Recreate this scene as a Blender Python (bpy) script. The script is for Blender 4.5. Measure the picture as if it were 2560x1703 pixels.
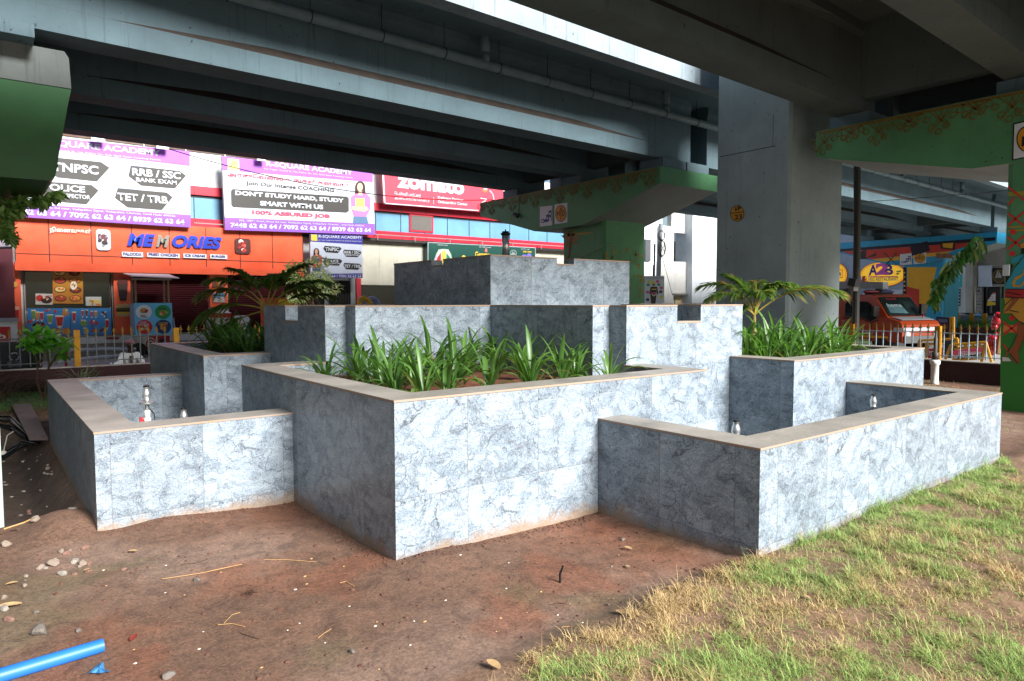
import bpy, math, random
import numpy as np
from mathutils import Vector, Matrix
# ------------------------------------------------------------------ camera, sky, sun
S = bpy.context.scene
for o in list(bpy.data.objects): bpy.data.objects.remove(o)
COL = S.collection
PW, PH, FPX = 2560.0, 1703.0, 1720.77          # photo size and focal length in photo pixels
YAW, PITCH, ROLL = 0.9127, -0.0563, -0.0023
EYE = np.array([0.0, 0.0, 1.6])
_f = np.array([math.cos(YAW)*math.cos(PITCH), math.sin(YAW)*math.cos(PITCH), math.sin(PITCH)])
_r = np.array([math.sin(YAW), -math.cos(YAW), 0.0]); _u = np.cross(_r, _f)
_c, _s = math.cos(ROLL), math.sin(ROLL)
RX, UP = _c*_r+_s*_u, -_s*_r+_c*_u
cd = bpy.data.cameras.new('camera'); cam = bpy.data.objects.new('camera', cd); COL.objects.link(cam)
cd.sensor_width = 36; cd.lens = FPX*36/PW; cd.clip_end = 2000; cd.clip_start = .02
M = Matrix([list(RX), list(UP), list(-_f)]).transposed().to_4x4(); M.translation = Vector(EYE)
cam.matrix_world = M; S.camera = cam
cd.dof.use_dof = True; cd.dof.focus_distance = 6.0; cd.dof.aperture_fstop = 9

SUN = Vector((.14, -1, .585)).normalized()      # towards the sun
W = bpy.data.worlds.new('World'); S.world = W; W.use_nodes = True
nt = W.node_tree; bg = nt.nodes['Background']
sk = nt.nodes.new('ShaderNodeTexSky'); sk.sky_type = 'NISHITA'; sk.sun_disc = False
sk.sun_elevation = math.asin(SUN.z); sk.sun_rotation = math.atan2(SUN.x, SUN.y)
sk.air_density = 1.0; sk.dust_density = 1.2; sk.ozone_density = 1.0
nt.links.new(sk.outputs[0], bg.inputs[0]); bg.inputs[1].default_value = .053
sl = bpy.data.lights.new('sun', 'SUN'); so = bpy.data.objects.new('sun', sl); COL.objects.link(so)
sl.energy = 4.6; sl.angle = math.radians(22); sl.color = (1, .98, .955)
so.rotation_euler = SUN.to_track_quat('Z', 'Y').to_euler(); so.location = (0, -20, 30)
S.view_settings.view_transform = 'Standard'; S.view_settings.look = 'None'
S.view_settings.exposure = 1.32; S.view_settings.gamma = 1
S.cycles.use_denoising = True; S.cycles.max_bounces = 8; S.cycles.diffuse_bounces = 5
S.cycles.sample_clamp_indirect = 8

# ------------------------------------------------------------------ helpers
rnd = random.Random(7)
def ray(u, v): return RX*(u-PW/2)/FPX + UP*(PH/2-v)/FPX + _f
def Pz(u, v, z): d = ray(u, v); return EYE+d*(z-EYE[2])/d[2]
def Px(u, v, x): d = ray(u, v); return EYE+d*x/d[0]
def Py(u, v, y): d = ray(u, v); return EYE+d*y/d[1]
def Pd(u, v, t): return EYE+ray(u, v)*t
def lin(h):
    if not isinstance(h, str): return tuple(h)
    h = h.lstrip('#'); c = [int(h[i:i+2], 16)/255 for i in (0, 2, 4)]
    return tuple(x/12.92 if x <= .04045 else ((x+.055)/1.055)**2.4 for x in c)
MATS = {}
def mat(key, c='808080', rough=.6, metal=0, var=.12, scale=5, bump=0, bscale=40, spec=.4, trans=0, c2=None, stretch=None, alpha=None):
    if key in MATS: return MATS[key]
    c = lin(c); m = bpy.data.materials.new(key); m.use_nodes = True; MATS[key] = m
    n = m.node_tree; L = n.links.new; b = n.nodes['Principled BSDF']
    b.inputs['Roughness'].default_value = rough; b.inputs['Metallic'].default_value = metal
    b.inputs['Specular IOR Level'].default_value = spec
    if trans: b.inputs['Transmission Weight'].default_value = trans
    tc = n.nodes.new('ShaderNodeTexCoord'); co = tc.outputs['Object']
    if stretch:
        mp = n.nodes.new('ShaderNodeMapping'); mp.inputs['Scale'].default_value = stretch; L(co, mp.inputs[0]); co = mp.outputs[0]
    if var or c2:
        nz = n.nodes.new('ShaderNodeTexNoise'); nz.inputs['Scale'].default_value = scale; nz.inputs['Detail'].default_value = 6
        nz.inputs['Roughness'].default_value = .6; L(co, nz.inputs['Vector'])
        r = n.nodes.new('ShaderNodeValToRGB'); e = r.color_ramp.elements
        e[0].position = .3; e[1].position = .7
        a = lin(c2) if c2 else tuple(x*(1-var) for x in c)
        d = c if c2 else tuple(min(1, x*(1+var)) for x in c)
        e[0].color = (*a, 1); e[1].color = (*d, 1)
        L(nz.outputs[0], r.inputs[0]); L(r.outputs[0], b.inputs['Base Color'])
    else: b.inputs['Base Color'].default_value = (*c, 1)
    if bump:
        nb = n.nodes.new('ShaderNodeTexNoise'); nb.inputs['Scale'].default_value = bscale; nb.inputs['Detail'].default_value = 8
        L(co, nb.inputs['Vector']); bp = n.nodes.new('ShaderNodeBump'); bp.inputs['Strength'].default_value = bump
        bp.inputs['Distance'].default_value = .02; L(nb.outputs[0], bp.inputs['Height']); L(bp.outputs[0], b.inputs['Normal'])
    return m
def flat(c, rough=.55):        # printed or painted colour
    return mat('paint_'+str(c), c, rough, var=.05, scale=3)
ROOT = {}
class MB:
    def __init__(s, shear=0): s.v = []; s.f = []; s.m = []; s.uv = None; s.shear = shear
    def add(s, vs, fs, mi=0):
        k = len(s.v); s.v += [tuple(map(float, p)) for p in vs]
        s.f += [tuple(k+i for i in f) for f in fs]; s.m += [mi]*len(fs); return s
    def box(s, a, b, mi=0, R=None, c=None):
        x0, y0, z0 = a; x1, y1, z1 = b
        p = [(x0,y0,z0),(x1,y0,z0),(x1,y1,z0),(x0,y1,z0),(x0,y0,z1),(x1,y0,z1),(x1,y1,z1),(x0,y1,z1)]
        if R is not None:
            c = Vector(c) if c is not None else Vector(((x0+x1)/2, (y0+y1)/2, (z0+z1)/2)); p = [R@(Vector(q)-c)+c for q in p]
        return s.add(p, [(0,3,2,1),(4,5,6,7),(0,1,5,4),(1,2,6,5),(2,3,7,6),(3,0,4,7)], mi)
    def poly(s, pts, mi=0): return s.add(pts, [tuple(range(len(pts)))], mi)
    def prism(s, pts, vec, mi=0, side=None):
        n = len(pts); v = np.array(vec, float); p = [np.array(q, float) for q in pts]; q = [a+v for a in p]
        s.add(p+q, [tuple(range(n))[::-1], tuple(range(n, 2*n))], mi)
        k = len(s.v)-2*n
        for i in range(n):
            s.f.append((k+i, k+(i+1) % n, k+n+(i+1) % n, k+n+i)); s.m.append(mi if side is None else side)
        return s
    def tube(s, path, r, n=8, mi=0, cap=True):
        P = [Vector(map(float, p)) for p in path]; k = len(s.v); m = len(P)
        rr = r if isinstance(r, (list, tuple)) else [r]*m; a = None
        for i, p in enumerate(P):
            t = (P[min(i+1, m-1)]-P[max(i-1, 0)]).normalized()
            if a is None: a = t.orthogonal().normalized()
            a = (a-t*a.dot(t)).normalized(); b = t.cross(a)
            for j in range(n):
                w = 2*math.pi*j/n; s.v.append(tuple(p+(a*math.cos(w)+b*math.sin(w))*rr[i]))
        for i in range(m-1):
            for j in range(n):
                s.f.append((k+i*n+j, k+i*n+(j+1) % n, k+(i+1)*n+(j+1) % n, k+(i+1)*n+j)); s.m.append(mi)
        if cap:
            s.f += [tuple(k+j for j in range(n))[::-1], tuple(k+(m-1)*n+j for j in range(n))]; s.m += [mi, mi]
        return s
    def lathe(s, c, prof, n=16, mi=0, R=None):
        k = len(s.v); c = Vector(map(float, c))
        for r, z in prof:
            for j in range(n):
                w = 2*math.pi*j/n; q = Vector((r*math.cos(w), r*math.sin(w), z))
                if R is not None: q = R@q
                s.v.append(tuple(c+q))
        for i in range(len(prof)-1):
            for j in range(n):
                s.f.append((k+i*n+j, k+i*n+(j+1) % n, k+(i+1)*n+(j+1) % n, k+(i+1)*n+j)); s.m.append(mi)
        s.f += [tuple(k+j for j in range(n))[::-1], tuple(k+(len(prof)-1)*n+j for j in range(n))]; s.m += [mi, mi]
        return s
    def ell(s, c, r, n=12, m=8, mi=0, R=None, jit=0):
        k = len(s.v); c = Vector(map(float, c)); r = r if isinstance(r, (tuple, list)) else (r, r, r)
        for i in range(m+1):
            t = math.pi*i/m
            for j in range(n):
                w = 2*math.pi*j/n; g = 1+jit*(rnd.random()-.5)
                q = Vector((r[0]*math.sin(t)*math.cos(w)*g, r[1]*math.sin(t)*math.sin(w)*g, r[2]*math.cos(t)*g))
                if R is not None: q = R@q
                s.v.append(tuple(c+q))
        for i in range(m):
            for j in range(n):
                s.f.append((k+i*n+j, k+(i+1)*n+j, k+(i+1)*n+(j+1) % n, k+i*n+(j+1) % n)); s.m.append(mi)
        return s
    def build(s, name, mats, parent=None, smooth=False, loc=None):
        V = np.array(s.v, float)
        if s.shear: V[:, 1] += s.shear*V[:, 0]
        off = np.zeros(3)
        if parent is not None: off = ROOT[parent.name]
        elif loc is not None: off = np.array(loc, float)
        me = bpy.data.meshes.new(name); me.from_pydata((V-off).tolist(), [], s.f)
        for m in (mats if isinstance(mats, (list, tuple)) else [mats]): me.materials.append(m)
        if max(s.m, default=0): me.polygons.foreach_set('material_index', s.m)
        if s.uv:
            ul = me.uv_layers.new(name='UVMap')
            ul.data.foreach_set('uv', [x for f in s.uv for p in f for x in p])
        if smooth: me.polygons.foreach_set('use_smooth', [True]*len(s.f))
        me.update()
        o = bpy.data.objects.new(name, me); COL.objects.link(o)
        ROOT[o.name] = off
        if parent is not None: o.parent = parent
        elif loc is not None: o.location = loc
        return o
def tag(o, label=None, cat=None, group=None, kind=None):
    for k, x in (('label', label), ('category', cat), ('group', group), ('kind', kind)):
        if x: o[k] = x
    return o
def thing(name, label, cat, loc=(0, 0, 0), group=None):
    o = bpy.data.objects.new(name, None); COL.objects.link(o); o.location = tuple(map(float, loc)); o.empty_display_size = .2
    ROOT[o.name] = np.array(loc, float); return tag(o, label, cat, group)
def dup(o, loc, rz=0, sc=1, label=None, group=None):
    c = o.copy(); COL.objects.link(c); c.location = tuple(map(float, loc)); c.rotation_euler = (0, 0, rz); c.scale = (sc,)*3
    for ch in list(o.children):
        d = ch.copy(); COL.objects.link(d); d.parent = c
        for g in list(ch.children):
            e = g.copy(); COL.objects.link(e); e.parent = d
    if label: c['label'] = label
    if group: c['group'] = group
    return c
def text(body, P0, right, w, h, m, parent, name='lettering', bold=0, up=(0, 0, 1), lift=.004, slant=0, thick=.003):
    cu = bpy.data.curves.new('t', 'FONT'); cu.body = body; cu.offset = bold; cu.shear = slant; cu.resolution_u = 3
    o = bpy.data.objects.new('t', cu); COL.objects.link(o)
    me = bpy.data.meshes.new_from_object(o.evaluated_get(bpy.context.evaluated_depsgraph_get()))
    bpy.data.objects.remove(o); bpy.data.curves.remove(cu)
    n = len(me.vertices)
    if not n: return None
    V = np.empty(n*3); me.vertices.foreach_get('co', V); V = V.reshape(-1, 3)
    a, b = V.min(0), V.max(0); X = (V[:, 0]-a[0])/max(1e-6, b[0]-a[0])*w; Y = (V[:, 1]-a[1])/max(1e-6, b[1]-a[1])*h
    R = np.array(right, float); R /= np.linalg.norm(R); U = np.array(up, float); N = np.cross(R, U)
    Q = np.array(P0, float)+np.outer(X, R)+np.outer(Y, U)+N*lift-ROOT[parent.name]
    me.vertices.foreach_set('co', Q.ravel()); me.materials.clear(); me.materials.append(m); me.name = name; me.update()
    q = bpy.data.objects.new(name, me); COL.objects.link(q); q.parent = parent; ROOT[q.name] = ROOT[parent.name]
    return q
class Face:
    """a wall plane; the photo's measured points are cast onto it"""
    def __init__(s, kind, d, layer=.006):
        s.k = kind; s.d = d; s.ly = layer; s.right = (1, 0, 0) if kind == 'y' else (0, -1, 0)
    def p(s, u, v, ly=0):
        d = s.d-ly*s.ly; return Py(u, v, d) if s.k == 'y' else Px(u, v, d)
    def poly(s, mb, pts, ly=1, mi=0, th=.004):
        q = [s.p(u, v, ly) for u, v in pts]; mb.prism(q, (0, th, 0) if s.k == 'y' else (th, 0, 0), mi); return mb
    def rect(s, mb, uL, vt, vb, uR, ly=1, mi=0, th=.004):
        a, b, c = s.p(uL, vt, ly), s.p(uL, vb, ly), s.p(uR, vb, ly); e = .0
        if s.k == 'y': mb.box((a[0], a[1], b[2]), (c[0], a[1]+th, a[2]), mi)
        else: mb.box((a[0], c[1], b[2]), (a[0]+th, a[1], a[2]), mi)
        return mb
    def disc(s, mb, u, v, ru, rv, ly=1, mi=0, n=20, rot=0, th=.004):
        cr, sr = math.cos(rot), math.sin(rot)
        return s.poly(mb, [(u+ru*math.cos(a)*cr-rv*math.sin(a)*sr, v+ru*math.cos(a)*sr+rv*math.sin(a)*cr) for a in [2*math.pi*i/n for i in range(n)]], ly, mi, th)
    def text(s, body, uL, vt, vb, uR, m, parent, ly=2, **k):
        a, b, c = s.p(uL, vt, ly), s.p(uL, vb, ly), s.p(uR, vb, ly)
        return text(body, b, s.right, np.linalg.norm((c-b)[:2]), a[2]-b[2], m, parent, **k)
    def textR(s, body, uL, uR, vt, vb, m, parent, ly=2, **k):
        a, b, c = s.p(uR, vt, ly), s.p(uR, vb, ly), s.p(uL, vb, ly); P0 = (c[0], b[1], b[2]) if s.k == 'y' else (b[0], c[1], b[2])
        return text(body, P0, s.right, abs(b[0]-c[0]) if s.k == 'y' else abs(b[1]-c[1]), a[2]-b[2], m, parent, **k)
def vnoise(x, y, seed=0):
    x = np.asarray(x, float); y = np.asarray(y, float); xi = np.floor(x).astype(int); yi = np.floor(y).astype(int)
    fx, fy = x-xi, y-yi; fx = fx*fx*(3-2*fx); fy = fy*fy*(3-2*fy)
    def h(a, b):
        n = (a*374761393+b*668265263+seed*974711) & 0x7fffffff; n = ((n ^ (n >> 13))*1274126177) & 0x7fffffff
        return ((n ^ (n >> 16)) & 0xffff)/65535.
    return (h(xi, yi)*(1-fx)+h(xi+1, yi)*fx)*(1-fy)+(h(xi, yi+1)*(1-fx)+h(xi+1, yi+1)*fx)*fy
def fbm(x, y, o=4, seed=0):
    t = 0; a = .5
    for i in range(o): t = t+a*vnoise(x*2**i, y*2**i, seed+i*17); a *= .5
    return t
def sstep(a, b, x): t = np.clip((x-a)/(b-a), 0, 1); return t*t*(3-2*t)
# ------------------------------------------------------------------ special materials
def N(nt, t, **k):
    n = nt.nodes.new('ShaderNode'+t)
    for a, b in k.items():
        if a.startswith('i_'): n.inputs[a[2:].replace('_', ' ')].default_value = b
        else: setattr(n, a, b)
    return n
def ramp(nt, src, stops):
    r = nt.nodes.new('ShaderNodeValToRGB'); e = r.color_ramp.elements
    while len(e) < len(stops): e.new(.5)
    for q, (p, c) in zip(e, stops): q.position = p; q.color = (*c, 1) if len(c) == 3 else c
    nt.links.new(src, r.inputs[0]); return r.outputs[0]
def mth(nt, op, a, b=None, c=None):
    n = nt.nodes.new('ShaderNodeMath'); n.operation = op
    for i, x in enumerate((a, b, c)):
        if x is None: continue
        if isinstance(x, (int, float)): n.inputs[i].default_value = x
        else: nt.links.new(x, n.inputs[i])
    return n.outputs[0]
def mixc(nt, f, a, b, mode='MIX'):
    n = nt.nodes.new('ShaderNodeMix'); n.data_type = 'RGBA'; n.blend_type = mode
    for i, x in ((0, f), (6, a), (7, b)):
        if isinstance(x, (int, float)): n.inputs[i].default_value = x
        elif isinstance(x, tuple): n.inputs[i].default_value = (*x, 1)
        else: nt.links.new(x, n.inputs[i])
    return n.outputs[2]
def marble():
    m = bpy.data.materials.new('marble tile'); m.use_nodes = True; t = m.node_tree; L = t.links.new; b = t.nodes['Principled BSDF']
    uv = N(t, 'TexCoord').outputs['UV']; sp = N(t, 'SeparateXYZ'); L(uv, sp.inputs[0]); U, V = sp.outputs[0], sp.outputs[1]
    tu, tv = mth(t, 'DIVIDE', U, .6), mth(t, 'DIVIDE', V, .6)
    cb = N(t, 'CombineXYZ'); L(mth(t, 'FLOOR', tu), cb.inputs[0]); L(mth(t, 'FLOOR', tv), cb.inputs[1])
    wn = N(t, 'TexWhiteNoise', noise_dimensions='3D'); L(cb.outputs[0], wn.inputs['Vector'])
    off = mth(t, 'MULTIPLY', mth(t, 'FLOOR', mth(t, 'MULTIPLY', wn.outputs['Value'], 7)), 3.7)
    fu, fv = mth(t, 'FRACT', tu), mth(t, 'FRACT', tv)
    c2 = N(t, 'CombineXYZ'); L(mth(t, 'MULTIPLY', fu, .6), c2.inputs[0]); L(mth(t, 'MULTIPLY', fv, .6), c2.inputs[1]); L(off, c2.inputs[2])
    co = c2.outputs[0]
    wz = N(t, 'TexNoise', i_Scale=7., i_Detail=4.); L(co, wz.inputs['Vector'])
    wv = N(t, 'VectorMath', operation='MULTIPLY_ADD'); L(wz.outputs['Color'], wv.inputs[0]); wv.inputs[1].default_value = (.22, .16, .0); L(co, wv.inputs[2])
    n1 = N(t, 'TexNoise', i_Scale=4.6, i_Detail=10., i_Roughness=.68, i_Distortion=1.1); L(co, n1.inputs['Vector'])
    mp = N(t, 'Mapping'); mp.inputs['Scale'].default_value = (2.2, 7.5, 1); mp.inputs['Rotation'].default_value = (0, 0, .18); L(wv.outputs[0], mp.inputs[0])
    n2 = N(t, 'TexNoise', i_Scale=2.2, i_Detail=8., i_Roughness=.7, i_Distortion=.6); L(mp.outputs[0], n2.inputs['Vector'])
    mix = mth(t, 'ADD', mth(t, 'MULTIPLY', n1.outputs[0], .5), mth(t, 'MULTIPLY', n2.outputs[0], .5))
    base = ramp(t, mix, [(.31, (.12, .15, .178)), (.41, (.195, .24, .282)), (.50, (.275, .33, .38)), (.60, (.365, .425, .47)), (.78, (.47, .515, .54))])
    def vein(scale, w, dark, seed):
        vo = N(t, 'TexVoronoi', feature='DISTANCE_TO_EDGE', i_Scale=scale); vo.inputs['Randomness'].default_value = 1
        w2 = N(t, 'TexNoise', i_Scale=scale*2.4, i_Detail=5.); L(co, w2.inputs['Vector'])
        va = N(t, 'VectorMath', operation='MULTIPLY_ADD'); L(w2.outputs['Color'], va.inputs[0]); va.inputs[1].default_value = (.9/scale, .7/scale, 0); L(co, va.inputs[2])
        L(va.outputs[0], vo.inputs['Vector'])
        ln = ramp(t, vo.outputs[0], [(0, (1, 1, 1)), (w, (0, 0, 0))])
        mk = N(t, 'TexNoise', i_Scale=scale*.9, i_Detail=3.); mk.noise_dimensions = '4D'; mk.inputs['W'].default_value = seed; L(co, mk.inputs['Vector'])
        return mth(t, 'MULTIPLY', mth(t, 'MULTIPLY', ln, ramp(t, mk.outputs[0], [(.46, (0, 0, 0)), (.56, (1, 1, 1))])), dark)
    def contour(src, at, w):
        return ramp(t, mth(t, 'ABSOLUTE', mth(t, 'SUBTRACT', src, at)), [(0, (1, 1, 1)), (w, (0, 0, 0))])
    n5 = N(t, 'TexNoise', i_Scale=5., i_Detail=8., i_Roughness=.62, i_Distortion=1.6); L(mp.outputs[0], n5.inputs['Vector'])
    base = mixc(t, mth(t, 'MULTIPLY', contour(n5.outputs[0], .5, .016), .75), base, (.055, .065, .08))
    base = mixc(t, mth(t, 'MULTIPLY', contour(n1.outputs[0], .44, .012), .8), base, (.045, .05, .06))
    base = mixc(t, vein(4.4, .022, .85, 1), base, (.05, .05, .06))
    base = mixc(t, vein(11, .04, .6, 5), base, (.15, .145, .15))
    base = mixc(t, vein(9, .02, .22, 9), base, (.7, .72, .72))
    sk = N(t, 'TexNoise', i_Scale=95., i_Detail=3.); L(co, sk.inputs['Vector'])
    base = mixc(t, 1., base, ramp(t, sk.outputs[0], [(.33, (.62, .64, .66)), (.55, (1, 1, 1)), (.72, (1.1, 1.1, 1.1))]), 'MULTIPLY')
    ru = N(t, 'TexNoise', i_Scale=2.3, i_Detail=6., i_Roughness=.7); L(uv, ru.inputs['Vector'])
    base = mixc(t, mth(t, 'MULTIPLY', ramp(t, ru.outputs[0], [(.66, (0, 0, 0)), (.76, (1, 1, 1))]), .45), base, (.33, .22, .10))
    wnb = N(t, 'SeparateColor'); L(wn.outputs['Color'], wnb.inputs[0])      # each tile its own tone
    tone = mth(t, 'ADD', mth(t, 'MULTIPLY', wnb.outputs[1], .24), .88); tcn = N(t, 'CombineColor')
    for i in range(3): L(tone, tcn.inputs[i])
    base = mixc(t, 1., base, tcn.outputs[0], 'MULTIPLY')
    gu = mth(t, 'LESS_THAN', mth(t, 'ABSOLUTE', mth(t, 'SUBTRACT', fu, .5)), .4955); gv = mth(t, 'LESS_THAN', mth(t, 'ABSOLUTE', mth(t, 'SUBTRACT', fv, .5)), .4955)
    g = mth(t, 'SUBTRACT', 1., mth(t, 'MULTIPLY', gu, gv))
    base = mixc(t, mth(t, 'MULTIPLY', g, .6), base, (.12, .115, .11))
    gp = N(t, 'NewGeometry'); ps = N(t, 'SeparateXYZ'); L(gp.outputs['Position'], ps.inputs[0])   # splashed mud at the foot
    mz = N(t, 'TexNoise', i_Scale=5., i_Detail=8., i_Roughness=.75); L(gp.outputs['Position'], mz.inputs['Vector'])
    hh = mth(t, 'SUBTRACT', ps.outputs[2], mth(t, 'MULTIPLY', mth(t, 'SUBTRACT', mz.outputs[0], .47), .30))
    base = mixc(t, mth(t, 'MULTIPLY', ramp(t, hh, [(0, (1, 1, 1)), (.09, (0, 0, 0))]), .75), base, (.30, .19, .105))
    L(base, b.inputs['Base Color']); b.inputs['Roughness'].default_value = .34; b.inputs['Specular IOR Level'].default_value = .3
    bp = N(t, 'Bump', i_Strength=.25, i_Distance=.004); L(mth(t, 'SUBTRACT', mix, g), bp.inputs['Height']); L(bp.outputs[0], b.inputs['Normal'])
    return m
def concrete(key, c, dirt, rough=.75, streak=.6):
    """painted concrete: faint cloudiness, rain streaks, pock marks"""
    if key in MATS: return MATS[key]
    m = bpy.data.materials.new(key); MATS[key] = m; m.use_nodes = True; t = m.node_tree; L = t.links.new; b = t.nodes['Principled BSDF']
    co = N(t, 'TexCoord').outputs['Object']; c = lin(c); d = lin(dirt)
    n1 = N(t, 'TexNoise', i_Scale=1.1, i_Detail=8., i_Roughness=.65); L(co, n1.inputs['Vector'])
    base = ramp(t, n1.outputs[0], [(.3, tuple(x*.8 for x in c)), (.7, tuple(min(1, x*1.12) for x in c))])
    mp = N(t, 'Mapping'); mp.inputs['Scale'].default_value = (9, 9, .35); L(co, mp.inputs[0])
    n2 = N(t, 'TexNoise', i_Scale=1.5, i_Detail=6., i_Roughness=.7); L(mp.outputs[0], n2.inputs['Vector'])
    base = mixc(t, mth(t, 'MULTIPLY', ramp(t, n2.outputs[0], [(.56, (0, 0, 0)), (.75, (1, 1, 1))]), streak), base, d)
    n3 = N(t, 'TexNoise', i_Scale=16., i_Detail=2.); L(co, n3.inputs['Vector'])
    base = mixc(t, mth(t, 'MULTIPLY', ramp(t, n3.outputs[0], [(.71, (0, 0, 0)), (.74, (1, 1, 1))]), .7), base, tuple(x*.35 for x in d))
    L(base, b.inputs['Base Color']); b.inputs['Roughness'].default_value = rough; b.inputs['Specular IOR Level'].default_value = .3
    n4 = N(t, 'TexNoise', i_Scale=25., i_Detail=6.); L(co, n4.inputs['Vector'])
    bp = N(t, 'Bump', i_Strength=.25, i_Distance=.01); L(n4.outputs[0], bp.inputs['Height']); L(bp.outputs[0], b.inputs['Normal'])
    return m
def vcol(key, rough=.85, noise=.35, scale=30, bump=.5, bscale=18, bdist=.03, spec=.25, rough_attr=False, sss=0):
    """colour from the mesh's own 'tint' attribute, broken up by fine noise"""
    m = bpy.data.materials.new(key); m.use_nodes = True; t = m.node_tree; L = t.links.new; b = t.nodes['Principled BSDF']
    a = N(t, 'Attribute', attribute_name='tint'); co = N(t, 'TexCoord').outputs['Object']; base = a.outputs['Color']
    if noise:
        n1 = N(t, 'TexNoise', i_Scale=scale, i_Detail=9., i_Roughness=.72); L(co, n1.inputs['Vector'])
        base = mixc(t, 1., base, ramp(t, n1.outputs[0], [(.3, (1-noise,)*3), (.5, (1, 1, 1)), (.72, (1+noise,)*3)]), 'MULTIPLY')
        if scale > 50:      # soil: trodden smears and grit
            n2 = N(t, 'TexNoise', i_Scale=6.5, i_Detail=7., i_Roughness=.7, i_Distortion=1.2); L(co, n2.inputs['Vector']); base = mixc(t, 1., base, ramp(t, n2.outputs[0], [(.34, (.68, .68, .70)), (.5, (1, 1, 1)), (.66, (1.28, 1.24, 1.22))]), 'MULTIPLY')
            n3 = N(t, 'TexVoronoi', i_Scale=95.); L(co, n3.inputs['Vector']); base = mixc(t, mth(t, 'MULTIPLY', ramp(t, n3.outputs['Distance'], [(.10, (1, 1, 1)), (.2, (0, 0, 0))]), .5), base, (.34, .25, .19))
    L(base, b.inputs['Base Color']); b.inputs['Specular IOR Level'].default_value = spec
    if rough_attr: L(a.outputs['Alpha'], b.inputs['Roughness'])
    else: b.inputs['Roughness'].default_value = rough
    if bump:
        n4 = N(t, 'TexNoise', i_Scale=bscale, i_Detail=10., i_Roughness=.65); L(co, n4.inputs['Vector'])
        bp = N(t, 'Bump', i_Strength=bump, i_Distance=bdist); L(n4.outputs[0], bp.inputs['Height']); L(bp.outputs[0], b.inputs['Normal'])
    return m
def setcol(me, C):
    a = me.color_attributes.new('tint', 'FLOAT_COLOR', 'POINT'); a.data.foreach_set('color', np.asarray(C, np.float32).ravel())
def bulk(name, V, F4, m, C=None, smooth=False):
    """big quad mesh straight from arrays"""
    me = bpy.data.meshes.new(name); nv, nf = len(V), len(F4)
    me.vertices.add(nv); me.vertices.foreach_set('co', np.asarray(V, np.float32).ravel())
    me.loops.add(nf*4); me.loops.foreach_set('vertex_index', np.asarray(F4, np.int32).ravel())
    me.polygons.add(nf); me.polygons.foreach_set('loop_start', np.arange(0, nf*4, 4, dtype=np.int32))
    me.update(calc_edges=True)
    if smooth: me.polygons.foreach_set('use_smooth', np.ones(nf, bool))
    if C is not None: setcol(me, C)
    me.materials.append(m); o = bpy.data.objects.new(name, me); COL.objects.link(o); ROOT[o.name] = np.zeros(3); return o
MARBLE = marble()
COPE = mat('coping stone', 'a39c93', .5, scale=2.2, bump=.2, bscale=30, c2='77746e')
EDGE = mat('coping edge', 'a98468', .8, c2='8c8780', scale=5)
SOIL2 = mat('planter soil', '6e4030', .95, var=.35, scale=9, bump=1, bscale=25)
GIRD = concrete('girder paint', '637981', '363e40')
GIRD2 = concrete('girder paint grey', '5a6463', '343a3a')
DUST = mat('settled dust', '453d37', .95, var=.25, scale=4)
GREEN = concrete('green pier paint', '568e62', '3d4a3a', .55, .35)
GREEN_OR = mat('painted orange ornament', '8a7a32', .6, var=.25, scale=6)
UNDER = concrete('grey cap underside', '8e9490', '54524d', .5)
WHITEC = concrete('white parapet paint', '8e9ca4', '453f38', .7, .9)
STEEL = mat('stainless steel', 'd0d1cf', .34, .85, var=.05)
BLACK = mat('black rubber', '0c0c0d', .5, var=.1)
# ------------------------------------------------------------------ ground
FX, FY, FN = 1.9616, 3.7014, 7.5262            # fountain corner and width
def gz(x, y):
    x = np.asarray(x, float); y = np.asarray(y, float)
    z = .05*(fbm(x*1.3, y*1.3, 4, 3)-.47)+.014*(fbm(x*9, y*9, 3, 8)-.45)
    g = lambda cx, cy, sx, sy, h: h*np.exp(-((x-cx)/sx)**2-((y-cy)/sy)**2)
    z = z+g(.42, 5.75, .22, .35, .13)+g(1.0, 5.4, .3, .22, .05)+g(2.2, 3.6, .3, .22, .04)-g(3.3, 3.3, .5, .4, .035)-g(1.8, 5.2, .25, .4, .03)
    z = z-.34*sstep(.62, .28, x)*sstep(6.0, 6.8, y)*sstep(11.5, 10.2, y)
    z = z+.10*sstep(2.55, 2.2, y)*sstep(.9, 2.2, x)*sstep(11, 8, x)*(.35+.6*fbm(x*2.2, y*2.2, 3, 21))
    return z
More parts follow.
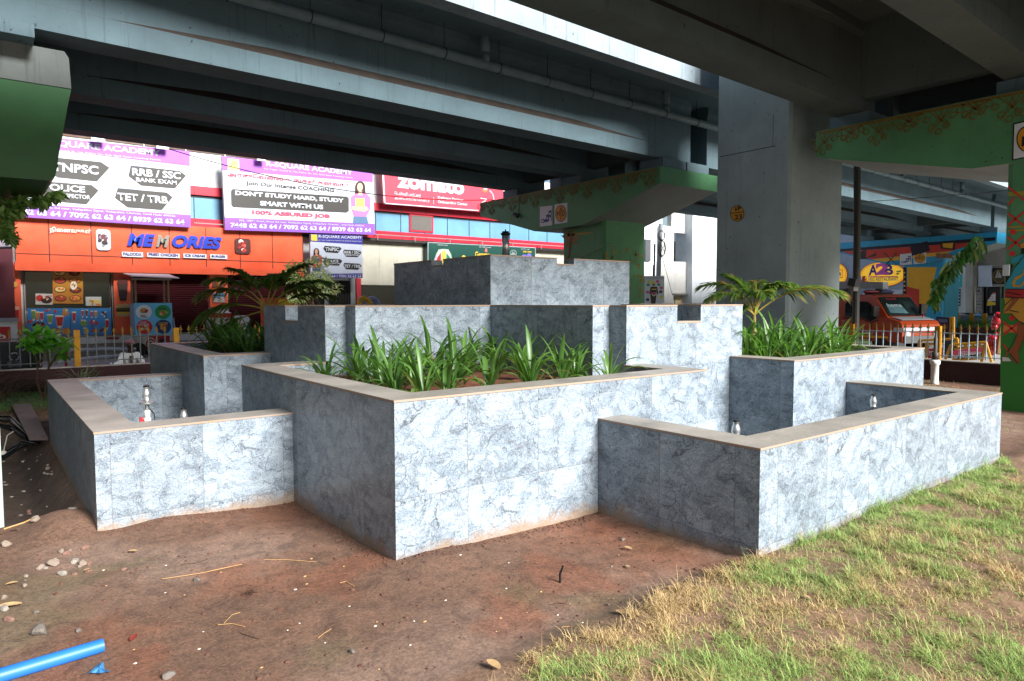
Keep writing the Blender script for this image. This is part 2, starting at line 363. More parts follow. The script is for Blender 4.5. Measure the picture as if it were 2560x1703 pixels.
def soil():
    xs, ys = np.arange(-4, 15.22, .05), np.arange(-5, 15.0, .05)
    X, Y = np.meshgrid(xs, ys); Z = gz(X, Y); nx, ny = len(xs), len(ys)
    V = np.stack([X, Y, Z], -1).reshape(-1, 3)
    i = (np.arange(ny-1)[:, None]*nx+np.arange(nx-1)[None]).ravel(); F = np.stack([i, i+1, i+1+nx, i+nx], 1)
    x, y = V[:, 0], V[:, 1]; a = fbm(x*.9, y*.9, 5, 5)[:, None]; b = fbm(x*2.6+9, y*2.6, 5, 9)[:, None]; c = fbm(x*1.7, y*1.7+5, 5, 14)[:, None]
    brown, tan, red, moss, dark = (np.array(q) for q in ((.135, .078, .053), (.205, .135, .102), (.19, .073, .04), (.11, .092, .05), (.05, .038, .03)))
    C = brown+(tan-brown)*sstep(.38, .62, a); C = C+(red-C)*sstep(.52, .70, b)*.55; C = C+(moss-C)*sstep(.58, .72, c)*.5
    def near(px, py, s): return np.exp(-((x-px)**2+(y-py)**2)/s**2)[:, None]
    wet = np.clip(near(3.35, 3.35, .45)*1.2+near(1.75, 5.2, .45)*.9+near(3.4, 2.7, .3)*.8, 0, 1)
    C = C+(np.array((.17, .066, .034))-C)*wet*.7
    lw = (sstep(.75, .35, x)*sstep(6.0, 6.6, y))[:, None]; C = C+(dark-C)*lw*.85  # soil colour darkened in the low trench to stand in for its shade
    lawn = (sstep(2.5, 2.2, y)*sstep(1.0, 1.8, x))[:, None]; C = C+(np.array((.20, .125, .075))-C)*lawn*.8
    wetr = .93-.62*wet*sstep(.42, .6, fbm(x*4, y*4, 3, 4))[:, None]
    o = bulk('ground', V, F, vcol('soil', noise=.48, scale=60, bump=.35, bscale=42, bdist=.012, rough_attr=True), np.concatenate([C, wetr], 1), True)
    tag(o, kind='structure')
soil()
ASPH = mat('road dust', '6b6965', .9, var=.2, scale=1.2, bump=.3, bscale=60)
mb = MB(); mb.box((-300, -300, -.42), (500, 500, -.40)); tag(mb.build('terrain', ASPH), kind='structure'); LANE = mat('lane surface', '94918c', .9, var=.2, scale=1.2, bump=.3, bscale=60)
mb = MB(); mb.box((-60, 15.32, -.3), (90, 24.2, -.02)); mb.box((15.42, -60, -.3), (90, 15.32, -.022)); tag(mb.build('road', LANE), kind='structure')

# ------------------------------------------------------------------ fountain
def wall(path, closed, t, z0, z1, notches=(), mats=None, cope=True):
    """masonry wall along a plan path (inside on the left), optional spout notches (edge, from, to, depth)"""
    P = [np.array(p, float) for p in path]; n = len(P); E = n if closed else n-1
    nor = [np.array([-(P[(i+1) % n]-P[i])[1], (P[(i+1) % n]-P[i])[0]])/np.linalg.norm(P[(i+1) % n]-P[i]) for i in range(E)]
    Q = []
    for i in range(n):
        a = nor[i-1] if (closed or i > 0) else None; b = nor[i % E] if (closed or i < n-1) else None
        d = a if b is None else b if a is None else (a+b if abs(a@b) < .5 else a)
        Q.append(P[i]+d*t)
    body, cap = MB(), MB(); body.uv, cap.uv = [], []
    def quad(mb, pts, uvs, mi): mb.add(pts, [(0, 1, 2, 3)], mi); mb.uv.append(uvs)
    uo = 0.0
    for i in range(E):
        a, b, qa, qb = P[i], P[(i+1) % n], Q[i], Q[(i+1) % n]; Lg = np.linalg.norm(b-a); d = (b-a)/Lg
        br = [(0., Lg, 0.)]
        for e, s0, s1, h in notches:
            if e == i: br = [(0., s0, 0.), (s0, s1, h), (s1, Lg, 0.)]
        inn = lambda s: qa+d*np.clip(s-(qa-a)@d, 0, np.linalg.norm(qb-qa)) if s not in (0., Lg) else (qa if s == 0. else qb)
        for s0, s1, h in br:
            zt = z1-h; o0, o1, i0, i1 = a+d*s0, a+d*s1, inn(s0), inn(s1)
            p = lambda q, z: (FX+q[0], FY+q[1], z)
            w = lambda s, z: (uo+s, z-z1)
            quad(body, [p(o0, z0), p(o1, z0), p(o1, zt), p(o0, zt)], [w(s0, z0), w(s1, z0), w(s1, zt), w(s0, zt)], 0)
            quad(body, [p(i1, z0), p(i0, z0), p(i0, zt), p(i1, zt)], [w(s1+.31, z0), w(s0+.31, z0), w(s0+.31, zt), w(s1+.31, zt)], 0)
            quad(body, [p(o0, zt), p(o1, zt), p(i1, zt), p(i0, zt)], [w(s0, zt), w(s1, zt), w(s1, zt+t), w(s0, zt+t)], 0)
            if h:
                for o, q in ((o0, i0), (o1, i1)):
                    quad(body, [p(o, zt), p(q, zt), p(q, z1), p(o, z1)], [(0, -h), (t, -h), (t, 0), (0, 0)], 0)
                dn = np.array([d[1], -d[0]])*.004      # sill of the spout
                c0, c1, e0, e1 = o0+dn, o1+dn, i0-dn, i1-dn
                k = [p(c0, zt+.002), p(c1, zt+.002), p(e1, zt+.002), p(e0, zt+.002), p(c0, zt+.02), p(c1, zt+.02), p(e1, zt+.02), p(e0, zt+.02)]
                for f, mi in (((4, 5, 6, 7), 0), ((0, 1, 5, 4), 1), ((2, 3, 7, 6), 1)): quad(cap, [k[j] for j in f], [(0, 0)]*4, mi)
            elif cope:
                dn = np.array([d[1], -d[0]])*.004; oa = P[i]+(0 if s0 else 1)*np.zeros(2)
                c0, c1, e0, e1 = o0+dn, o1+dn, i0-dn, i1-dn
                if s0 == 0. and (closed or i > 0): pd = nor[i-1]; c0 = c0-pd*.004*(1 if abs(pd@nor[i]) < .5 else 0); e0 = e0+pd*.004
                if s1 == Lg and (closed or i < E-1): pd = nor[(i+1) % E]; c1 = c1-pd*.004*(1 if abs(pd@nor[i]) < .5 else 0); e1 = e1+pd*.004
                zb, zc = z1+.002, z1+.016
                k = [p(c0, zb), p(c1, zb), p(e1, zb), p(e0, zb), p(c0, zc), p(c1, zc), p(e1, zc), p(e0, zc)]
                for f, mi in (((4, 5, 6, 7), 0), ((0, 1, 5, 4), 1), ((2, 3, 7, 6), 1), ((3, 2, 1, 0), 0)): quad(cap, [k[j] for j in f], [(0, 0)]*4, mi)
                if s0 != 0. or (i == 0 and not closed): quad(cap, [k[j] for j in (3, 0, 4, 7)], [(0, 0)]*4, 1)
                if s1 != Lg or (i == E-1 and not closed): quad(cap, [k[j] for j in (1, 2, 6, 5)], [(0, 0)]*4, 1)
        uo += Lg+.23
    return body, cap
FT = thing('stepped_fountain', 'stepped marble tiled fountain with planters and low basins on bare red soil', 'fountain', (FX+FN/2, FY+FN/2, 0))
n_, d1, b0, bo, i2, m_, nn, q_, t1 = FN, 3.06, 1.7253, 1.3728, .7485, .2224, 2.8364, 2.6145, 2.622
H1, H2, H3, H4 = 2.117, 1.549, .99, .70
k_ = i2+m_
for path in ([(i2, d1), (0, d1), (0, 0), (d1, 0), (d1, i2)], [(n_-d1, i2), (n_-d1, 0), (n_, 0), (n_, d1), (n_-i2, d1)],
             [(d1, n_-i2), (d1, n_), (0, n_), (0, n_-d1), (i2, n_-d1)], [(n_-i2, n_-d1), (n_, n_-d1), (n_, n_), (n_-d1, n_), (n_-d1, n_-i2)]):
    b, c = wall(path, False, .26, -.4, H3); w = b.build('planter_wall', MARBLE, FT); c.build('coping', [COPE, EDGE], w)
for path in ([(b0, 0), (b0, -bo), (n_-b0, -bo), (n_-b0, 0)], [(0, n_-b0), (-bo, n_-b0), (-bo, b0), (0, b0)],
             [(n_, b0), (n_+bo, b0), (n_+bo, n_-b0), (n_, n_-b0)], [(n_-b0, n_), (n_-b0, n_+bo), (b0, n_+bo), (b0, n_)]):
    b, c = wall(path, False, .27, -.4, H4); w = b.build('basin_wall', MARBLE, FT); c.build('coping', [COPE, EDGE], w)
P2 = [(i2, nn), (k_, nn), (k_, q_), (q_, q_), (q_, k_), (nn, k_), (nn, i2), (n_-nn, i2), (n_-nn, k_), (n_-q_, k_), (n_-q_, q_), (n_-k_, q_), (n_-k_, nn),
      (n_-i2, nn), (n_-i2, n_-nn), (n_-k_, n_-nn), (n_-k_, n_-q_), (n_-q_, n_-q_), (n_-q_, n_-k_), (n_-nn, n_-k_), (n_-nn, n_-i2), (nn, n_-i2), (nn, n_-k_),
      (q_, n_-k_), (q_, n_-q_), (k_, n_-q_), (k_, n_-nn), (i2, n_-nn)]
wn_ = n_-2*nn; wb = wn_/2
b, c = wall(P2, True, .16, -.4, H2, [(6, wb-.19, wb+.19, .17), (27, wb-.19, wb+.19, .17), (13, wb-.19, wb+.19, .17), (20, wb-.19, wb+.19, .17)])
w = b.build('middle_tier', MARBLE, FT); c.build('coping', [COPE, EDGE], w)
e_ = n_-t1; wt = (n_-2*t1)/2; nz_ = [(i, wt-.14, wt+.14, .075) for i in range(4)]
b, c = wall([(t1, t1), (e_, t1), (e_, e_), (t1, e_)], True, .16, H2-.4, H1, nz_)
w = b.build('top_tier', MARBLE, FT); c.build('coping', [COPE, EDGE], w)
def bed(x0, y0, x1, y1, z):
    xs, ys = np.linspace(FX+x0, FX+x1, 48), np.linspace(FY+y0, FY+y1, 48); X, Y = np.meshgrid(xs, ys); Z = z+.05*(fbm(X*5, Y*5, 4, 6)-.5)+.04*(fbm(X*17, Y*17, 3, 2)-.5); mb = MB()
    mb.v = np.stack([X, Y, Z], -1).reshape(-1, 3).tolist(); mb.f = [(j*48+i, j*48+i+1, j*48+i+49, j*48+i+48) for j in range(47) for i in range(47)]; mb.m = [0]*len(mb.f); mb.build('soil_bed', SOIL2, FT, True)
bed(.2, .2, d1-.2, d1-.2, .86); bed(n_-d1+.2, .2, n_-.2, d1-.2, .862); bed(.2, n_-d1+.2, d1-.2, n_-.2, .864); bed(n_-d1+.2, n_-d1+.2, n_-.2, n_-.2, .866)
mb = MB(); g = lambda x0, y0, x1, y1, z: mb.box((FX+x0, FY+y0, z-.05), (FX+x1, FY+y1, z)); g(i2+.1, nn+.1, n_-i2-.1, n_-nn-.1, 1.25); g(nn+.1, i2+.1, n_-nn-.1, n_-i2-.1, 1.252); g(t1+.1, t1+.1, e_-.1, e_-.1, 1.92)
g(b0+.2, -bo+.2, n_-b0-.2, i2, .12); g(-bo+.2, b0+.2, i2, n_-b0-.2, .121)
mb.build('basin_floor', mat('wet concrete', '6f716d', .4, var=.2), FT)
# ------------------------------------------------------------------ flyovers
SH = .033                                       # the decks run 1.9 degrees off the fountain's axis
def girder(parent, y0, xa, xb, zb=4.8, ends=(True, True), m=None):
    hf, hw = .25, .11
    P = lambda w: [(-hf, 0), (-hf, .30), (-w, .30+(hf-w)*1.1), (-w, 1.16), (-hf-.03, 1.27), (-hf-.03, 1.42), (hf+.03, 1.42), (hf+.03, 1.27), (w, 1.16), (w, .30+(hf-w)*1.1), (hf, .30), (hf, 0)]
    st = [(xa, hf-.002), (xa+1.5, hf-.002), (xa+3.6, hw), (xb-3.6, hw), (xb-1.5, hf-.002), (xb, hf-.002)] if (xb-xa) > 9 else [(xa, hf-.002), (xb, hf-.002)]
    mb = MB(SH); n = 12
    for x, w in st: mb.v += [(x, y0+a, zb+b) for a, b in P(w)]
    for i in range(len(st)-1):
        for j in range(n):
            a, b = i*n+j, i*n+(j+1) % n; mb.f.append((a, b, b+n, a+n)); mb.m.append(1 if j in (1, 9) else 0)
    mb.f += [tuple(range(n))[::-1], tuple((len(st)-1)*n+j for j in range(n))]; mb.m += [0, 0]
    return mb.build('girder', [m or GIRD, DUST], parent)
def barrier_prof(y, s, t=7.15, b=6.12): return [(y, b), (y, b+.36), (y+.03*s, b+.38), (y+.03*s, t), (y+.2*s, t), (y+.3*s, b+.3), (y+.3*s, b)]
def deck(parent, y0, y1, x0, x1, m, t=7.15, b=6.12):
    mb = MB(SH); mb.prism([(x0, y0+.302, b+.1), (x0, y0+1.55, 6.222), (x0, y1-1.2, 6.222), (x0, y1-.302, 6.222), (x0, y1-.302, 6.44), (x0, y0+.302, 6.44)], (x1-x0, 0, 0)); mb.build('deck_slab', m, parent)
    for y, s in ((y0, 1), (y1, -1)):
        mb = MB(SH); mb.prism([(x0, a, b) for a, b in barrier_prof(y, s, t, b)], (x1-x0, 0, 0)); mb.build('parapet', WHITEC, parent)
def wallbeam(parent, y0, y1, x, m, z0=5.0):
    mb = MB(SH); mb.box((x, y0, z0), (x+.3, y1, 6.218)); mb.build('cross_beam', m, parent)
FF = thing('flyover_deck', 'blue grey concrete flyover on three girders crossing behind the fountain, drain pipe along its side', 'flyover', (6, 13, 4.8))
GY = [10.38-.033*8+.02, 12.78, 15.37]
SPANS = [(-22, -.15), (.12, 13.28), (13.62, 34.3), (34.7, 60), (60.3, 110)]
SPANS = [(-100, -74), (-73.5, -49), (-48.5, -24.5), (-24, .0-.2), (-.1, 13.25), (13.9, 34.6), (35.1, 58), (58.4, 95)]
for a, b in SPANS:
    for y in GY: girder(FF, y, a, b)
    for xx in (a+.5, b-.8):
        for yy in (GY[0]+.252, GY[1]+.252): wallbeam(FF, yy, yy+(GY[1]-GY[0])-.504, xx, GIRD2)
deck(FF, 8.45, 16.9, -100, 95, GIRD, 6.9, 5.94)
mb = MB(SH); yp, zp = 9.62, 5.68
mb.tube([(x, yp, zp) for x in (-24, 0, 20, 40, 60, 95)], .082, 14)
for x in (-4.1, 7.05, 12.0, 18.3, 24.6, 30.2, 42.0):
    mb.tube([(x, yp, zp), (x, yp, zp+.2)], .075, 12); mb.tube([(x, yp, zp+.2), (x, yp, 6.224)], .08, 12)
mb.build('drain_pipe', mat('drain pipe paint', '71858a', .5, var=.15), FF, True)
for i in range(30):
    mb = MB(SH); x = -3+i*1.15; mb.tube([(x, yp, 6.22), (x, yp, zp+.09)], .006, 5); mb.tube([(x, yp+.09*math.cos(t), zp+.09*math.sin(t)) for t in np.linspace(0, 6.28, 13)], .007, 4, cap=False); mb.build('pipe_hanger', BLACK, FF)
mb = MB(SH)
mb.tube([(x, 10.05, 5.42-.25*math.sin((x+3)/17*3.14)) for x in np.linspace(-3, 14, 12)], .006, 5); mb.tube([(x, 10.04, 5.34-.4*math.sin((x+3)/17*3.14)) for x in np.linspace(-3, 14, 12)], .005, 5)
mb.build('cable', BLACK, FF)
NF = thing('flyover_deck', 'dark grey flyover directly overhead, its girder undersides filling the top right of the view', 'flyover', (6, 3, 4.8))
NY = [5.56, 3.05, .72]
NSP = [(-100, -78), (-77.5, -55), (-54.5, -34), (-33.5, -11.5), (-11, 12.35), (13.1, 34), (34.6, 70)]
for a, b in NSP:
    for y in NY: girder(NF, y, a, b, m=GIRD2)
    for xx in (a+.25, b-.55):
        for i in (0, 1): wallbeam(NF, NY[i+1]+.252, NY[i]-.252, xx, GIRD2, 4.98)
deck(NF, -.9, 6.7, -100, 70, GIRD2, 6.52)

def pier(name, label, x0, x1, prof, shaft, sx, mg, caplabel=None, peds=(), zped=4.8, under=UNDER, mshaft=None):
    t = thing(name, label, 'bridge pier', ((sx[0]+sx[1])/2, (shaft[0]+shaft[1])/2, 0))
    mb = MB(); n = len(prof)
    mb.prism([(x0, y, z) for y, z in prof], (x1-x0, 0, 0), 0)
    for k in range(n):                          # undersides are left grey
        a, b = prof[k], prof[(k+1) % n]
        if max(a[1], b[1]) < 4.3 and abs(a[0]-b[0]) > .1: mb.m[2+k] = 1
    mb.build('pier_cap', [mg, under], t)
    mb = MB(); c = .07; (sa, sb), (ya, yb) = sx, shaft
    mb.prism([(sa+c, ya, -.5), (sb-c, ya, -.5), (sb, ya+c, -.5), (sb, yb-c, -.5), (sb-c, yb, -.5), (sa+c, yb, -.5), (sa, yb-c, -.5), (sa, ya+c, -.5)], (0, 0, 4.6))
    mb.build('pier_shaft', mshaft or mg, t)
    for y in peds:
        mb = MB(); mb.box((x0+.2, y-.34, 4.568), (x0+1.0, y+.34, zped)); mb.box((x1-1.0, y-.34, 4.568), (x1-.2, y+.34, zped)); mb.build('bearing_block', GIRD, t)
    return t
PA = pier('green_pier', 'green painted hammerhead pier behind the fountain with yellow leaf murals', 11.95, 14.0,
          [(10.11, 4.57), (17.0, 4.55), (17.0, 4.17), (14.45, 3.5), (12.58, 3.5), (10.11, 4.2)], (12.17, 13.73), (12.3, 13.85), GREEN, peds=[y+SH*12.6 for y in GY])
PR = pier('green_pier', 'green pier at the right edge with a painted dancer and red lattice', 11.755, 13.9,
          [(-.6, 4.57), (6.45, 4.57), (6.45, 4.15), (6.29, 4.08), (4.02, 3.56), (1.9, 3.56), (-.6, 4.15)], (1.9, 3.58), (11.79, 13.4), GREEN, peds=[y+SH*12.4 for y in NY])
PL = thing('green_pier', 'dark green deep headed pier cut off by the left edge', 'bridge pier', (-1.5, 12.4, 0)); DG = mat('dark green paint', '1f5a2c', .4, var=.12)
q = [Py(u, v, 10.1) for u, v in ((178, 224), (170, 262), (163, 300), (155, 349), (148, 381), (143, 420), (138, 441), (124, 452))]
mb = MB(); mb.prism([(-2.6, 10.1, 4.21)]+[tuple(p) for p in q]+[(-2.6, 10.1, q[-1][2]-.02)], (0, 1.75, 0)); mb.build('pier_cap', DG, PL)
mb = MB(); mb.box((-2.6, 11.85, 3.3), (.6, 17.2, 4.6)); mb.build('cap_rear', DG, PL)
mb = MB(); mb.box((-2.4, 11.8, -.5), (-.5, 13.4, 3.4)); mb.build('pier_shaft', DG, PL)
mb = MB(); mb.prism([(-2.7, 10.09, 4.65), (.93, 10.09, 4.65), (.975, 10.09, 4.58), (.99, 10.09, 4.215), (-2.7, 10.09, 4.215)], (0, 7, 0)); mb.build('unpainted_top', concrete('raw cap concrete', '6f7674', '40413c'), PL)
for y in GY:
    mb = MB(); mb.box((-.9, y-.34, 4.655), (.62, y+.34, 4.8)); mb.build('bearing_block', GIRD, PL)
PM = pier('mural_pier', 'far pier painted with bright blue, red and yellow film making mural', 35.0, 37.0,
          [(10.9, 4.57), (17.9, 4.57), (17.9, 4.1), (15.4, 3.35), (13.6, 3.35), (10.9, 4.1)], (12.95, 14.75), (35.15, 36.9), mat('mural sky blue', '2596c4', .5, var=.06), peds=[y+SH*35 for y in GY])
# mural on the far pier
f = Face('x', 35.0); mb = MB()
B1, B2, B3, B4, B5 = [flat(c) for c in ('14182a', 'c33a2c', 'e0a92a', '3a2c2c', '8a5a32')]
def band(t0, t1, mi):       # slanting stripes along the cap
    mb.prism([(34.994, 10.92, t0), (34.994, 17.88, t0+.0), (34.994, 17.88, t1), (34.994, 10.92, t1)], (.005, 0, 0), mi)
mb.prism([(34.992, 10.95, 4.35), (34.992, 17.85, 4.25), (34.992, 17.85, 4.12), (34.992, 10.95, 4.2)], (.004, 0, 0), 0)
mb.prism([(34.992, 11.6, 4.19), (34.992, 17.7, 4.11), (34.992, 16.2, 3.66), (34.992, 12.6, 3.86)], (.004, 0, 0), 1)
mb.prism([(34.992, 12.6, 3.85), (34.992, 16.2, 3.65), (34.992, 15.6, 3.5), (34.992, 13.0, 3.68)], (.004, 0, 0), 2)
for uv in ([(2137, 632), (2165, 625), (2165, 645), (2190, 632), (2190, 640), (2168, 645), (2168, 648), (2142, 648)],): f.poly(mb, uv, 3, 3)
f.poly(mb, [(2275, 615), (2318, 603), (2325, 628), (2280, 640)], 3, 0)
f.poly(mb, [(2350, 610), (2388, 606), (2388, 625), (2352, 622)], 3, 3); f.poly(mb, [(2356, 609), (2383, 607), (2381, 621), (2358, 619)], 4, 2)
for a, b in (((2208, 632), (2240, 662)), ((2240, 632), (2212, 664))):
    f.poly(mb, [a, (a[0]+3, a[1]), (b[0]+3, b[1]), b], 3, 3)
for r in range(3): f.poly(mb, [(2340+r*14, 634+r), (2352+r*14, 633+r), (2352+r*14, 645), (2340+r*14, 646)], 3, 4)
mb.build('painted_stripes', [B1, B2, B3, B4, B5], PM)
f = Face('x', 35.15); mb = MB()
f.poly(mb, [(2258, 668), (2266, 668), (2266, 900), (2258, 900)], 1, 0); f.poly(mb, [(2268, 668), (2342, 668), (2316, 778), (2268, 778)], 1, 2)
f.poly(mb, [(2266, 716), (2298, 724), (2298, 770), (2266, 770)], 2, 1); f.poly(mb, [(2268, 780), (2316, 780), (2300, 830), (2268, 830)], 1, 1)
for i in range(9): f.rect(mb, 2259, 680+i*11, 684+i*11, 2263, 2, 2)
mb.build('painted_film_strip', [B1, B2, B3], PM)
mb = MB(); mb.prism([(35.2, 12.94, 0), (36.86, 12.94, 0), (36.86, 12.94, 3.3), (35.2, 12.94, 3.3)], (0, .005, 0)); mb.build('teal_side', concrete('teal paint', '1b6f86', '0f4555'), PM)
# ornaments on the green caps
OR = flat('77622a')
def kolam(t, x, y0, y1, ztop, step, s=1.0, seed=1, ring=True):
    mb = MB(); r = random.Random(seed); y = y0
    def ln(a, b, w=.012): mb.prism([(x, a[0], a[1]-w), (x, b[0], b[1]-w), (x, b[0], b[1]+w), (x, a[0], a[1]+w)], (.004, 0, 0))
    def rg(cy, cz, R): mb.tube([(x+.002, cy+R*math.cos(q), cz+R*math.sin(q)) for q in np.linspace(0, 6.283, 13)], .009, 4, cap=False)
    i = 0
    while y < y1-.2:
        dpt = (.34 if i % 2 == 0 else .22)*s
        for k in range(3):
            ln((y+k*.07*s, ztop-.03), (y+(k*.07+.2)*s*.9, ztop-dpt*(.6+.2*k))); ln((y+(.34-k*.07)*s, ztop-.03), (y+(.16-k*.05)*s, ztop-dpt*(.6+.2*k)))
        for k, (a, b) in enumerate(((.02, .45), (.36, .45), (.2, 1.0), (.1, .8), (.29, .8))): rg(y+a*s, ztop-dpt*b, .042*s)
        y += step; i += 1
    mb.prism([(x, y0, ztop-.05), (x, y1, ztop-.05), (x, y1, ztop-.005), (x, y0, ztop-.005)], (.003, 0, 0))
    mb.build('painted_ornament', OR, t)
kolam(PR, 11.748, 1.5, 6.4, 4.565, .46, 1.1, 2); kolam(PA, 11.943, 10.2, 16.95, 4.55, .5, 1.1, 3)
mb = MB()
for k in range(3):                              # leaf painted on the shaft of the centre pier
    pass
f = Face('x', 12.3); L0 = flat('8f6f24'); L1 = flat('a08a2a'); L2 = flat('7c3a1c')
for a, ln_ in ((-1.9, 34), (-1.2, 30), (-.4, 26), (.35, 22), (2.7, 22), (2.1, 26), (-2.6, 30)):
    cx, cy = 1427, 603; ex, ey = cx+ln_*math.cos(a), cy-ln_*math.sin(a)*-1
    nx, ny = -math.sin(a)*5, math.cos(a)*5; f.poly(mb, [(cx, cy), ((cx*.6+ex*.4)+nx, (cy*.6+ey*.4)+ny), (ex, ey), ((cx*.6+ex*.4)-nx, (cy*.6+ey*.4)-ny)], 1, 0)
f.poly(mb, [(1408, 585), (1470, 580), (1484, 582), (1470, 586), (1408, 592)], 1, 1); f.poly(mb, [(1428, 575), (1431, 575), (1424, 640), (1414, 660), (1412, 658), (1421, 638)], 2, 2)
mb.build('painted_leaf', [L0, L1, L2], PA)
mb = MB(); rr = random.Random(4)
for i in range(70):
    x = 12.35+rr.random()*1.4; z = 1.0+rr.random()*2.0; R = .02+.05*rr.random()
    mb.prism([(x+R*math.cos(q)*(.6+.5*rr.random()), 12.163, z+R*math.sin(q)*(.6+.5*rr.random())) for q in np.linspace(0, 5.5, 7)], (0, .004, 0))
mb.build('painted_flecks', GREEN_OR, PA)
# boards with the authority logos
WH, NAVY, AMB = flat('d9dce0'), flat('2b3f86'), flat('d9951f')
def logos(fc, uL, vt, vb, uR, duL, dvt, dvb, duR, loc):
    t = thing('logo_board', 'white square board with blue stepped letters on %s' % loc, 'sign', fc.p((uL+uR)/2, vb[0], 0))
    mb = MB(); fc.poly(mb, [(uL, vt[0]), (uR, vt[1]), (uR, vb[1]), (uL, vb[0])], 2, 0, .03); mb.build('panel', [WH], t)
    w = uR-uL; h = vb[0]-vt[0]; sl = (vt[1]-vt[0])/w
    fc.text('CM', uL+w*.08, vt[0]+h*.62, vt[0]+h*.83, uL+w*.52, NAVY, t, 3, bold=.03)
    mb = MB(); X = lambda a, b: (uL+w*a, vt[0]+h*b+sl*w*a)
    for pl in ([X(.5, .45), X(.68, .42), X(.68, .78), X(.5, .8)], [X(.7, .25), X(.93, .22), X(.93, .76), X(.7, .78)]): fc.poly(mb, pl, 3)
    for pl in ([X(.55, .54), X(.63, .53), X(.63, .68), X(.55, .69)], [X(.76, .35), X(.87, .34), X(.87, .45), X(.76, .46)], [X(.76, .58), X(.87, .57), X(.87, .77), X(.76, .78)]): fc.poly(mb, pl, 4, 1)
    mb.build('stepped_letters', [NAVY, WH], t)
    t = thing('logo_board', 'white square board with amber disc and letters H D on %s' % loc, 'sign', fc.p((duL+duR)/2, dvb[0], 0))
    mb = MB(); fc.poly(mb, [(duL, dvt[0]), (duR, dvt[1]), (duR, dvb[1]), (duL, dvb[0])], 2, 0, .03); mb.build('panel', [WH], t)
    w = duR-duL; h = dvb[0]-dvt[0]; sl = (dvt[1]-dvt[0])/w; c = (duL+w/2, (dvt[0]+dvb[0])/2+sl*w/2)
    mb = MB(); fc.disc(mb, *c, w*.44, h*.43, 3, 0); fc.disc(mb, *c, w*.40, h*.39, 4, 1)
    fc.poly(mb, [(c[0]-w*.02, c[1]+h*.3), (c[0]-w*.02, c[1]-h*.2), (c[0]-w*.07, c[1]-h*.17), (c[0], c[1]-h*.33), (c[0]+w*.07, c[1]-h*.17), (c[0]+w*.02, c[1]-h*.2), (c[0]+w*.02, c[1]+h*.3)], 5, 0)
    mb.build('disc', [flat('1c1812'), AMB], t)
    fc.text('H', c[0]-w*.31, c[1]-h*.14, c[1]+h*.14, c[0]-w*.09, flat('1c1812'), t, 5, bold=.02)
    fc.text('D', c[0]+w*.10, c[1]-h*.15, c[1]+h*.13, c[0]+w*.31, flat('1c1812'), t, 5, bold=.02)
logos(Face('x', 11.95), 1349.5, (517, 514), (567, 563), 1380.5, 1386, (512, 507), (561, 556), 1418, 'the centre green pier')
logos(Face('x', 35.0), 2250, (636, 633), (663, 661), 2279, 2284, (633, 630), (661, 658), 2315, 'the far blue mural pier')
fc = Face('x', 11.755); t = thing('logo_board', 'black edged white board with amber disc on the right hand green pier cap', 'sign', fc.p(2545, 390))
mb = MB(); fc.poly(mb, [(2533, 309), (2600, 293), (2600, 388), (2530, 401)], 2, 0, .02); fc.poly(mb, [(2536, 311.5), (2597, 297), (2597, 385), (2533.5, 398)], 3, 1); mb.build('panel', [flat('111311'), WH], t)
mb = MB(); fc.disc(mb, 2568, 348, 27, 33, 4, 0, 28); fc.disc(mb, 2568, 348, 24, 30, 5, 1, 28); fc.rect(mb, 2555, 342, 366, 2560, 6, 0); mb.build('disc', [flat('1c1812'), AMB], t)
# the dancer mural
f = Face('x', 11.79, .004)
s_ = lambda u, v: (2440+u/3.5667, 500+v/3.5636)
def rib(mb, a, b, w, ly, mi): f.poly(mb, [(a[0], a[1]-w), (b[0], b[1]-w), (b[0], b[1]+w), (a[0], a[1]+w)], ly, mi)
mb = MB(); mt = [flat(c) for c in ('a61c1c', '9a8a2a', '3f7f30', '2a8fa0', 'c8241f', 'b8862a', '8a4a22', '15110f', 'd0cdc4', 'cf7a3a', '2f7a2a')]
f.poly(mb, [(2502, 745), (2600, 745), (2600, 1060), (2500, 1060)], 1, 10)
f.poly(mb, [s_(245, 1115), s_(560, 1115), s_(560, 1180), s_(240, 1180)], 1.6, 9)
for v in (236, 268, 90-140, -70): f.poly(mb, [s_(285, v), s_(560, v-16), s_(560, v+6), s_(285, v+14)], 1.7, 1)
for a, b in (((285, 45), (345, -20)), ((285, 120), (560, 330)), ((285, 225), (560, 0)), ((280, 330), (560, 530)), ((280, 440), (560, 215)), ((245, 1085), (560, 1350)), ((245, 1200), (560, 960)), ((240, 1285), (285, 1340)), ((285, 1340), (262, 1405)), ((285, -120), (560, 110))):
    rib(mb, s_(*a), s_(*b), 3.0, 2.4, 4)
for c in ((331, 284), (322, 478), (320, 1052)): f.disc(mb, *s_(*c), 7.5, 6.6, 2.9, 4)
P = lambda pts, ly, mi: f.poly(mb, [s_(*p) for p in pts], ly, mi)
P([(268, 580), (330, 575), (300, 680), (262, 770)], 3.4, 7)
P([(305, 545), (330, 515), (400, 490), (440, 480), (560, 470), (560, 800), (262, 795), (268, 740), (300, 690), (345, 600), (395, 560), (330, 565)], 3.9, 3)
P([(262, 795), (560, 795), (560, 880), (255, 865)], 4.4, 0)
P([(252, 868), (370, 868), (560, 890), (560, 1110), (430, 1105), (380, 1080), (310, 1010), (240, 1010), (262, 940)], 4.9, 5)
P([(330, 870), (390, 875), (300, 980), (240, 1010), (310, 920)], 5.4, 6)
P([(375, 1105), (428, 1108), (560, 1080), (560, 1160), (440, 1180), (400, 1290), (375, 1360), (382, 1430), (395, 1440), (375, 1462), (330, 1440), (300, 1370), (285, 1350), (340, 1290), (365, 1200)], 4.4, 6)
P([(235, 1400), (290, 1405), (315, 1437), (235, 1437)], 3.6, 8)
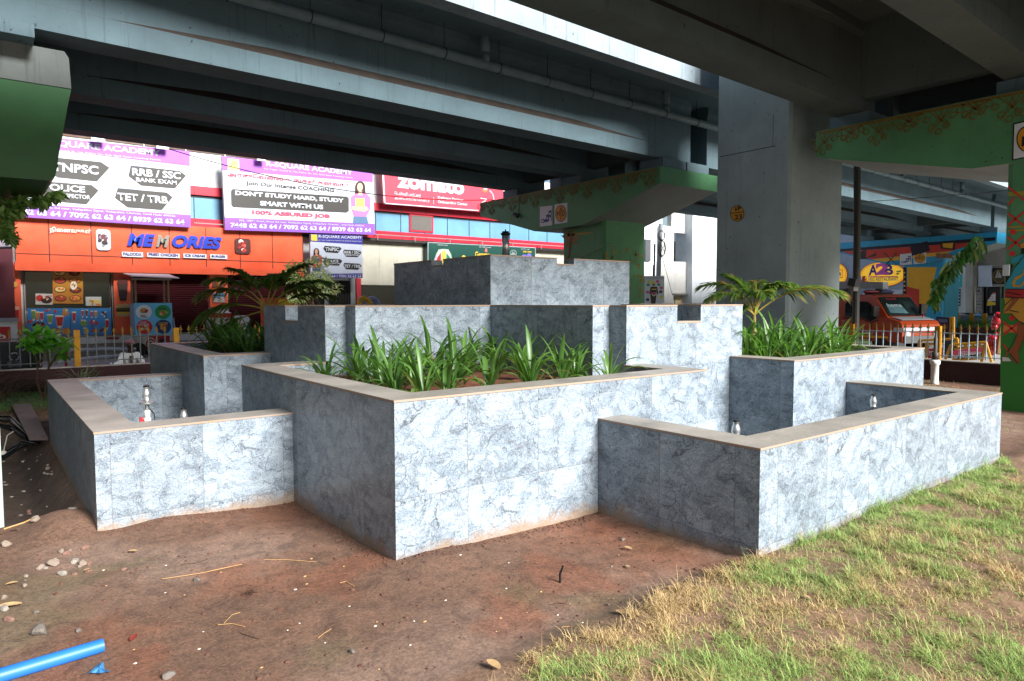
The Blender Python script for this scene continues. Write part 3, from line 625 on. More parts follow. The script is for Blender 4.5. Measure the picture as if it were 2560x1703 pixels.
P([(408, 380), (560, 360), (560, 480), (400, 480)], 4.4, 7); P([(395, 395), (430, 375), (470, 380), (470, 420), (400, 430)], 4.9, 5)
for pts in ([(318, 745), (345, 690), (410, 660), (428, 640), (414, 625), (430, 618), (436, 650), (400, 690), (350, 720), (345, 755), (390, 765), (430, 720), (434, 740), (400, 778), (330, 775)],): P(pts, 5.4, 5)
for a, b in (((262, 795), (560, 797)), ((255, 866), (560, 882)), ((300, 690), (345, 600)), ((345, 600), (440, 480)), ((310, 1010), (380, 1080)), ((380, 1080), (440, 1107)), ((375, 1105), (365, 1200)), ((365, 1200), (285, 1350)), ((440, 1180), (378, 1360)), ((300, 1370), (375, 1462)), ((300, 985), (380, 1000)), ((258, 940), (330, 870)), ((262, 820), (400, 850))):
    rib(mb, s_(*a), s_(*b), 1.1, 6.2, 7)
mb.build('painted_dancer', mt, PR)
mb = MB(); f2 = Face('x', 11.79); a = f2.p(2513, 690); mb.box((a[0]-.05, a[1]-.06, a[2]), (a[0]-.002, a[1]+.02, a[2]+.16)); tag(mb.build('junction_box', flat('b9c2c0'), loc=a), 'small pale electrical box fixed to the painted dancer pier', 'junction box')
mb = MB()
a = f2.p(2430, 437); mb = MB(); mb.tube([Px(2143, 415, 15.6), Px(2143, 560, 15.6), Px(2140, 800, 15.6)-np.array((0, 0, .7))], .075, 12)
tag(mb.build('lamp_pole', mat('dark pole paint', '33312d', .6), loc=Pz(2143, 960, 0)), 'dark slim metal pole rising behind the right fence to the flyover', 'pole')
t = thing('camera_housing', 'pair of small grey camera boxes strapped to the dark pole', 'camera', Px(2130, 740, 15.45))
for i, (u0, v0, u1, v1) in enumerate(((2128, 697, 2146, 716), (2131, 716, 2142, 728))):
    a, b = Px(u0, v0, 15.45), Px(u1, v1, 15.45); mb = MB(); mb.box((15.3, b[1], b[2]), (15.52, a[1], a[2]), R=Matrix.Rotation(.2*(1-i), 3, 'X')); mb.build('camera_box', flat('6a6862' if i else '2a2a28'), t)
# tall column between the decks
CX, CY = (11.6, 13.45), (6.83, 8.37)
t = thing('tall_column', 'tall square grey blue concrete column with yellow number disc, between the two flyovers', 'column', (12.5, 7.6, 0))
mb = MB(); c = .05
mb.prism([(CX[0]+c, CY[0], -.5), (CX[1], CY[0], -.5), (CX[1], CY[1], -.5), (CX[0], CY[1], -.5), (CX[0], CY[0]+c, -.5)], (0, 0, 14)); mb.build('shaft', concrete('column paint', '93a0a0', '4e5858', .6, .35), t)
mb = MB(); mb.box((CX[0]-.001, CY[0]+.3, 4.42), (CX[0]+.01, CY[1]-.05, 4.435)); mb.box((CX[0]-.001, CY[0]+.35, 4.435), (CX[0]+.01, CY[0]+.36, 5.0)); mb.build('formwork_joint', flat('30383a'), t)
f = Face('x', CX[0], .004); mb = MB(); f.disc(mb, 1843, 534, 17.5, 20.5, 1, 0, 28); f.disc(mb, 1843, 534, 16, 19, 2, 1, 28); f.rect(mb, 1827, 532.5, 534.5, 1859, 3, 0); mb.build('number_disc', [flat('1c1812'), flat('c98a17')], t)
f.text('VP', 1836, 518, 529, 1853, flat('1c1812'), t, 3, bold=.03, slant=.15); f.text('23', 1837, 537, 550, 1855, flat('1c1812'), t, 3, bold=.02)
# ------------------------------------------------------------------ street front behind the fountain (plane y = 24)
ORG = mat('orange panel', 'ea6442', .35, var=.05, scale=1.5, c2='dc5230')
MAROON = mat('maroon shutter', '4a1a20', .45, var=.15, scale=3)
CREAM = concrete('cream render', 'c6c3b2', '7d7a6c', .85, .6)
WHITEW = concrete('white wall paint', 'd4d6d6', '8d8c86', .8, .35)
REDP = mat('red cladding', 'b8283a', .3, var=.06)
BLUEG = mat('blue tinted glass', '5f8aa4', .3, var=.2, scale=.6, spec=.4)
DKGL = mat('dark shop glass', '14201f', .2, var=.3, scale=2, spec=.3)
GREYC = concrete('raw concrete', '8b8880', '4e4c47', .9, .5)
DARK = mat('dark interior', '0e0d0d', .8)
WHT, BLK, PUR, PUR2, PNK, CHAR, LAV = [flat(c) for c in ('b6babf', '151515', '9a54ba', '8450b8', 'c8405e', '34322f', '98a0bc')]
z1 = lambda x, y: (x/3.683, 300+y/3.683)
z2 = lambda x, y: (500+x/3.683, 350+y/3.683)
z4 = lambda x, y: (900+x/3.185, 350+y/3.185)
F24 = Face('y', 24.0)
B = thing('shop_building', 'long row of shops with orange fascia, blue glass band and red cladding', 'building', (9, 24, 0))
mb = MB(); mb.box((-14, 24.06, -.3), (26.5, 34, 7.0)); mb.build('wall', WHITEW, B)
mb = MB(); mb.box((.86, 23.62, 2.74), (9.02, 24.05, 4.02)); mb.box((.82, 23.54, 2.5), (9.02, 24.05, 2.738)); mb.build('fascia', ORG, B)
mb = MB(); dk = flat('3a1a12')
for u in (124, 230, 331, 425, 516, 601, 682, 758):
    x = Py(u, 640, 23.6)[0]; mb.box((x-.012, 23.612, 2.745), (x+.012, 23.619, 4.01))
mb.box((.87, 23.611, 2.96), (9.0, 23.618, 2.98)); mb.build('panel_joints', dk, B)
mb = MB(); mb.box((5.0, 23.9, 5.06), (25.6, 24.05, 5.34)); mb.build('red_band', REDP, B)
mb = MB(); mb.box((5.0, 23.86, 4.02), (25.6, 24.05, 4.30)); mb.build('red_band', REDP, B)
mb = MB(); mb.box((5.0, 24.0, 4.302), (25.6, 24.05, 5.058)); mb.build('glass_band', BLUEG, B)
mb = MB()
for i in range(19): x = 5.6+i*1.07; mb.box((x-.012, 23.985, 4.304), (x+.012, 23.998, 5.056)); mb.box((x-.01, 23.855, 4.03), (x+.01, 23.859, 4.29)); mb.box((x-.01, 23.894, 5.07), (x+.01, 23.899, 5.33))
mb.box((5, 23.98, 4.99), (25.6, 23.999, 5.056)); mb.build('mullions', flat('1c1e22'), B)
a, b = F24.p(1022, 535), F24.p(1082, 583); mb = MB(); mb.box((a[0], 23.95, b[2]), (b[0], 23.984, a[2]+.02)); mb.build('window_frame', REDP, B)
mb = MB(); mb.box((a[0]+.07, 23.94, b[2]+.07), (b[0]-.07, 23.949, a[2]-.05)); mb.build('window_mesh', mat('insect mesh', '5a5652', .8, var=.2, scale=30), B)
mb = MB(); mb.box((11.25, 23.95, 2.25), (25.6, 24.05, 3.90)); mb.build('cream_wall', CREAM, B)
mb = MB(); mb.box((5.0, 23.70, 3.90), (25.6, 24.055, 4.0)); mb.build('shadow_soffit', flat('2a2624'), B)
mb = MB(); mb.tube([(5.5, 23.6, 4.12), (25.5, 23.6, 4.12)], .018, 6)
for i in range(9): mb.tube([(11.9+i*1.6, 23.6, 3.93), (11.9+i*1.6, 23.6, 4.12), (11.9+i*1.6, 23.86, 4.12)], .015, 6)
mb.build('bracket_rail', flat('8d8b88'), B)
mb = MB(); mb.box((11.4, 23.98, .5), (20, 24.05, 2.248)); mb.build('shop_glass', DKGL, B)
mb = MB()
for x in (13.15, 13.3, 15.1): mb.box((x, 23.95, .5), (x+.05, 23.979, 2.248))
mb.build('glass_frame', flat('5d6b68'), B)
rr = MB(); rr.tube([(-3, 24.0, 6.72), (12.4, 24.0, 6.74)], .02, 6); rr.tube([(-3, 24.0, 6.55), (12.4, 24.0, 6.57)], .014, 6)
for i in range(13): rr.tube([(-3+i*1.2, 24.0, 6.4), (-3+i*1.2, 24.0, 6.74)], .018, 6)
rr.build('roof_rail', flat('d9dcdc'), B)
mb = MB(); mb.box((-6, 24.02, 6.45), (12.3, 24.055, 7.3)); mb.build('brown_backing', mat('rusty board', '5a3a2c', .8, var=.3, scale=1.5, c2='6d6258'), B)
# shop openings below the orange fascia
def orect(nm, uL, vt, vb, uR, m, Y=23.9, th=.12):
    f = Face('y', Y); a, b, c = f.p(uL, vt), f.p(uL, vb), f.p(uR, vb); mb = MB(); mb.box((a[0], Y, b[2]), (c[0], Y+th, a[2])); return mb.build(nm, m, B)
orect('pillar_panel', -6, 660, 836, 57, ORG, 23.86, .2); orect('pillar_panel', 283, 683, 836, 330, ORG, 23.86, .2); orect('pillar_panel', 523, 686, 769, 570, ORG, 23.86, .2)
orect('window_glass', 62, 675, 770, 276, DKGL, 23.95, .05)
for u in (57, 275): orect('window_frame', u, 668, 838, u+8, flat('3a1418'), 23.93, .1)
for uL, uR in ((331, 522), (571, 764)):
    f = Face('y', 23.98); a, b, c = f.p(uL, 670), f.p(uL, 834), f.p(uR, 834); mb = MB(); k = 34; dz = (a[2]-b[2])/k
    for i in range(k):
        z = b[2]+i*dz; mb.add([(a[0], 24.0, z), (c[0], 24.0, z), (c[0], 23.955, z+dz*.5), (a[0], 23.955, z+dz*.5), (c[0], 24.0, z+dz), (a[0], 24.0, z+dz)], [(0, 1, 2, 3), (3, 2, 4, 5)])
    mb.build('roller_shutter', MAROON, B)
for u in (326, 518, 571, 762): orect('shutter_guide', u, 680, 850, u+5, flat('571d26'), 23.9, .1)
mb = MB(); mb.box((-6, 23.55, -.3), (9.1, 24.05, .60)); mb.build('plinth', GREYC, B)
mb = MB(); mb.box((1.0, 23.52, .40), (9.1, 23.549, .61)); mb.build('plinth_edge', WHITEW, B)
mb = MB(); mb.box((-6, 22.9, -.3), (11, 23.515, .33)); mb.build('step', GREYC, B)
# doorway beside the orange shop
orect('door_void', 776, 700, 800, 905, DARK, 23.97, .06); orect('door_jamb', 811, 715, 800, 822, flat('8d8f92'), 23.9, .06); orect('door_jamb', 876, 690, 800, 892, flat('8d8f92'), 23.9, .06)
orect('red_pillar', 891, 696, 800, 904, REDP, 23.82, .14); orect('red_jamb', 772, 690, 800, 779, flat('8c1f3c'), 23.85, .1)
mb = MB(); f = Face('y', 23.96)
for i in range(8): u = 825+i*6.4; a, b = f.p(u, 712), f.p(u, 800); mb.box((a[0]-.012, 23.94, b[2]), (a[0]+.012, 23.955, a[2]))
mb.build('door_grille', flat('22211f'), B)
mb = MB(); a = f.p(837, 729); mb.ell((a[0], 23.93, a[2]), .03, 8, 6); e = bpy.data.materials.new('pilot lamp'); e.use_nodes = True
e.node_tree.nodes['Principled BSDF'].inputs['Emission Color'].default_value = (1, .1, .03, 1); e.node_tree.nodes['Principled BSDF'].inputs['Emission Strength'].default_value = 3; mb.build('pilot_light', e, B)
# food pictures: an oval plate of coloured pieces
FOOD = ['b5452c', 'd98a3a', 'e8c87a', '6e2f1a', 'c9302c', '7aa04a', 'f0e6d0', '3a1a14']
def blobs(fc, mb, u, v, ru, rv, k, ly, seed, pal, n=9):
    r = random.Random(seed)
    for i in range(n):
        a, q = r.random()*6.28, math.sqrt(r.random())*.72
        fc.disc(mb, u+ru*q*math.cos(a), v+rv*q*math.sin(a), ru*(.16+.22*r.random()), rv*(.16+.22*r.random()), ly+.08*i, pal[r.randrange(len(pal))], 9, r.random()*3)
FM = [flat(c) for c in FOOD]
def glassful(fc, mb, u, v, w, h, ly, mi, mf):          # a tall drinking glass
    fc.poly(mb, [(u-w, v-h), (u+w, v-h), (u+w*.6, v+h*.75), (u-w*.6, v+h*.75)], ly, mf); fc.poly(mb, [(u-w*.9, v-h*.75), (u+w*.9, v-h*.75), (u+w*.55, v+h*.65), (u-w*.55, v+h*.65)], ly+.5, mi)
    fc.poly(mb, [(u-w*.2, v+h*.75), (u+w*.2, v+h*.75), (u+w*.6, v+h), (u-w*.6, v+h)], ly, mf)
QUAD = {}
def sign(nm, label, cat, pts, Y, m, th=.12, group=None):
    f = Face('y', Y); q = [f.p(u, v) for u, v in pts]; loc = (sum(p[0] for p in q)/len(q), Y, min(p[2] for p in q))
    t = thing(nm, label, cat, loc, group); QUAD[t.name] = pts; mb = MB(); mb.prism(q, (0, th, 0)); mb.build('panel', m, t); return t, f
def arrowbox(f, t, pts, zf, nm='arrow_panel'):
    mb = MB(); f.poly(mb, [zf(*p) for p in pts], 1); mb.build(nm, CHAR, t)
def tx(f, t, s, zf, xL, xR, yt, yb, m, ly=3, **k):
    a = zf(xL, yb); b = zf(xR, yt); c = zf(xR, yb); q = QUAD.get(t.name)
    if q is None or len(q) != 4: return f.textR(s, a[0], b[0], b[1], c[1], m, t, ly, **k)
    lv = lambda p0, p1, u: p0[1]+(p1[1]-p0[1])*(u-p0[0])/(p1[0]-p0[0])       # baseline parallel to the panel's own edges
    T, Bq = (q[0], q[1]), (q[3], q[2]); fr = (c[1]-lv(*T, c[0]))/(lv(*Bq, c[0])-lv(*T, c[0])); va = lv(*T, a[0])+fr*(lv(*Bq, a[0])-lv(*T, a[0]))
    P0, P1, P2 = f.p(a[0], va, ly), f.p(c[0], c[1], ly), f.p(b[0], b[1], ly); R = P1-P0; R[1] = 0
    return text(s, P0, R, np.linalg.norm(R), P2[2]-P1[2], m, t, lift=0, **k)
PH3 = '7448 62 63 64 / 7092 62 63 64 / 8939 62 63 64'; ADR = '202, 100FT Road, Arcot Rd near, Vadapalani Signal, Vadapalani, Chennai, Tamil Nadu 600026'
SUB = 'For Tnpsc, Tnusrb SI, Tet, Police, Ssc, Rrb, Bank Exam Coaching Centre'
# billboard, left
t, f = sign('billboard', 'large purple and white coaching billboard with four black arrow panels above the orange shop', 'billboard', [(-22, 328), z1(1748, 290), z1(1755, 990), (-22, 538)], 23.4, WHT, .15)
f.poly(MB(), [(-22, 328), z1(1748, 290), z1(1748, 425), (-22, 357)], 1).build('purple_band', PUR, t); f.poly(MB(), [(-22, 503), z1(1755, 875), z1(1755, 990), (-22, 538)], 1).build('purple_band', PUR2, t)
for q in ([(1175, 383), (1430, 412), (1200, 475), (1168, 470)], [(1048, 590), (1330, 628), (1085, 690), (1043, 675)], [(520, 535), (720, 565), (540, 580)]): f.poly(MB(), [z1(*p) for p in q], .7).build('pale_shadow', LAV, t)
for p in ([(450, 340), (930, 388), (1008, 440), (893, 567), (530, 530), (400, 440)], [(1205, 420), (1655, 470), (1713, 513), (1610, 632), (1300, 605), (1182, 517)],
          [(400, 565), (845, 600), (908, 650), (795, 778), (470, 748), (340, 660)], [(1085, 628), (1535, 668), (1590, 712), (1490, 830), (1175, 806), (1057, 718)]): arrowbox(f, t, p, z1)
for s, a, b, c, d, bo_ in (('R-SQUARE ACADEMY', 360, 1480, 280, 343, .03), (SUB, 330, 1480, 362, 382, .01), ('TNPSC', 480, 908, 425, 505, .03), ('RRB / SSC', 1218, 1665, 482, 548, .03), ('BANK EXAM', 1253, 1628, 560, 597, .02),
                          ('POLICE', 400, 785, 612, 672, .03), ('SUB INSPECTOR', 440, 832, 695, 732, .02), ('TET / TRB', 1083, 1545, 705, 772, .03), (ADR, 40, 1615, 875, 900, .01), (PH3, -15, 1700, 918, 965, .04)):
    tx(f, t, s, z1, a, b, c, d, WHT, bold=bo_)
for i, (x, y) in enumerate(((890, 183), (1480, 255))):
    a = f.p(*z1(x, y)); mb = MB(); mb.box((a[0]-.17, 23.1, a[2]-.09), (a[0]+.17, 23.2, a[2]+.11)); mb.tube([(a[0], 23.2, a[2]), (a[0], 23.5, a[2]+.1)], .02, 6); mb.build('floodlight', flat('e8e6e0'), t)
# billboard, right
t, f = sign('billboard', 'purple and white coaching billboard with Tamil line and a woman in pink holding books', 'billboard', [z2(203, 148), z2(1590, 305), z2(1612, 873), z2(232, 828)], 23.4, WHT, .15)
f.poly(MB(), [z2(203, 148), z2(1590, 305), z2(1590, 390), z2(208, 278)], 1).build('purple_band', PUR, t); f.poly(MB(), [z2(228, 713), z2(1608, 772), z2(1612, 873), z2(232, 828)], 1).build('purple_band', PUR2, t)
mb = MB(); f.poly(mb, [z2(255, 170), z2(358, 182), z2(362, 285), z2(257, 276)], 2); mb.build('emblem', flat('d9d87a'), t); tx(f, t, 'R', z2, 285, 340, 200, 250, flat('8a8a40'), 3, slant=.3)
mb = MB(); f.poly(mb, [z2(*p) for p in ((300, 452), (1355, 522), (1370, 540), (1370, 655), (1350, 670), (305, 620), (288, 600), (285, 470))], 1); mb.build('slogan_panel', CHAR, t)
for s, a, b, c, d, m, k in (('R-SQUARE ACADEMY', 608, 1405, 280, 333, WHT, .03), (SUB, 592, 1405, 342, 360, WHT, .01), ('அரசுேவைல உங்கள் கனவா ?', 255, 1365, 395, 440, PNK, .02), ('Join Our Intense COACHING', 425, 1235, 448, 490, CHAR, .02),
                           ("DON'T STUDY HARD, STUDY", 325, 1325, 540, 585, WHT, .05), ('SMART WITH US', 553, 1135, 598, 640, WHT, .05), ('100% ASSURED JOB', 480, 1197, 685, 730, PNK, .05), (ADR, 358, 1510, 782, 802, WHT, .01), (PH3, 280, 1575, 812, 852, WHT, .04)):
    tx(f, t, s, z2, a, b, c, d, m, bold=k)
def woman(f, t, zf, x, y, s, pal):
    mb = MB(); Q = lambda pts, ly, mi: f.poly(mb, [zf(x+a*s, y+b*s) for a, b in pts], ly, mi)
    el = lambda a, b, ra, rb, ly, mi: f.disc(mb, *zf(x+a*s, y+b*s), ra*s/3.683, rb*s/3.683, ly, mi, 16)
    el(0, 0, 48, 62, 2, 0); Q([(20, -20), (48, 10), (55, 150), (25, 160), (10, 60)], 2.2, 0); Q([(-45, 0), (-20, 20), (-22, 70), (-50, 60)], 2.2, 0)
    Q([(-85, 85), (-40, 55), (60, 55), (92, 90), (95, 190), (55, 270), (-55, 270), (-80, 190)], 2.5, 1); Q([(-15, 35), (18, 35), (22, 70), (-18, 70)], 3, 2); el(-2, -5, 26, 40, 3.5, 2)
    Q([(-60, 262), (60, 265), (75, 330), (-65, 328)], 2.6, 3); Q([(-85, 170), (60, 175), (80, 200), (40, 222), (-70, 205)], 3.2, 2); Q([(-45, 95), (40, 100), (42, 175), (-40, 172)], 3, 4); Q([(-40, 90), (35, 92), (35, 100), (-40, 98)], 3.1, 5); Q([(60, 230), (110, 210), (115, 300), (80, 320)], 2.3, 6)
    mb.build('printed_woman', pal, t)
SKIN = flat('d6a58a'); woman(f, t, z2, 1475, 440, 1.0, [flat('2a1a18'), flat('d86aa8'), SKIN, flat('4a6a8a'), flat('e0c85a'), flat('3a6a9a'), flat('b8b4c0')])
a = f.p(*z2(540, 180)); mb = MB(); mb.box((a[0]-.14, 23.1, a[2]-.09), (a[0]+.14, 23.2, a[2]+.09)); mb.tube([(a[0], 23.2, a[2]), (a[0], 23.5, a[2]+.1)], .02, 6); mb.build('floodlight', flat('e8e6e0'), t)
# red delivery-partner sign
t, f = sign('billboard', 'red sign with white rounded lettering beside the purple billboard, partly behind the flyover', 'billboard', [z4(172, 180), z4(1140, 330), z4(1140, 585), z4(190, 508)], 23.5, flat('d8374a'), .12)
mb = MB(); f.poly(mb, [z4(172, 180), z4(186, 182), z4(203, 508), z4(190, 508)], 1); f.poly(mb, [z4(190, 500), z4(950, 560), z4(950, 566), z4(190, 508)], 1); f.rect(mb, z4(585, 0)[0], z4(0, 455)[1], z4(0, 510)[1], z4(588, 0)[0], 1); mb.build('white_border', WHT, t)
for s, a, b, c, d, k in (('zomato', 295, 830, 325, 440, .045), ('ெடலிவரி பார்ட்னர்', 275, 485, 430, 462, .02), ('ஆன்ேபார்டிங் ெசன்டர்', 275, 555, 475, 503, .02), ('Delivery Partner', 620, 823, 468, 492, .02), ('Onboarding Center', 620, 857, 502, 530, .02)):
    tx(f, t, s, z4, a, b, c, d, WHT, 2, bold=k)
mb = MB(); f.disc(mb, *z4(995, 400), 7, 6, 2, 1); f.disc(mb, *z4(1000, 385), 5, 4, 2.5, 0)
for q in range(9): a = .2+q*.2; f.disc(mb, *z4(1000+65*math.cos(a-1.2), 470+75*math.sin(a-1.2)), 1.6, 1.6, 2, 0, 8)
f.poly(mb, [z4(960, 460), z4(1010, 470), z4(1010, 476), z4(960, 466)], 2); f.poly(mb, [z4(965, 500), z4(1000, 478), z4(1004, 484), z4(969, 506)], 2); mb.build('printed_rider', [WHT, flat('e0603a')], t)
# dark green juice sign
zg = lambda x, y: (1080+x/6.547, 600+y/6.547)
t, f = sign('shop_sign', 'dark green shop sign with striped emblem and yellow name, half hidden by the top tier', 'sign', [zg(-70, 37), zg(1695, 125), zg(1695, 420), zg(-70, 420)], 23.6, mat('bottle green sign', '16483f', .4, var=.1), .3)
mb = MB(); f.poly(mb, [zg(-70, 37), zg(1695, 125), zg(1695, 133), zg(-70, 45)], 1); f.poly(mb, [zg(-70, 45), zg(-60, 45), zg(-60, 420), zg(-70, 420)], 1); f.poly(mb, [zg(1688, 128), zg(1695, 128), zg(1695, 420), zg(1688, 420)], 1); mb.build('white_edge', WHT, t)
mb = MB(); f.disc(mb, *zg(190, 280), 21, 21, 1, 4, 14); f.poly(mb, [zg(10, 380), zg(110, 155), zg(270, 155), zg(360, 380)], 2, 0)
f.poly(mb, [zg(60, 380), zg(90, 290), zg(145, 210), zg(145, 380)], 3, 1); f.poly(mb, [zg(160, 380), zg(160, 190), zg(195, 170), zg(228, 190), zg(228, 380)], 3, 2); f.poly(mb, [zg(238, 380), zg(238, 215), zg(295, 290), zg(310, 380)], 3, 3)
f.disc(mb, *zg(520, 290), 5, 6, 2, 2); f.disc(mb, *zg(1332, 222), 8, 9, 2, 0, 20); f.disc(mb, *zg(1332, 222), 7.3, 8.2, 2.5, 5, 20)
f.poly(mb, [zg(1300, 225), zg(1365, 225), zg(1372, 238), zg(1290, 240)], 3, 0); f.poly(mb, [zg(1318, 190), zg(1326, 190), zg(1326, 235), zg(1318, 235)], 3, 0); f.poly(mb, [zg(1338, 195), zg(1345, 195), zg(1345, 235), zg(1338, 235)], 3, 0)
f.disc(mb, *zg(1590, 260), 6, 6, 2, 6); f.disc(mb, *zg(1510, 270), 6, 5, 2, 6); f.poly(mb, [zg(865, 200), zg(868, 150), zg(885, 130), zg(903, 150), zg(908, 200)], 2, 7); mb.build('printed_emblems', [WHT, flat('b02a34'), flat('d9c04a'), flat('2f7a4a'), flat('6a9a5a'), flat('16483f'), flat('7a6ac0'), flat('b86a6a')], t)
for s, a, b, c, d, m in (('ஶ்ரீ மதுரை துைண', 95, 260, 76, 103, WHT), ('திருச்சி துைண', 770, 975, 112, 138, WHT), ('பகவதி துைண', 1455, 1603, 143, 166, WHT), ('Gemmu', 705, 940, 195, 285, flat('d9b83a')), ('63801 60228', 1487, 1628, 183, 208, flat('d9b83a'))):
    tx(f, t, s, zg, a, b, c, d, m, 2, bold=.03)
# small blue coaching board
t, f = sign('shop_sign', 'small blue and white coaching board hung below the right billboard over a dark doorway', 'sign', [z2(1015, 866), z2(1498, 882), z2(1497, 1272), z2(1018, 1270)], 23.25, flat('b4bac8'), .08)
NB = flat('2e2a86'); f.poly(MB(), [z2(1015, 866), z2(1498, 882), z2(1498, 965), z2(1015, 935)], 1).build('blue_band', NB, t); f.poly(MB(), [z2(1018, 1232), z2(1497, 1226), z2(1497, 1272), z2(1018, 1270)], 1).build('blue_band', NB, t); f.poly(MB(), [z2(1022, 870), z2(1078, 872), z2(1080, 930), z2(1024, 926)], 2).build('emblem', flat('c9b23a'), t)
for p in ([(1150, 975), (1285, 985), (1305, 1000), (1270, 1042), (1160, 1035), (1135, 1000)], [(1325, 1010), (1475, 1020), (1487, 1042), (1450, 1080), (1345, 1075), (1318, 1035)], [(1150, 1090), (1290, 1098), (1310, 1115), (1280, 1158), (1160, 1152), (1140, 1120)], [(1330, 1132), (1470, 1140), (1488, 1160), (1455, 1196), (1345, 1190), (1320, 1152)]):
    mb = MB(); f.poly(mb, [z2(*q) for q in p], 1.5); mb.build('arrow_panel', BLK, t)
for s, a, b, c, d in (('R-SQUARE ACADEMY', 1092, 1490, 888, 916), (SUB, 1092, 1490, 930, 940), ('TNPSC', 1155, 1280, 992, 1025), ('RRB / SSC', 1328, 1473, 1025, 1049), ('BANK EXAM', 1340, 1460, 1054, 1068), ('POLICE', 1165, 1275, 1103, 1128), ('SUB INSPECTOR', 1170, 1290, 1133, 1145), ('TET / TRB', 1328, 1475, 1150, 1178), (ADR, 1150, 1490, 1230, 1240), ('8939 62 63 64 / 7092 62 63 64', 1030, 1485, 1244, 1269)):
    tx(f, t, s, z2, a, b, c, d, WHT, 3, bold=.02)
woman(f, t, z2, 1072, 1030, .55, [flat('141010'), flat('b83038'), flat('b8866a'), flat('3a4a6a'), flat('4a5aa0'), flat('c0b040'), flat('8a8a9a')])
# orange fascia lettering
f = Face('y', 23.612, .01); BLU = mat('blue letter face', '1c3fb4', .35, var=.08); t = thing('sign_lettering', 'raised blue italic shop name letters on the orange fascia, one letter bare', 'sign', f.p(*z1(1600, 1170)))
for s, a, b, c, d, m in (('ME', 1170, 1432, 1055, 1170, BLU), ('M', 1436, 1565, 1063, 1175, flat('8a857a')), ('ORIES', 1587, 2045, 1080, 1192, BLU)): tx(f, t, s, z1, a, b, c, d, m, 6, bold=.05, slant=.25)
mb = MB()
for s_x in range(5): f.poly(mb, [z1(1470+s_x*20, 1070), z1(1475+s_x*20, 1070), z1(1462+s_x*20, 1170), z1(1457+s_x*20, 1170)], 5.8)
mb.build('bare_ribs', flat('4a463e'), t)
t = thing('sign_lettering', 'white Tamil shop name letters at the left of the orange fascia', 'sign', f.p(*z1(650, 1055))); tx(f, t, 'நிைனவுகள்', z1, 460, 840, 1003, 1062, flat('d9d4cc'), 5, bold=.02)
for s, x0, x1_, y0, y1 in (('FALOODA', 1122, 1318, 1213, 1265), ('FRIED CHICKEN', 1355, 1655, 1222, 1272), ('ICE CREAM', 1688, 1902, 1230, 1277), ('BURGER', 1935, 2092, 1237, 1281)):
    a, b = f.p(*z1(x0, y0), 6), f.p(*z1(x1_, y1), 6); t = thing('name_plaque', 'small white plaque reading %s under the blue shop name' % s, 'sign', ((a[0]+b[0])/2, a[1], b[2]), 'white plaques under the shop name')
    mb = MB(); mb.box((a[0], a[1], b[2]), (b[0], a[1]+.055, a[2])); mb.build('panel', flat('dfe2e8'), t); tx(f, t, s, z1, x0+14, x1_-14, y0+12, y1-12, flat('24307a'), 7.2, bold=.03)
for nm, x0, x1_, y0, y1, cols, bgc in (('tall ice cream sundae picture', 882, 1022, 1005, 1203, ['3a2a2a', 'd0cfd4', '6a3a40', 'f0f0f0', '8a8f9a'], 'c4ccd8'), ('red fried chicken picture', 2163, 2310, 1087, 1235, ['b02a24', '7a1c18', 'd8564a', '2a1a14', '6a8a3a', 'e8dccc'], '4a2018')):
    a, b = f.p(*z1(x0, y0), 5), f.p(*z1(x1_, y1), 5); t = thing('picture_panel', 'rounded %s on the orange fascia' % nm, 'sign', ((a[0]+b[0])/2, a[1], b[2]))
    mb = MB(); w, h = (b[0]-a[0])/2, (a[2]-b[2])/2; cx, cz = (a[0]+b[0])/2, (a[2]+b[2])/2; r = .09
    mb.prism([(cx+sx*(w-r)+r*math.cos(q), a[1], cz+sz*(h-r)+r*math.sin(q)) for sx, sz, q0 in ((1, 1, 0), (-1, 1, 1.571), (-1, -1, 3.142), (1, -1, 4.712)) for q in (q0, q0+.52, q0+1.05, q0+1.571)], (0, .045, 0)); mb.build('panel', flat(bgc), t)
    mb = MB(); cu, cv = z1((x0+x1_)/2, (y0+y1)/2); blobs(f, mb, cu, cv, (x1_-x0)/9.2, (y1-y0)/8.6, 0, 6, 3, list(range(len(cols))), 16); mb.build('printed_food', [flat(c) for c in cols], t)
# posters in and around the shop window
zw = lambda x, y: (x/6.273, 680+y/6.273)
def poster(label, pts, Y, bgc, fn, cols, nm='poster'):
    t, f = sign(nm, label, 'poster', pts, Y, flat(bgc) if isinstance(bgc, str) else bgc, .02); mb = MB(); fn(f, mb); mb.build('printed_food', [flat(c) for c in cols], t); return t
def p1(f, mb):
    for i, (x, y) in enumerate(((945, 135), (1175, 135), (945, 275), (1185, 285), (950, 415), (1180, 415), (935, 15), (1165, 15))):
        f.disc(mb, *zw(x, y), 15, 8, 1, 7); f.disc(mb, *zw(x, y-3), 13, 6.4, 1.4, i % 4); blobs(f, mb, *zw(x, y-4), 11, 5, 0, 1.8, i, [0, 1, 2, 3, 4], 6)
    f.disc(mb, *zw(1155, 215), 8.5, 10.5, 3, 6); blobs(f, mb, *zw(1155, 210), 6, 8, 0, 3.4, 31, [0, 5, 4], 7)
poster('tall yellow to orange menu poster of dark food plates in the shop window', [zw(825, -20), zw(1300, -20), zw(1305, 500), zw(825, 495)], 23.9, mat('menu poster print', 'c49a1e', .4, c2='b4562a', scale=.9), p1, FOOD)
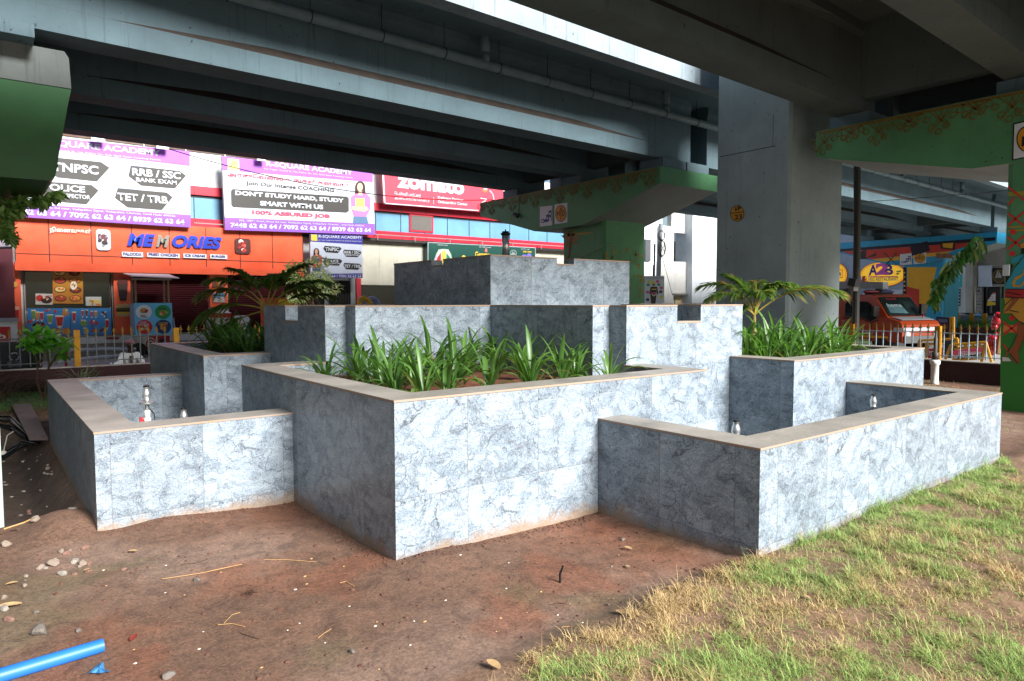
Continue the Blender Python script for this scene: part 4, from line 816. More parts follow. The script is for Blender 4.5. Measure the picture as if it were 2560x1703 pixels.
poster('small white rice dish poster left of the yellow menu', [zw(558, 338), zw(825, 345), zw(825, 515), zw(558, 510)], 23.9, 'c9c6c0', lambda f, mb: (f.disc(mb, *zw(620, 410), 9, 8, 1, 4), f.disc(mb, *zw(730, 440), 14, 9, 1, 7), blobs(f, mb, *zw(715, 420), 10, 6, 0, 1.5, 5, [0, 1, 6], 8), f.poly(mb, [zw(725, 370), zw(815, 372), zw(815, 385), zw(725, 383)], 1, 4)), FOOD)
poster('small white and yellow snack poster right of the yellow menu', [zw(1342, 390), zw(1588, 390), zw(1592, 535), zw(1345, 530)], 23.9, 'c9ccc6', lambda f, mb: (f.disc(mb, *zw(1510, 465), 13, 5, 1, 2), blobs(f, mb, *zw(1440, 480), 8, 9, 0, 1.5, 6, [1, 3, 2], 8), f.poly(mb, [zw(1505, 500), zw(1590, 500), zw(1590, 530), zw(1505, 530)], 1, 1)), FOOD)
def p2(f, mb):
    for i, (x, y, w, h, mi) in enumerate(((525, 680, 6, 14, 5), (590, 700, 5, 13, 1), (655, 700, 5, 12, 4), (785, 740, 8, 12, 5), (935, 780, 11, 16, 4))): glassful(f, mb, *zw(x, y), w, h, 1, mi, 6)
    blobs(f, mb, *zw(730, 600), 12, 6, 0, 1, 4, [1, 4], 6); blobs(f, mb, *zw(1020, 630), 13, 11, 0, 1, 8, [1, 2], 8); blobs(f, mb, *zw(600, 830), 19, 9, 0, 1, 2, [4, 7, 4], 10); blobs(f, mb, *zw(860, 920), 30, 9, 0, 1, 7, [0, 1, 2, 5, 6], 16); f.disc(mb, *zw(1040, 930), 11, 8, 3, 1); f.disc(mb, *zw(865, 620), 4, 4, 1, 4); f.disc(mb, *zw(470, 780), 5, 4, 1, 4)
def p3(f, mb):
    for x, y, w, h, mi in ((1165, 710, 5, 14, 4), (1295, 655, 3.5, 9, 0), (1360, 655, 3.5, 10, 3), (1440, 665, 3.5, 9, 0), (1505, 665, 4, 9, 1), (1680, 820, 5, 13, 4), (1335, 925, 5, 8, 5)): glassful(f, mb, *zw(x, y), w, h, 1, mi, 6)
    f.disc(mb, *zw(1315, 810), 9, 7, 1, 5); blobs(f, mb, *zw(1305, 770), 10, 5, 0, 2, 2, [6, 2], 6); blobs(f, mb, *zw(1475, 800), 13, 9, 0, 1, 5, [4, 6, 0], 9); blobs(f, mb, *zw(1640, 670), 10, 10, 0, 1, 6, [7, 3, 6], 9); blobs(f, mb, *zw(1620, 910), 13, 8, 0, 1, 9, [7, 5, 4], 9); blobs(f, mb, *zw(1180, 920), 9, 7, 0, 1, 3, [4, 7], 7); blobs(f, mb, *zw(1450, 920), 8, 6, 0, 1, 1, [4, 5, 6], 7)
BP = mat('blue drinks poster', '2a86cc', .35, var=.15, scale=.8)
poster('left half of the blue drinks and fruit poster below the shop window', [zw(435, 570), zw(1098, 570), zw(1105, 990), zw(425, 975)], 23.88, BP, p2, FOOD)
poster('right half of the blue drinks and ice cream poster below the shop window', [zw(1108, 570), zw(1740, 570), zw(1750, 990), zw(1112, 990)], 23.88, BP, p3, FOOD)
z3 = lambda x, y: (x/3.683, 600+y/3.683)
def cut(label, fn, cols, uv, Y=23.83):
    t = thing('food_cutout', label, 'sign', Face('y', Y).p(*uv)); mb = MB(); fn(Face('y', Y), mb); mb.build('printed_food', [flat(c) for c in cols], t)
cut('printed ice cream sundae cup on the far left orange pillar', lambda f, mb: (f.poly(mb, [zw(120, 220), zw(250, 220), zw(200, 330), zw(165, 330)], 1, 3), f.disc(mb, *zw(135, 195), 8, 7, 1.5, 0), f.disc(mb, *zw(228, 198), 8, 7, 1.5, 1), f.disc(mb, *zw(170, 130), 12, 6, 1.2, 2), f.poly(mb, [zw(170, 330), zw(195, 330), zw(230, 375), zw(135, 378)], 1, 4)), ['9a5a9a', 'c9963a', '3a1a18', '3a2a2c', 'b8b4b0'], (30, 740))
cut('printed tall red juice glass on the far left orange pillar', lambda f, mb: (f.poly(mb, [zw(95, 560), zw(300, 560), zw(285, 780), zw(130, 780)], 1, 0), f.poly(mb, [zw(88, 545), zw(305, 545), zw(302, 595), zw(92, 595)], 1.5, 1), f.disc(mb, *zw(90, 515), 8, 8, 1, 2), f.disc(mb, *zw(165, 510), 13, 6, 2, 3)), ['a81f28', 'd8a090', '9a9a6a', '5a6a2a'], (33, 800))
cut('printed tall falooda glass on the middle orange pillar', lambda f, mb: (f.poly(mb, [z3(1080, 395), z3(1178, 395), z3(1165, 560), z3(1105, 560)], 1, 0), f.disc(mb, *z3(1130, 385), 13, 8, 2, 1), f.poly(mb, [z3(1100, 470), z3(1165, 470), z3(1160, 540), z3(1106, 540)], 2, 2)), ['3a2a22', '5a2a24', '4a3a44'], (306, 740))
cut('printed burger on the middle orange pillar', lambda f, mb: (f.disc(mb, *z3(1135, 620), 19, 9, 1, 0), f.poly(mb, [z3(1070, 625), z3(1200, 625), z3(1205, 645), z3(1068, 645)], 2, 1), f.poly(mb, [z3(1072, 645), z3(1200, 645), z3(1198, 662), z3(1072, 662)], 2, 2), f.poly(mb, [z3(1075, 662), z3(1198, 662), z3(1195, 680), z3(1078, 680)], 2, 3), f.disc(mb, *z3(1135, 690), 18, 5, 1.5, 0)), ['c9a070', '4a5a2a', '3a1a14', 'd8b43a'], (308, 790))
cut('brown fried dish picture on the right orange pillar', lambda f, mb: (f.rect(mb, 531, 698, 719, 562, 1, 0), blobs(f, mb, 546, 708, 14, 8, 0, 2, 4, [1, 2, 3], 9)), ['6a3a22', 'b0602c', '8a4420', 'c98a4a'], (546, 719))
cut('blue lake boat picture on the right orange pillar', lambda f, mb: (f.rect(mb, 532, 733, 756, 563, 1, 0), f.poly(mb, [(533, 748), (560, 742), (563, 756), (533, 756)], 2, 1), f.poly(mb, [(532, 736), (563, 739), (563, 742), (532, 739)], 2, 2), blobs(f, mb, 548, 748, 12, 5, 0, 3, 8, [1, 2, 3], 6)), ['5a8ab0', 'b0aca4', '2a3a2a', '6a2a2a'], (547, 756))
# ------------------------------------------------------------------ fences round the garden
YEL = mat('yellow post paint', 'b07c10', .5, var=.15); GOLD = mat('gilt finial', '806428', .5, .3, var=.2); PICK = mat('pale blue picket paint', 'a8bccb', .5, var=.1); PICKG = mat('grey picket paint', '5c5f62', .5, var=.15)
WALLB = mat('dark oxide wall', '33181a', .75, var=.3, scale=2, bump=.2, bscale=30); CHALK = mat('chipped wall top', '9a938c', .9, var=.3, scale=6)
def fence(label, p0, p1, step, posts, pm, wall_top=.41):
    p0, p1 = np.array(p0, float), np.array(p1, float); L = np.linalg.norm(p1-p0); d = (p1-p0)/L; n = np.array([-d[1], d[0]])
    t = thing('garden_fence', label, 'fence', (*((p0+p1)/2), 0)); mid = (p0+p1)/2
    def slab(a, b, w, z0, z1, mb): mb.prism([(*(p0+d*a-n*w), z0), (*(p0+d*b-n*w), z0), (*(p0+d*b+n*w), z0), (*(p0+d*a+n*w), z0)], (0, 0, z1-z0)); return mb
    slab(0, L, .11, -.4, wall_top-.012, MB()).build('plinth_wall', WALLB, t); slab(0, L, .115, wall_top-.012, wall_top, MB()).build('wall_top', CHALK, t)
    for z, r in ((.50, .010), (.955, .010)): mb = MB(); mb.tube([(*(p0), z), (*(p1), z)], r, 6); mb.build('rail', pm, t)
    m0 = None; k = int(L/step); cnt = 0
    for i in range(k):
        s = i*step+step/2
        if any(abs(s-q) < .06 for q in posts): continue
        p = p0+d*s
        if m0 is None:
            mb = MB(); R = Matrix.Rotation(math.atan2(d[1], d[0]), 3, 'Z'); mb.box((-.009, -.009, .45), (.009, .009, .97), 0, R, (0, 0, .5)); mb.box((-.016, -.016, .97), (.016, .016, .985), 1, R, (0, 0, .97))
            mb.box((-.009, -.009, .985), (.009, .009, 1.03), 1, R, (0, 0, 1))
            a = [R@Vector(q) for q in ((-.032, 0, 1.04), (0, -.012, 1.035), (.032, 0, 1.04), (0, .012, 1.035), (0, 0, 1.15), (0, 0, 1.03))]
            mb.add(a, [(0, 1, 4), (1, 2, 4), (2, 3, 4), (3, 0, 4), (1, 0, 5), (2, 1, 5), (3, 2, 5), (0, 3, 5)], 1)
            o = mb.build('picket', [pm, GOLD]); m0 = o.data; bpy.data.objects.remove(o)
        o = bpy.data.objects.new('picket', m0); COL.objects.link(o); o.parent = t; o.location = (*(p-mid), 0); ROOT[o.name] = ROOT[t.name]; cnt += 1
        if cnt >= 100: break
    for q in posts:
        p = p0+d*q; mb = MB(); R = Matrix.Rotation(math.atan2(d[1], d[0]), 3, 'Z'); mb.box((p[0]-.05, p[1]-.05, wall_top-.02), (p[0]+.05, p[1]+.05, 1.09), 0, R); mb.build('post', YEL, t)
    return t
fence('spiked grey railing with yellow posts on a dark wall, between fountain and shops', (-1.3, 15.13), (15.15, 15.13), .148, [.25+2.47-1.78*1, 2.72, 4.42, 6.1, 7.8, 9.5, 11.2, 12.9], PICKG)
fence('spiked pale blue railing with yellow posts on a dark wall, in front of the truck', (15.3, 2.6), (15.3, 15.1), .147, [3.12, 4.85, 6.6, 8.4, 10.2, 12.0], PICK)
# ------------------------------------------------------------------ things between fence and shops
def P3(*a): return Vector(map(float, a))
def cart():
    f = Face('y', 22.3); zc = lambda x, y: (320+x/7.84, 680+y/7.84); a, b, c = f.p(*zc(125, 610)), f.p(*zc(125, 1240)), f.p(*zc(880, 1240))
    t = thing('food_cart', 'food cart with four round food pictures on its sky blue front', 'food cart', ((a[0]+c[0])/2, 22.3, 0))
    mb = MB(); mb.box((a[0], 22.3, b[2]), (c[0], 22.36, a[2]), 0); mb.box((a[0], 22.365, b[2]), (c[0], 23.1, a[2]-.02), 1); mb.build('counter', [flat('6cc4f0'), flat('8fa6b8')], t)
    for x in (a[0]+.06, c[0]-.06):
        for y in (22.4, 23.0): mb = MB(); mb.box((x-.025, y, a[2]), (x+.025, y+.05, f.p(*zc(500, 140))[2])); mb.build('roof_post', flat('8a7560'), t)
    r0, r1, r2, r3 = [Py(*zc(*q), 22.0) for q in ((45, 50), (970, 65), (1010, 148), (80, 105))]
    mb = MB(); z = f.p(*zc(500, 125))[2]
    mb.prism([(r0[0], 23.2, z+.14), (r1[0], 23.2, z+.14), (r2[0], 22.0, z-.01), (r3[0], 22.0, z+.03)], (0, 0, .025)); mb.build('roof_sheet', flat('d9dad8'), t)
    mb = MB(); mb.box((a[0]-.02, 22.36, z-.05), (c[0]+.02, 22.42, z)); mb.build('roof_beam', flat('a89a8a'), t)
    for x in (a[0]+.15, c[0]-.15): mb = MB(); mb.lathe((x, 22.7, .22), [(.05, -.03), (.2, -.03), (.2, .03), (.05, .03)], 16, 0, Matrix.Rotation(1.571, 3, 'X')); mb.build('wheel', BLACK, t)
    cols = [flat(q) for q in ('e4e8ee', '2a9a58', 'c9243a', '243a72', 'd98a44', 'b5562a', 'e8d8a8', '7ab04a', '1c1c1c', 'd8a83a')]
    mb = MB()
    for (x, y), ci, pal in (((310, 785), 0, [4, 5, 7, 4]), ((685, 785), 1, [4, 6, 5, 7]), ((322, 1080), 2, [6, 4, 6, 5]), ((690, 1075), 3, [5, 4, 9, 5])):
        u, v = zc(x, y); f.disc(mb, u, v, 20, 17.8, 1, ci, 26); blobs(f, mb, u, v+(1 if ci else -3), 12, 9, 0, 2, x+y, pal, 12)
    f.disc(mb, *zc(367, 757), 3.6, 3.2, 4, 2); mb.build('printed_food', cols, t)
    for s, x0, x1_, y0, y1, m in (('FRIED', 243, 340, 845, 866, 8), ('CHICKEN', 243, 382, 872, 894, 8), ('TURKEY', 610, 750, 705, 738, 8), ('CHICKEN', 232, 360, 975, 1000, 0), ('KATHI ROLL', 190, 415, 1010, 1048, 0), ('CHICKEN', 600, 775, 985, 1040, 9)):
        a, b = zc(x0, y0), zc(x1_, y1); f.textR(s, a[0], b[0], a[1], b[1], cols[m], t, 4.5, bold=.03)
    return t
cart()
f = Face('y', 22.9); a, b = f.p(343, 841), f.p(427, 879); t = thing('drinks_freezer', 'low red and white ice cream freezer under the blue food cart', 'freezer', ((a[0]+b[0])/2, 22.9, 0))
mb = MB(); mb.box((a[0], 22.9, b[2]-.05), (b[0], 23.4, a[2])); mb.build('body', flat('d6d5d2'), t)
mb = MB(); f.rect(mb, 369, 841, 880, 426, 1, 0); f.disc(mb, 377, 862, 15, 18, 2, 1, 24); f.disc(mb, 377, 862, 12.5, 15, 3, 0, 24); f.disc(mb, 377, 862, 9.5, 11, 4, 1, 24); f.disc(mb, 377, 862, 6.5, 8, 5, 0, 24); f.disc(mb, 377, 862, 3, 4, 6, 1); f.poly(mb, [(395, 858), (403, 847), (414, 846), (417, 858), (404, 862)], 3, 2); mb.build('printed_front', [flat('b8242f'), flat('e4e2e0'), flat('241a1e')], t)
for s, u0, u1 in (('KWALITY', 354, 358), ("WALL'S", 347, 351)):
    p0, p1 = f.p(u0, 848, 2), f.p(u1, 874, 2); text(s, (p0[0], p0[1], p0[2]), (0, 0, -1), p0[2]-p1[2], p1[0]-p0[0], flat('8a2a34'), t, up=(1, 0, 0), lift=-.002, bold=.02)
zk = lambda x, y: (400+x/6.547, 700+y/6.547); f = Face('y', 21.8)
a, b, c = f.p(*zk(825, 600)), f.p(*zk(845, 1010)), f.p(*zk(1160, 1010)); t = thing('kiosk', 'small white kiosk with red band and pointed roof before the maroon shutter', 'kiosk', ((b[0]+c[0])/2, 21.8, 0)); w = c[0]-b[0]
mb = MB(); mb.box((b[0], 21.8, 0), (c[0], 21.8+w, a[2])); mb.build('body', flat('c9c8c4'), t)
mb = MB(); mb.box((b[0]-.03, 21.77, a[2]-.03), (c[0]+.03, 21.83+w, a[2]+.1)); mb.box((b[0]-.02, 21.78, 0), (b[0]+.03, 21.799, a[2]-.03)); mb.build('red_band', flat('b8202c'), t)
ap = f.p(*zk(985, 455)); e = .03; z = a[2]+.1; q = [(b[0]-e, 21.77, z), (c[0]+e, 21.77, z), (c[0]+e, 21.83+w, z), (b[0]-e, 21.83+w, z), ((b[0]+c[0])/2, 21.8+w/2, ap[2]+.06)]
mb = MB(); mb.add(q, [(0, 1, 4), (1, 2, 4), (2, 3, 4), (3, 0, 4), (3, 2, 1, 0)]); mb.build('roof', flat('d6d5d0'), t)
mb = MB(); r = random.Random(3)
for i in range(16): x = 940+r.random()*190; y = 635+r.random()*260; f.poly(mb, [zk(x, y), zk(x+50, y-22), zk(x+52, y-8), zk(x+6, y+14)], 1)
mb.build('printed_ornament', flat('2a2626'), t)
t = thing('plastic_chair', 'white plastic chair before the maroon shutter, behind the left palm', 'chair', Py(*zk(1430, 1010), 21.9)*np.array((1, 1, 0))); a = f.p(*zk(1430, 850)); x, z = a[0], a[2]
mb = MB(); mb.prism([(x-.22, 22.3, z), (x+.22, 22.3, z), (x+.25, 22.38, z+.42), (x+.15, 22.4, z+.5), (x-.15, 22.4, z+.5), (x-.25, 22.38, z+.42)], (0, .03, 0)); mb.build('backrest', flat('d9d8d4'), t)
mb = MB(); mb.box((x-.24, 21.88, z-.04), (x+.24, 22.34, z-.0)); mb.build('seat', flat('d9d8d4'), t)
for sx in (-.2, .2):
    for y in (21.92, 22.3): mb = MB(); mb.tube([(x+sx, y, z-.04), (x+sx*1.15, y, 0)], .025, 6); mb.build('leg', flat('d9d8d4'), t)
for i, (p, q, lab) in enumerate((((433, 795), (443, 872), 'thin pale pole leaning beside the blue food cart'), ((511, 783), (521, 828), 'thin pale pole leaning on the shutter beside the kiosk'))):
    a, b = Py(*p, 22.6), Py(*q, 22.2); mb = MB(); mb.tube([a, b, b+(b-a)*.12], .022, 6); tag(mb.build('leaning_pole', flat('a9b0b8'), loc=b), lab, 'pole')
# left: freezer, bins, neighbour's awning
f = Face('y', 22.4); a, b = f.p(0, 806), f.p(46, 880); t = thing('chest_freezer', 'red and white chest freezer with silver lid at the far left', 'freezer', (a[0], 22.4, 0))
mb = MB(); mb.box((a[0]-.8, 22.4, .1), (b[0], 23.1, a[2])); mb.build('body', flat('cfd2d4'), t); mb = MB(); mb.box((a[0]-.82, 22.36, a[2]+.002), (b[0]+.02, 23.12, a[2]+.1)); mb.build('lid', flat('8d949c'), t)
mb = MB(); f.rect(mb, -30, 818, 864, 28, 1, 0); blobs(f, mb, 6, 842, 10, 11, 0, 2, 5, [1, 2, 1], 9); mb.build('printed_front', [flat('b41a24'), flat('e0d8cc'), flat('3a2a22')], t)
def bin_(label, u, v, Y, w, h, c, sym):
    a = Py(u, v, Y); t = thing('wheeled_bin', label, 'bin', (a[0], Y, 0)); x = a[0]
    mb = MB(); mb.prism([(x-w*.42, Y, .05), (x+w*.42, Y, .05), (x+w*.42, Y+w*.8, .05), (x-w*.42, Y+w*.8, .05)], (0, 0, .01)); k = len(mb.v)
    mb.add([(x-w*.42, Y+.04, .06), (x+w*.42, Y+.04, .06), (x+w*.42, Y+w*.8, .06), (x-w*.42, Y+w*.8, .06), (x-w*.5, Y, h), (x+w*.5, Y, h), (x+w*.5, Y+w, h), (x-w*.5, Y+w, h)], [(0, 1, 5, 4), (1, 2, 6, 5), (2, 3, 7, 6), (3, 0, 4, 7), (4, 5, 6, 7)]); mb.build('body', c, t)
    mb = MB(); mb.box((x-w*.54, Y-.03, h+.002), (x+w*.54, Y+w+.02, h+.06)); mb.build('rim', c, t)
    for sx in (-1, 1): mb = MB(); mb.lathe((x+sx*w*.4, Y+w*.85, .1), [(.02, -.03), (.1, -.03), (.1, .03), (.02, .03)], 14, 0, Matrix.Rotation(1.571, 3, 'Y')); mb.build('wheel', BLACK, t)
    if sym:
        mb = MB()
        for q in range(3):
            a0 = 1.571+q*2.094; mb.tube([(x+.085*math.cos(a0+s), Y+.005-.0, h*.58+.085*math.sin(a0+s)) for s in np.linspace(-.8, .7, 6)], .016, 5)
        mb.build('recycling_mark', flat('aab2ba'), t)
        text('RECYCLE', (x-.13, Y+.01, h*.33), (1, 0, 0), .26, .05, flat('8a929a'), t); text('MARKET', (x-.11, Y+.012, h*.24), (1, 0, 0), .22, .045, flat('8a929a'), t)
    return t
bin_('dark grey wheeled bin with pale recycling mark, behind the railing', 36, 900, 19.2, .56, .66, mat('grey bin plastic', '33383f', .45), True)
bin_('dark green wheeled bin beside the grey bin, behind the small tree', 78, 900, 19.4, .5, .66, mat('green bin plastic', '1c3322', .45), False)
t = thing('shop_building', 'neighbouring dark red shop with pale awning at the far left edge', 'building', (-3, 23.9, 0))
mb = MB(); mb.box((-7, 23.3, .6), (.78, 24.05, 4.0)); mb.build('wall', flat('5a1f2c'), t)
mb = MB(); mb.prism([Py(-60, 590, 22.4), Py(28, 592, 22.4), Py(26, 620, 22.0), Py(-60, 620, 22.0)], (0, .02, -.02)); mb.build('awning', flat('c9b8c0'), t)
mb = MB(); mb.tube([Py(-60, 622, 22.0), Py(30, 619, 22.0)], .03, 6); mb.build('awning_rail', flat('3a3a3c'), t)
mb = MB(); a = Py(165, 905, 19); mb.tube([(a[0], 19, -.05), (a[0], 19, Py(165, 875, 19)[2])], .025, 8); tag(mb.build('marker_stick', flat('a82a34'), loc=(a[0], 19, 0)), 'short thin red stick standing in the lane behind the railing', 'stick')
for i, (p, q, r, lab) in enumerate((((165, 877), (340, 873), .05, 'pale pipe lying along the foot of the shop steps'), ((140, 906), (318, 888), .045, 'pale pipe lying askew across the lane behind the railing'))):
    a, b = Py(*p, 22.6 if i == 0 else 19.5), Py(*q, 22.6 if i == 0 else 21.6); mb = MB(); mb.tube([a, (a+b)/2+np.array((0, 0, .02)), b], r, 8); tag(mb.build('loose_pipe', flat('b4bac0'), loc=a), lab, 'pipe')
a = Py(1035/3.683, 842, 23.4); t = thing('brick_pile', 'few red bricks left on the shop ledge', 'bricks', Py(283, 846, 23.45))
for i in range(5): p = Py(277+6*(i % 3), 847-5*(i//3), 23.3); mb = MB(); mb.box((p[0]-.1, 23.3, p[2]-.02), (p[0]+.1, 23.42, p[2]+.05), 0, Matrix.Rotation(.1*i-.2, 3, 'Z')); mb.build('brick', mat('old brick', '8a4a38', .9, var=.2), t)
# person squatting behind the railing
def skin(name, verts, edges, radii, m, parent, lv=2, root=0):
    me = bpy.data.meshes.new(name); off = ROOT[parent.name]; me.from_pydata([tuple(np.array(v, float)) for v in verts], edges, []); o = bpy.data.objects.new(name, me); COL.objects.link(o)
    sm = o.modifiers.new('s', 'SKIN'); sm.use_smooth_shade = True
    for i, r in enumerate(radii): me.skin_vertices[0].data[i].radius = (r, r) if not isinstance(r, tuple) else r; me.skin_vertices[0].data[i].use_root = i == root
    o.modifiers.new('u', 'SUBSURF').levels = lv
    bpy.context.view_layer.update(); nm = bpy.data.meshes.new_from_object(o.evaluated_get(bpy.context.evaluated_depsgraph_get())); bpy.data.objects.remove(o)
    nm.materials.clear(); nm.materials.append(m); q = bpy.data.objects.new(name, nm); COL.objects.link(q); q.parent = parent; ROOT[q.name] = off; return q
def person():
    # zoom of the photo: 9.8 px per native px, origin (300, 760)
    zp = lambda x, y: (300+x/9.8, 760+y/9.8); Y = 16.6; a = Py(*zp(250, 1420), Y)
    t = thing('person', 'person squatting on the lane in white shirt and pink head cloth behind the railing', 'person', (a[0], Y, -.02)); t.rotation_euler = (0, 0, .05); ROOT[t.name] = np.zeros(3)
    SK = mat('dark skin', '3a2418', .5, var=.08); V, E, R = [], [], []
    def ch(pts, start=None):
        k = start
        for x, y, z, r in pts:
            V.append((x, y, z)); R.append(r); i = len(V)-1
            if k is not None: E.append((k, i))
            k = i
        return k
    ch([(0, .12, .27, .15), (0, .08, .45, .155), (0, .02, .62, .15), (0, -.03, .70, .075), (0, -.06, .77, .06), (0, -.08, .85, .088), (0, -.085, .93, .098), (0, -.08, .99, .07)])
    for s in (-1, 1):
        k = ch([(s*.17, .0, .63, .075), (s*.25, -.10, .45, .058), (s*.27, -.2, .335, .047), (s*.15, -.36, .37, .038), (s*.05, -.42, .40, .034), (s*.02, -.45, .41, .026)], 2)
        k = ch([(s*.13, .05, .24, .11), (s*.22, -.34, .34, .085), (s*.20, -.3, .18, .06), (s*.19, -.2, .04, .05), (s*.2, -.36, .02, .04)], 0)
    skin('body', V, E, R, SK, t)
    mb = MB(); mb.ell((0, -.165, .885), (.016, .03, .022), 8, 6); mb.build('nose', SK, t)
    for s in (-1, 1):
        mb = MB(); mb.ell((s*.036, -.158, .92), (.012, .008, .008), 8, 6); mb.build('eye', flat('d0c8c0'), t); mb = MB(); mb.ell((s*.098, -.07, .9), (.012, .028, .035), 8, 6); mb.build('ear', SK, t)
        for j in range(4): mb = MB(); mb.tube([(s*(.035-.01*j), -.45, .415-.012*j), (s*(.01-.02*j), -.48, .405-.014*j), (s*(-.02-.012*j), -.475, .385-.014*j)], [.011, .010, .008], 6); mb.build('finger', SK, t)
    mb = MB(); mb.ell((0, -.168, .855), (.03, .01, .008), 8, 6); mb.build('mouth', flat('4a2420'), t)
    V, E, R = [], [], []
    ch([(0, .12, .27, .165), (0, .08, .45, .178), (0, .02, .62, .168), (0, -.0, .68, .09)])
    for s in (-1, 1): ch([(s*.17, .0, .63, .095), (s*.255, -.10, .46, .082), (s*.27, -.17, .37, .075)], 2)
    skin('shirt', V, E, R, mat('white shirt', 'd4d8da', .8, var=.1, scale=9), t)
    mb = MB(); mb.prism([(-.05, -.17, .62), (.05, -.17, .62), (.03, -.175, .40), (-.03, -.175, .42)], (0, .01, 0)); mb.build('open_collar', SK, t)
    V, E, R = [], [], []
    for s in (-1, 1):
        if s < 0: ch([(0, .12, .25, .17)])
        ch([(s*.13, .04, .24, .13), (s*.22, -.33, .34, .10), (s*.2, -.28, .2, .085)], 0)
    skin('lungi', V, E, R, mat('dark lungi cloth', '3a2a2c', .9), t)
    mb = MB(); mb.ell((0, -.075, .985), (.118, .125, .06), 16, 8, jit=.1); mb.ell((0.02, -.08, .965), (.128, .135, .035), 16, 6, jit=.15); mb.build('head_cloth', mat('pink head cloth', 'a86a78', .9, var=.3, scale=20), t, True)
    mb = MB(); mb.poly([(-.07, -.5, .36), (.07, -.5, .37), (.09, -.49, .26), (0, -.5, .2), (-.08, -.48, .27)]); mb.build('green_cloth', flat('2a7a5a'), t)
    t.scale = (.80,)*3
person()
a = Py(293, 912, 16.5); mb = MB(); mb.ell((a[0], 16.5, .15), (.125, .12, .21), 16, 10, jit=.06); tag(mb.build('sack', mat('white sack', 'd0dae2', .8, var=.08), loc=(a[0], 16.5, 0), smooth=True), 'bulging white sack beside the squatting person', 'sack')
a = Py(277, 912, 16.3); t = thing('water_bottle', 'clear plastic water bottle with blue label beside the white sack', 'bottle', (a[0], 16.3, 0)); z = .09
mb = MB(); mb.lathe((a[0], 16.3, z), [(.045, 0), (.05, .02), (.05, .19), (.02, .24), (.02, .27)], 12); mb.build('body', mat('clear plastic', 'c4d8e8', .1, trans=.6), t, True); mb = MB(); mb.lathe((a[0], 16.3, z), [(.051, .06), (.052, .062), (.052, .14), (.051, .142)], 12); mb.build('wrapper', flat('2a5ab8'), t)
# sagging black cables across the street
def cable(label, pts, r=.012, sag=.3):
    a, b = [np.array(p, float) for p in pts]; mb = MB(); mb.tube([a+(b-a)*s-np.array((0, 0, sag*4*s*(1-s))) for s in np.linspace(0, 1, 14)], r, 5); tag(mb.build('cable', BLACK, loc=a), label, 'cable')
cable('thin black cable sagging across the right billboard to the centre pier', (Py(420, 372, 17.6), Py(1235, 500, 15.5)), .011, .35)
cable('thin black cable running behind the dark pole to the dancer pier', (Px(2100, 508, 20), Px(2520, 476, 14)), .008, .02)
cable('thin cable hanging down the front of the centre pier cap to its lamp', (Px(1299, 490, 11.93), Px(1296, 545, 11.93)), .008, 0)
t = thing('spot_lamp', 'small dark floodlight hung on the centre pier cap by cables', 'lamp', Px(1290, 540, 11.9)); a = Px(1290, 538, 11.88); mb = MB(); mb.lathe(a, [(.03, -.12), (.05, -.1), (.06, .06), (.065, .08)], 12, 0, Matrix.Rotation(1.9, 3, 'X')); mb.build('lamp_body', flat('2a2a2c'), t); mb = MB(); mb.box(a+np.array((-.02, -.1, -.03)), a+np.array((.03, -.02, .05))); mb.build('bracket', flat('6a6a68'), t)
t = thing('string_lights', 'thin string of small festive lights drooping on the centre green pier', 'lights', Px(1505, 610, 12.2)); p0, p1 = Px(1410, 645, 12.24), Py(1512, 610, 12.1); mb = MB(); pts = [p0+(p1-p0)*s-np.array((0, 0, .12*4*s*(1-s))) for s in np.linspace(0, 1, 14)]; mb.tube(pts, .006, 5); mb.build('wire', flat('8a9a8a'), t)
mb = MB(); [mb.ell(p-np.array((0, 0, .03)), .018, 6, 5) for p in pts[1:-1:2]]; mb.build('bulbs', flat('9a8a6a'), t)
# yellow and blue play tubes glimpsed behind the fountain
for c, u, Y, lab in ((mat('yellow rubber', 'c9a024', .4), 912, 19.0, 'yellow padded hoop beyond the middle tier'), (mat('blue rubber', '7a8cb0', .4), 933, 19.6, 'grey blue padded hoop beside the yellow hoop')):
    a = Py(u, 757, Y); R = .17; mb = MB(); mb.tube([(a[0]-R, Y, 0)]+[(a[0]-R*math.cos(q), Y+.1*math.sin(q), a[2]-.03+R*math.sin(q)) for q in np.linspace(0, 3.14, 12)]+[(a[0]+R, Y, 0)], .07, 10); tag(mb.build('padded_hoop', c, loc=(a[0], Y, 0), smooth=True), lab, 'hoop')
mb = MB(); a = Py(708, 756, 20); mb.box((a[0]-.5, 20, 0), (a[0]+.45, 20.5, a[2]+.12), 0); mb.box((a[0]-.15, 19.98, a[2]-.3), (a[0]+.25, 19.999, a[2]+.09), 1); tag(mb.build('street_box', [flat('c9502a'), flat('d6b42a')], loc=(a[0], 20, 0)), 'orange box with yellow panel behind the left palm', 'box')
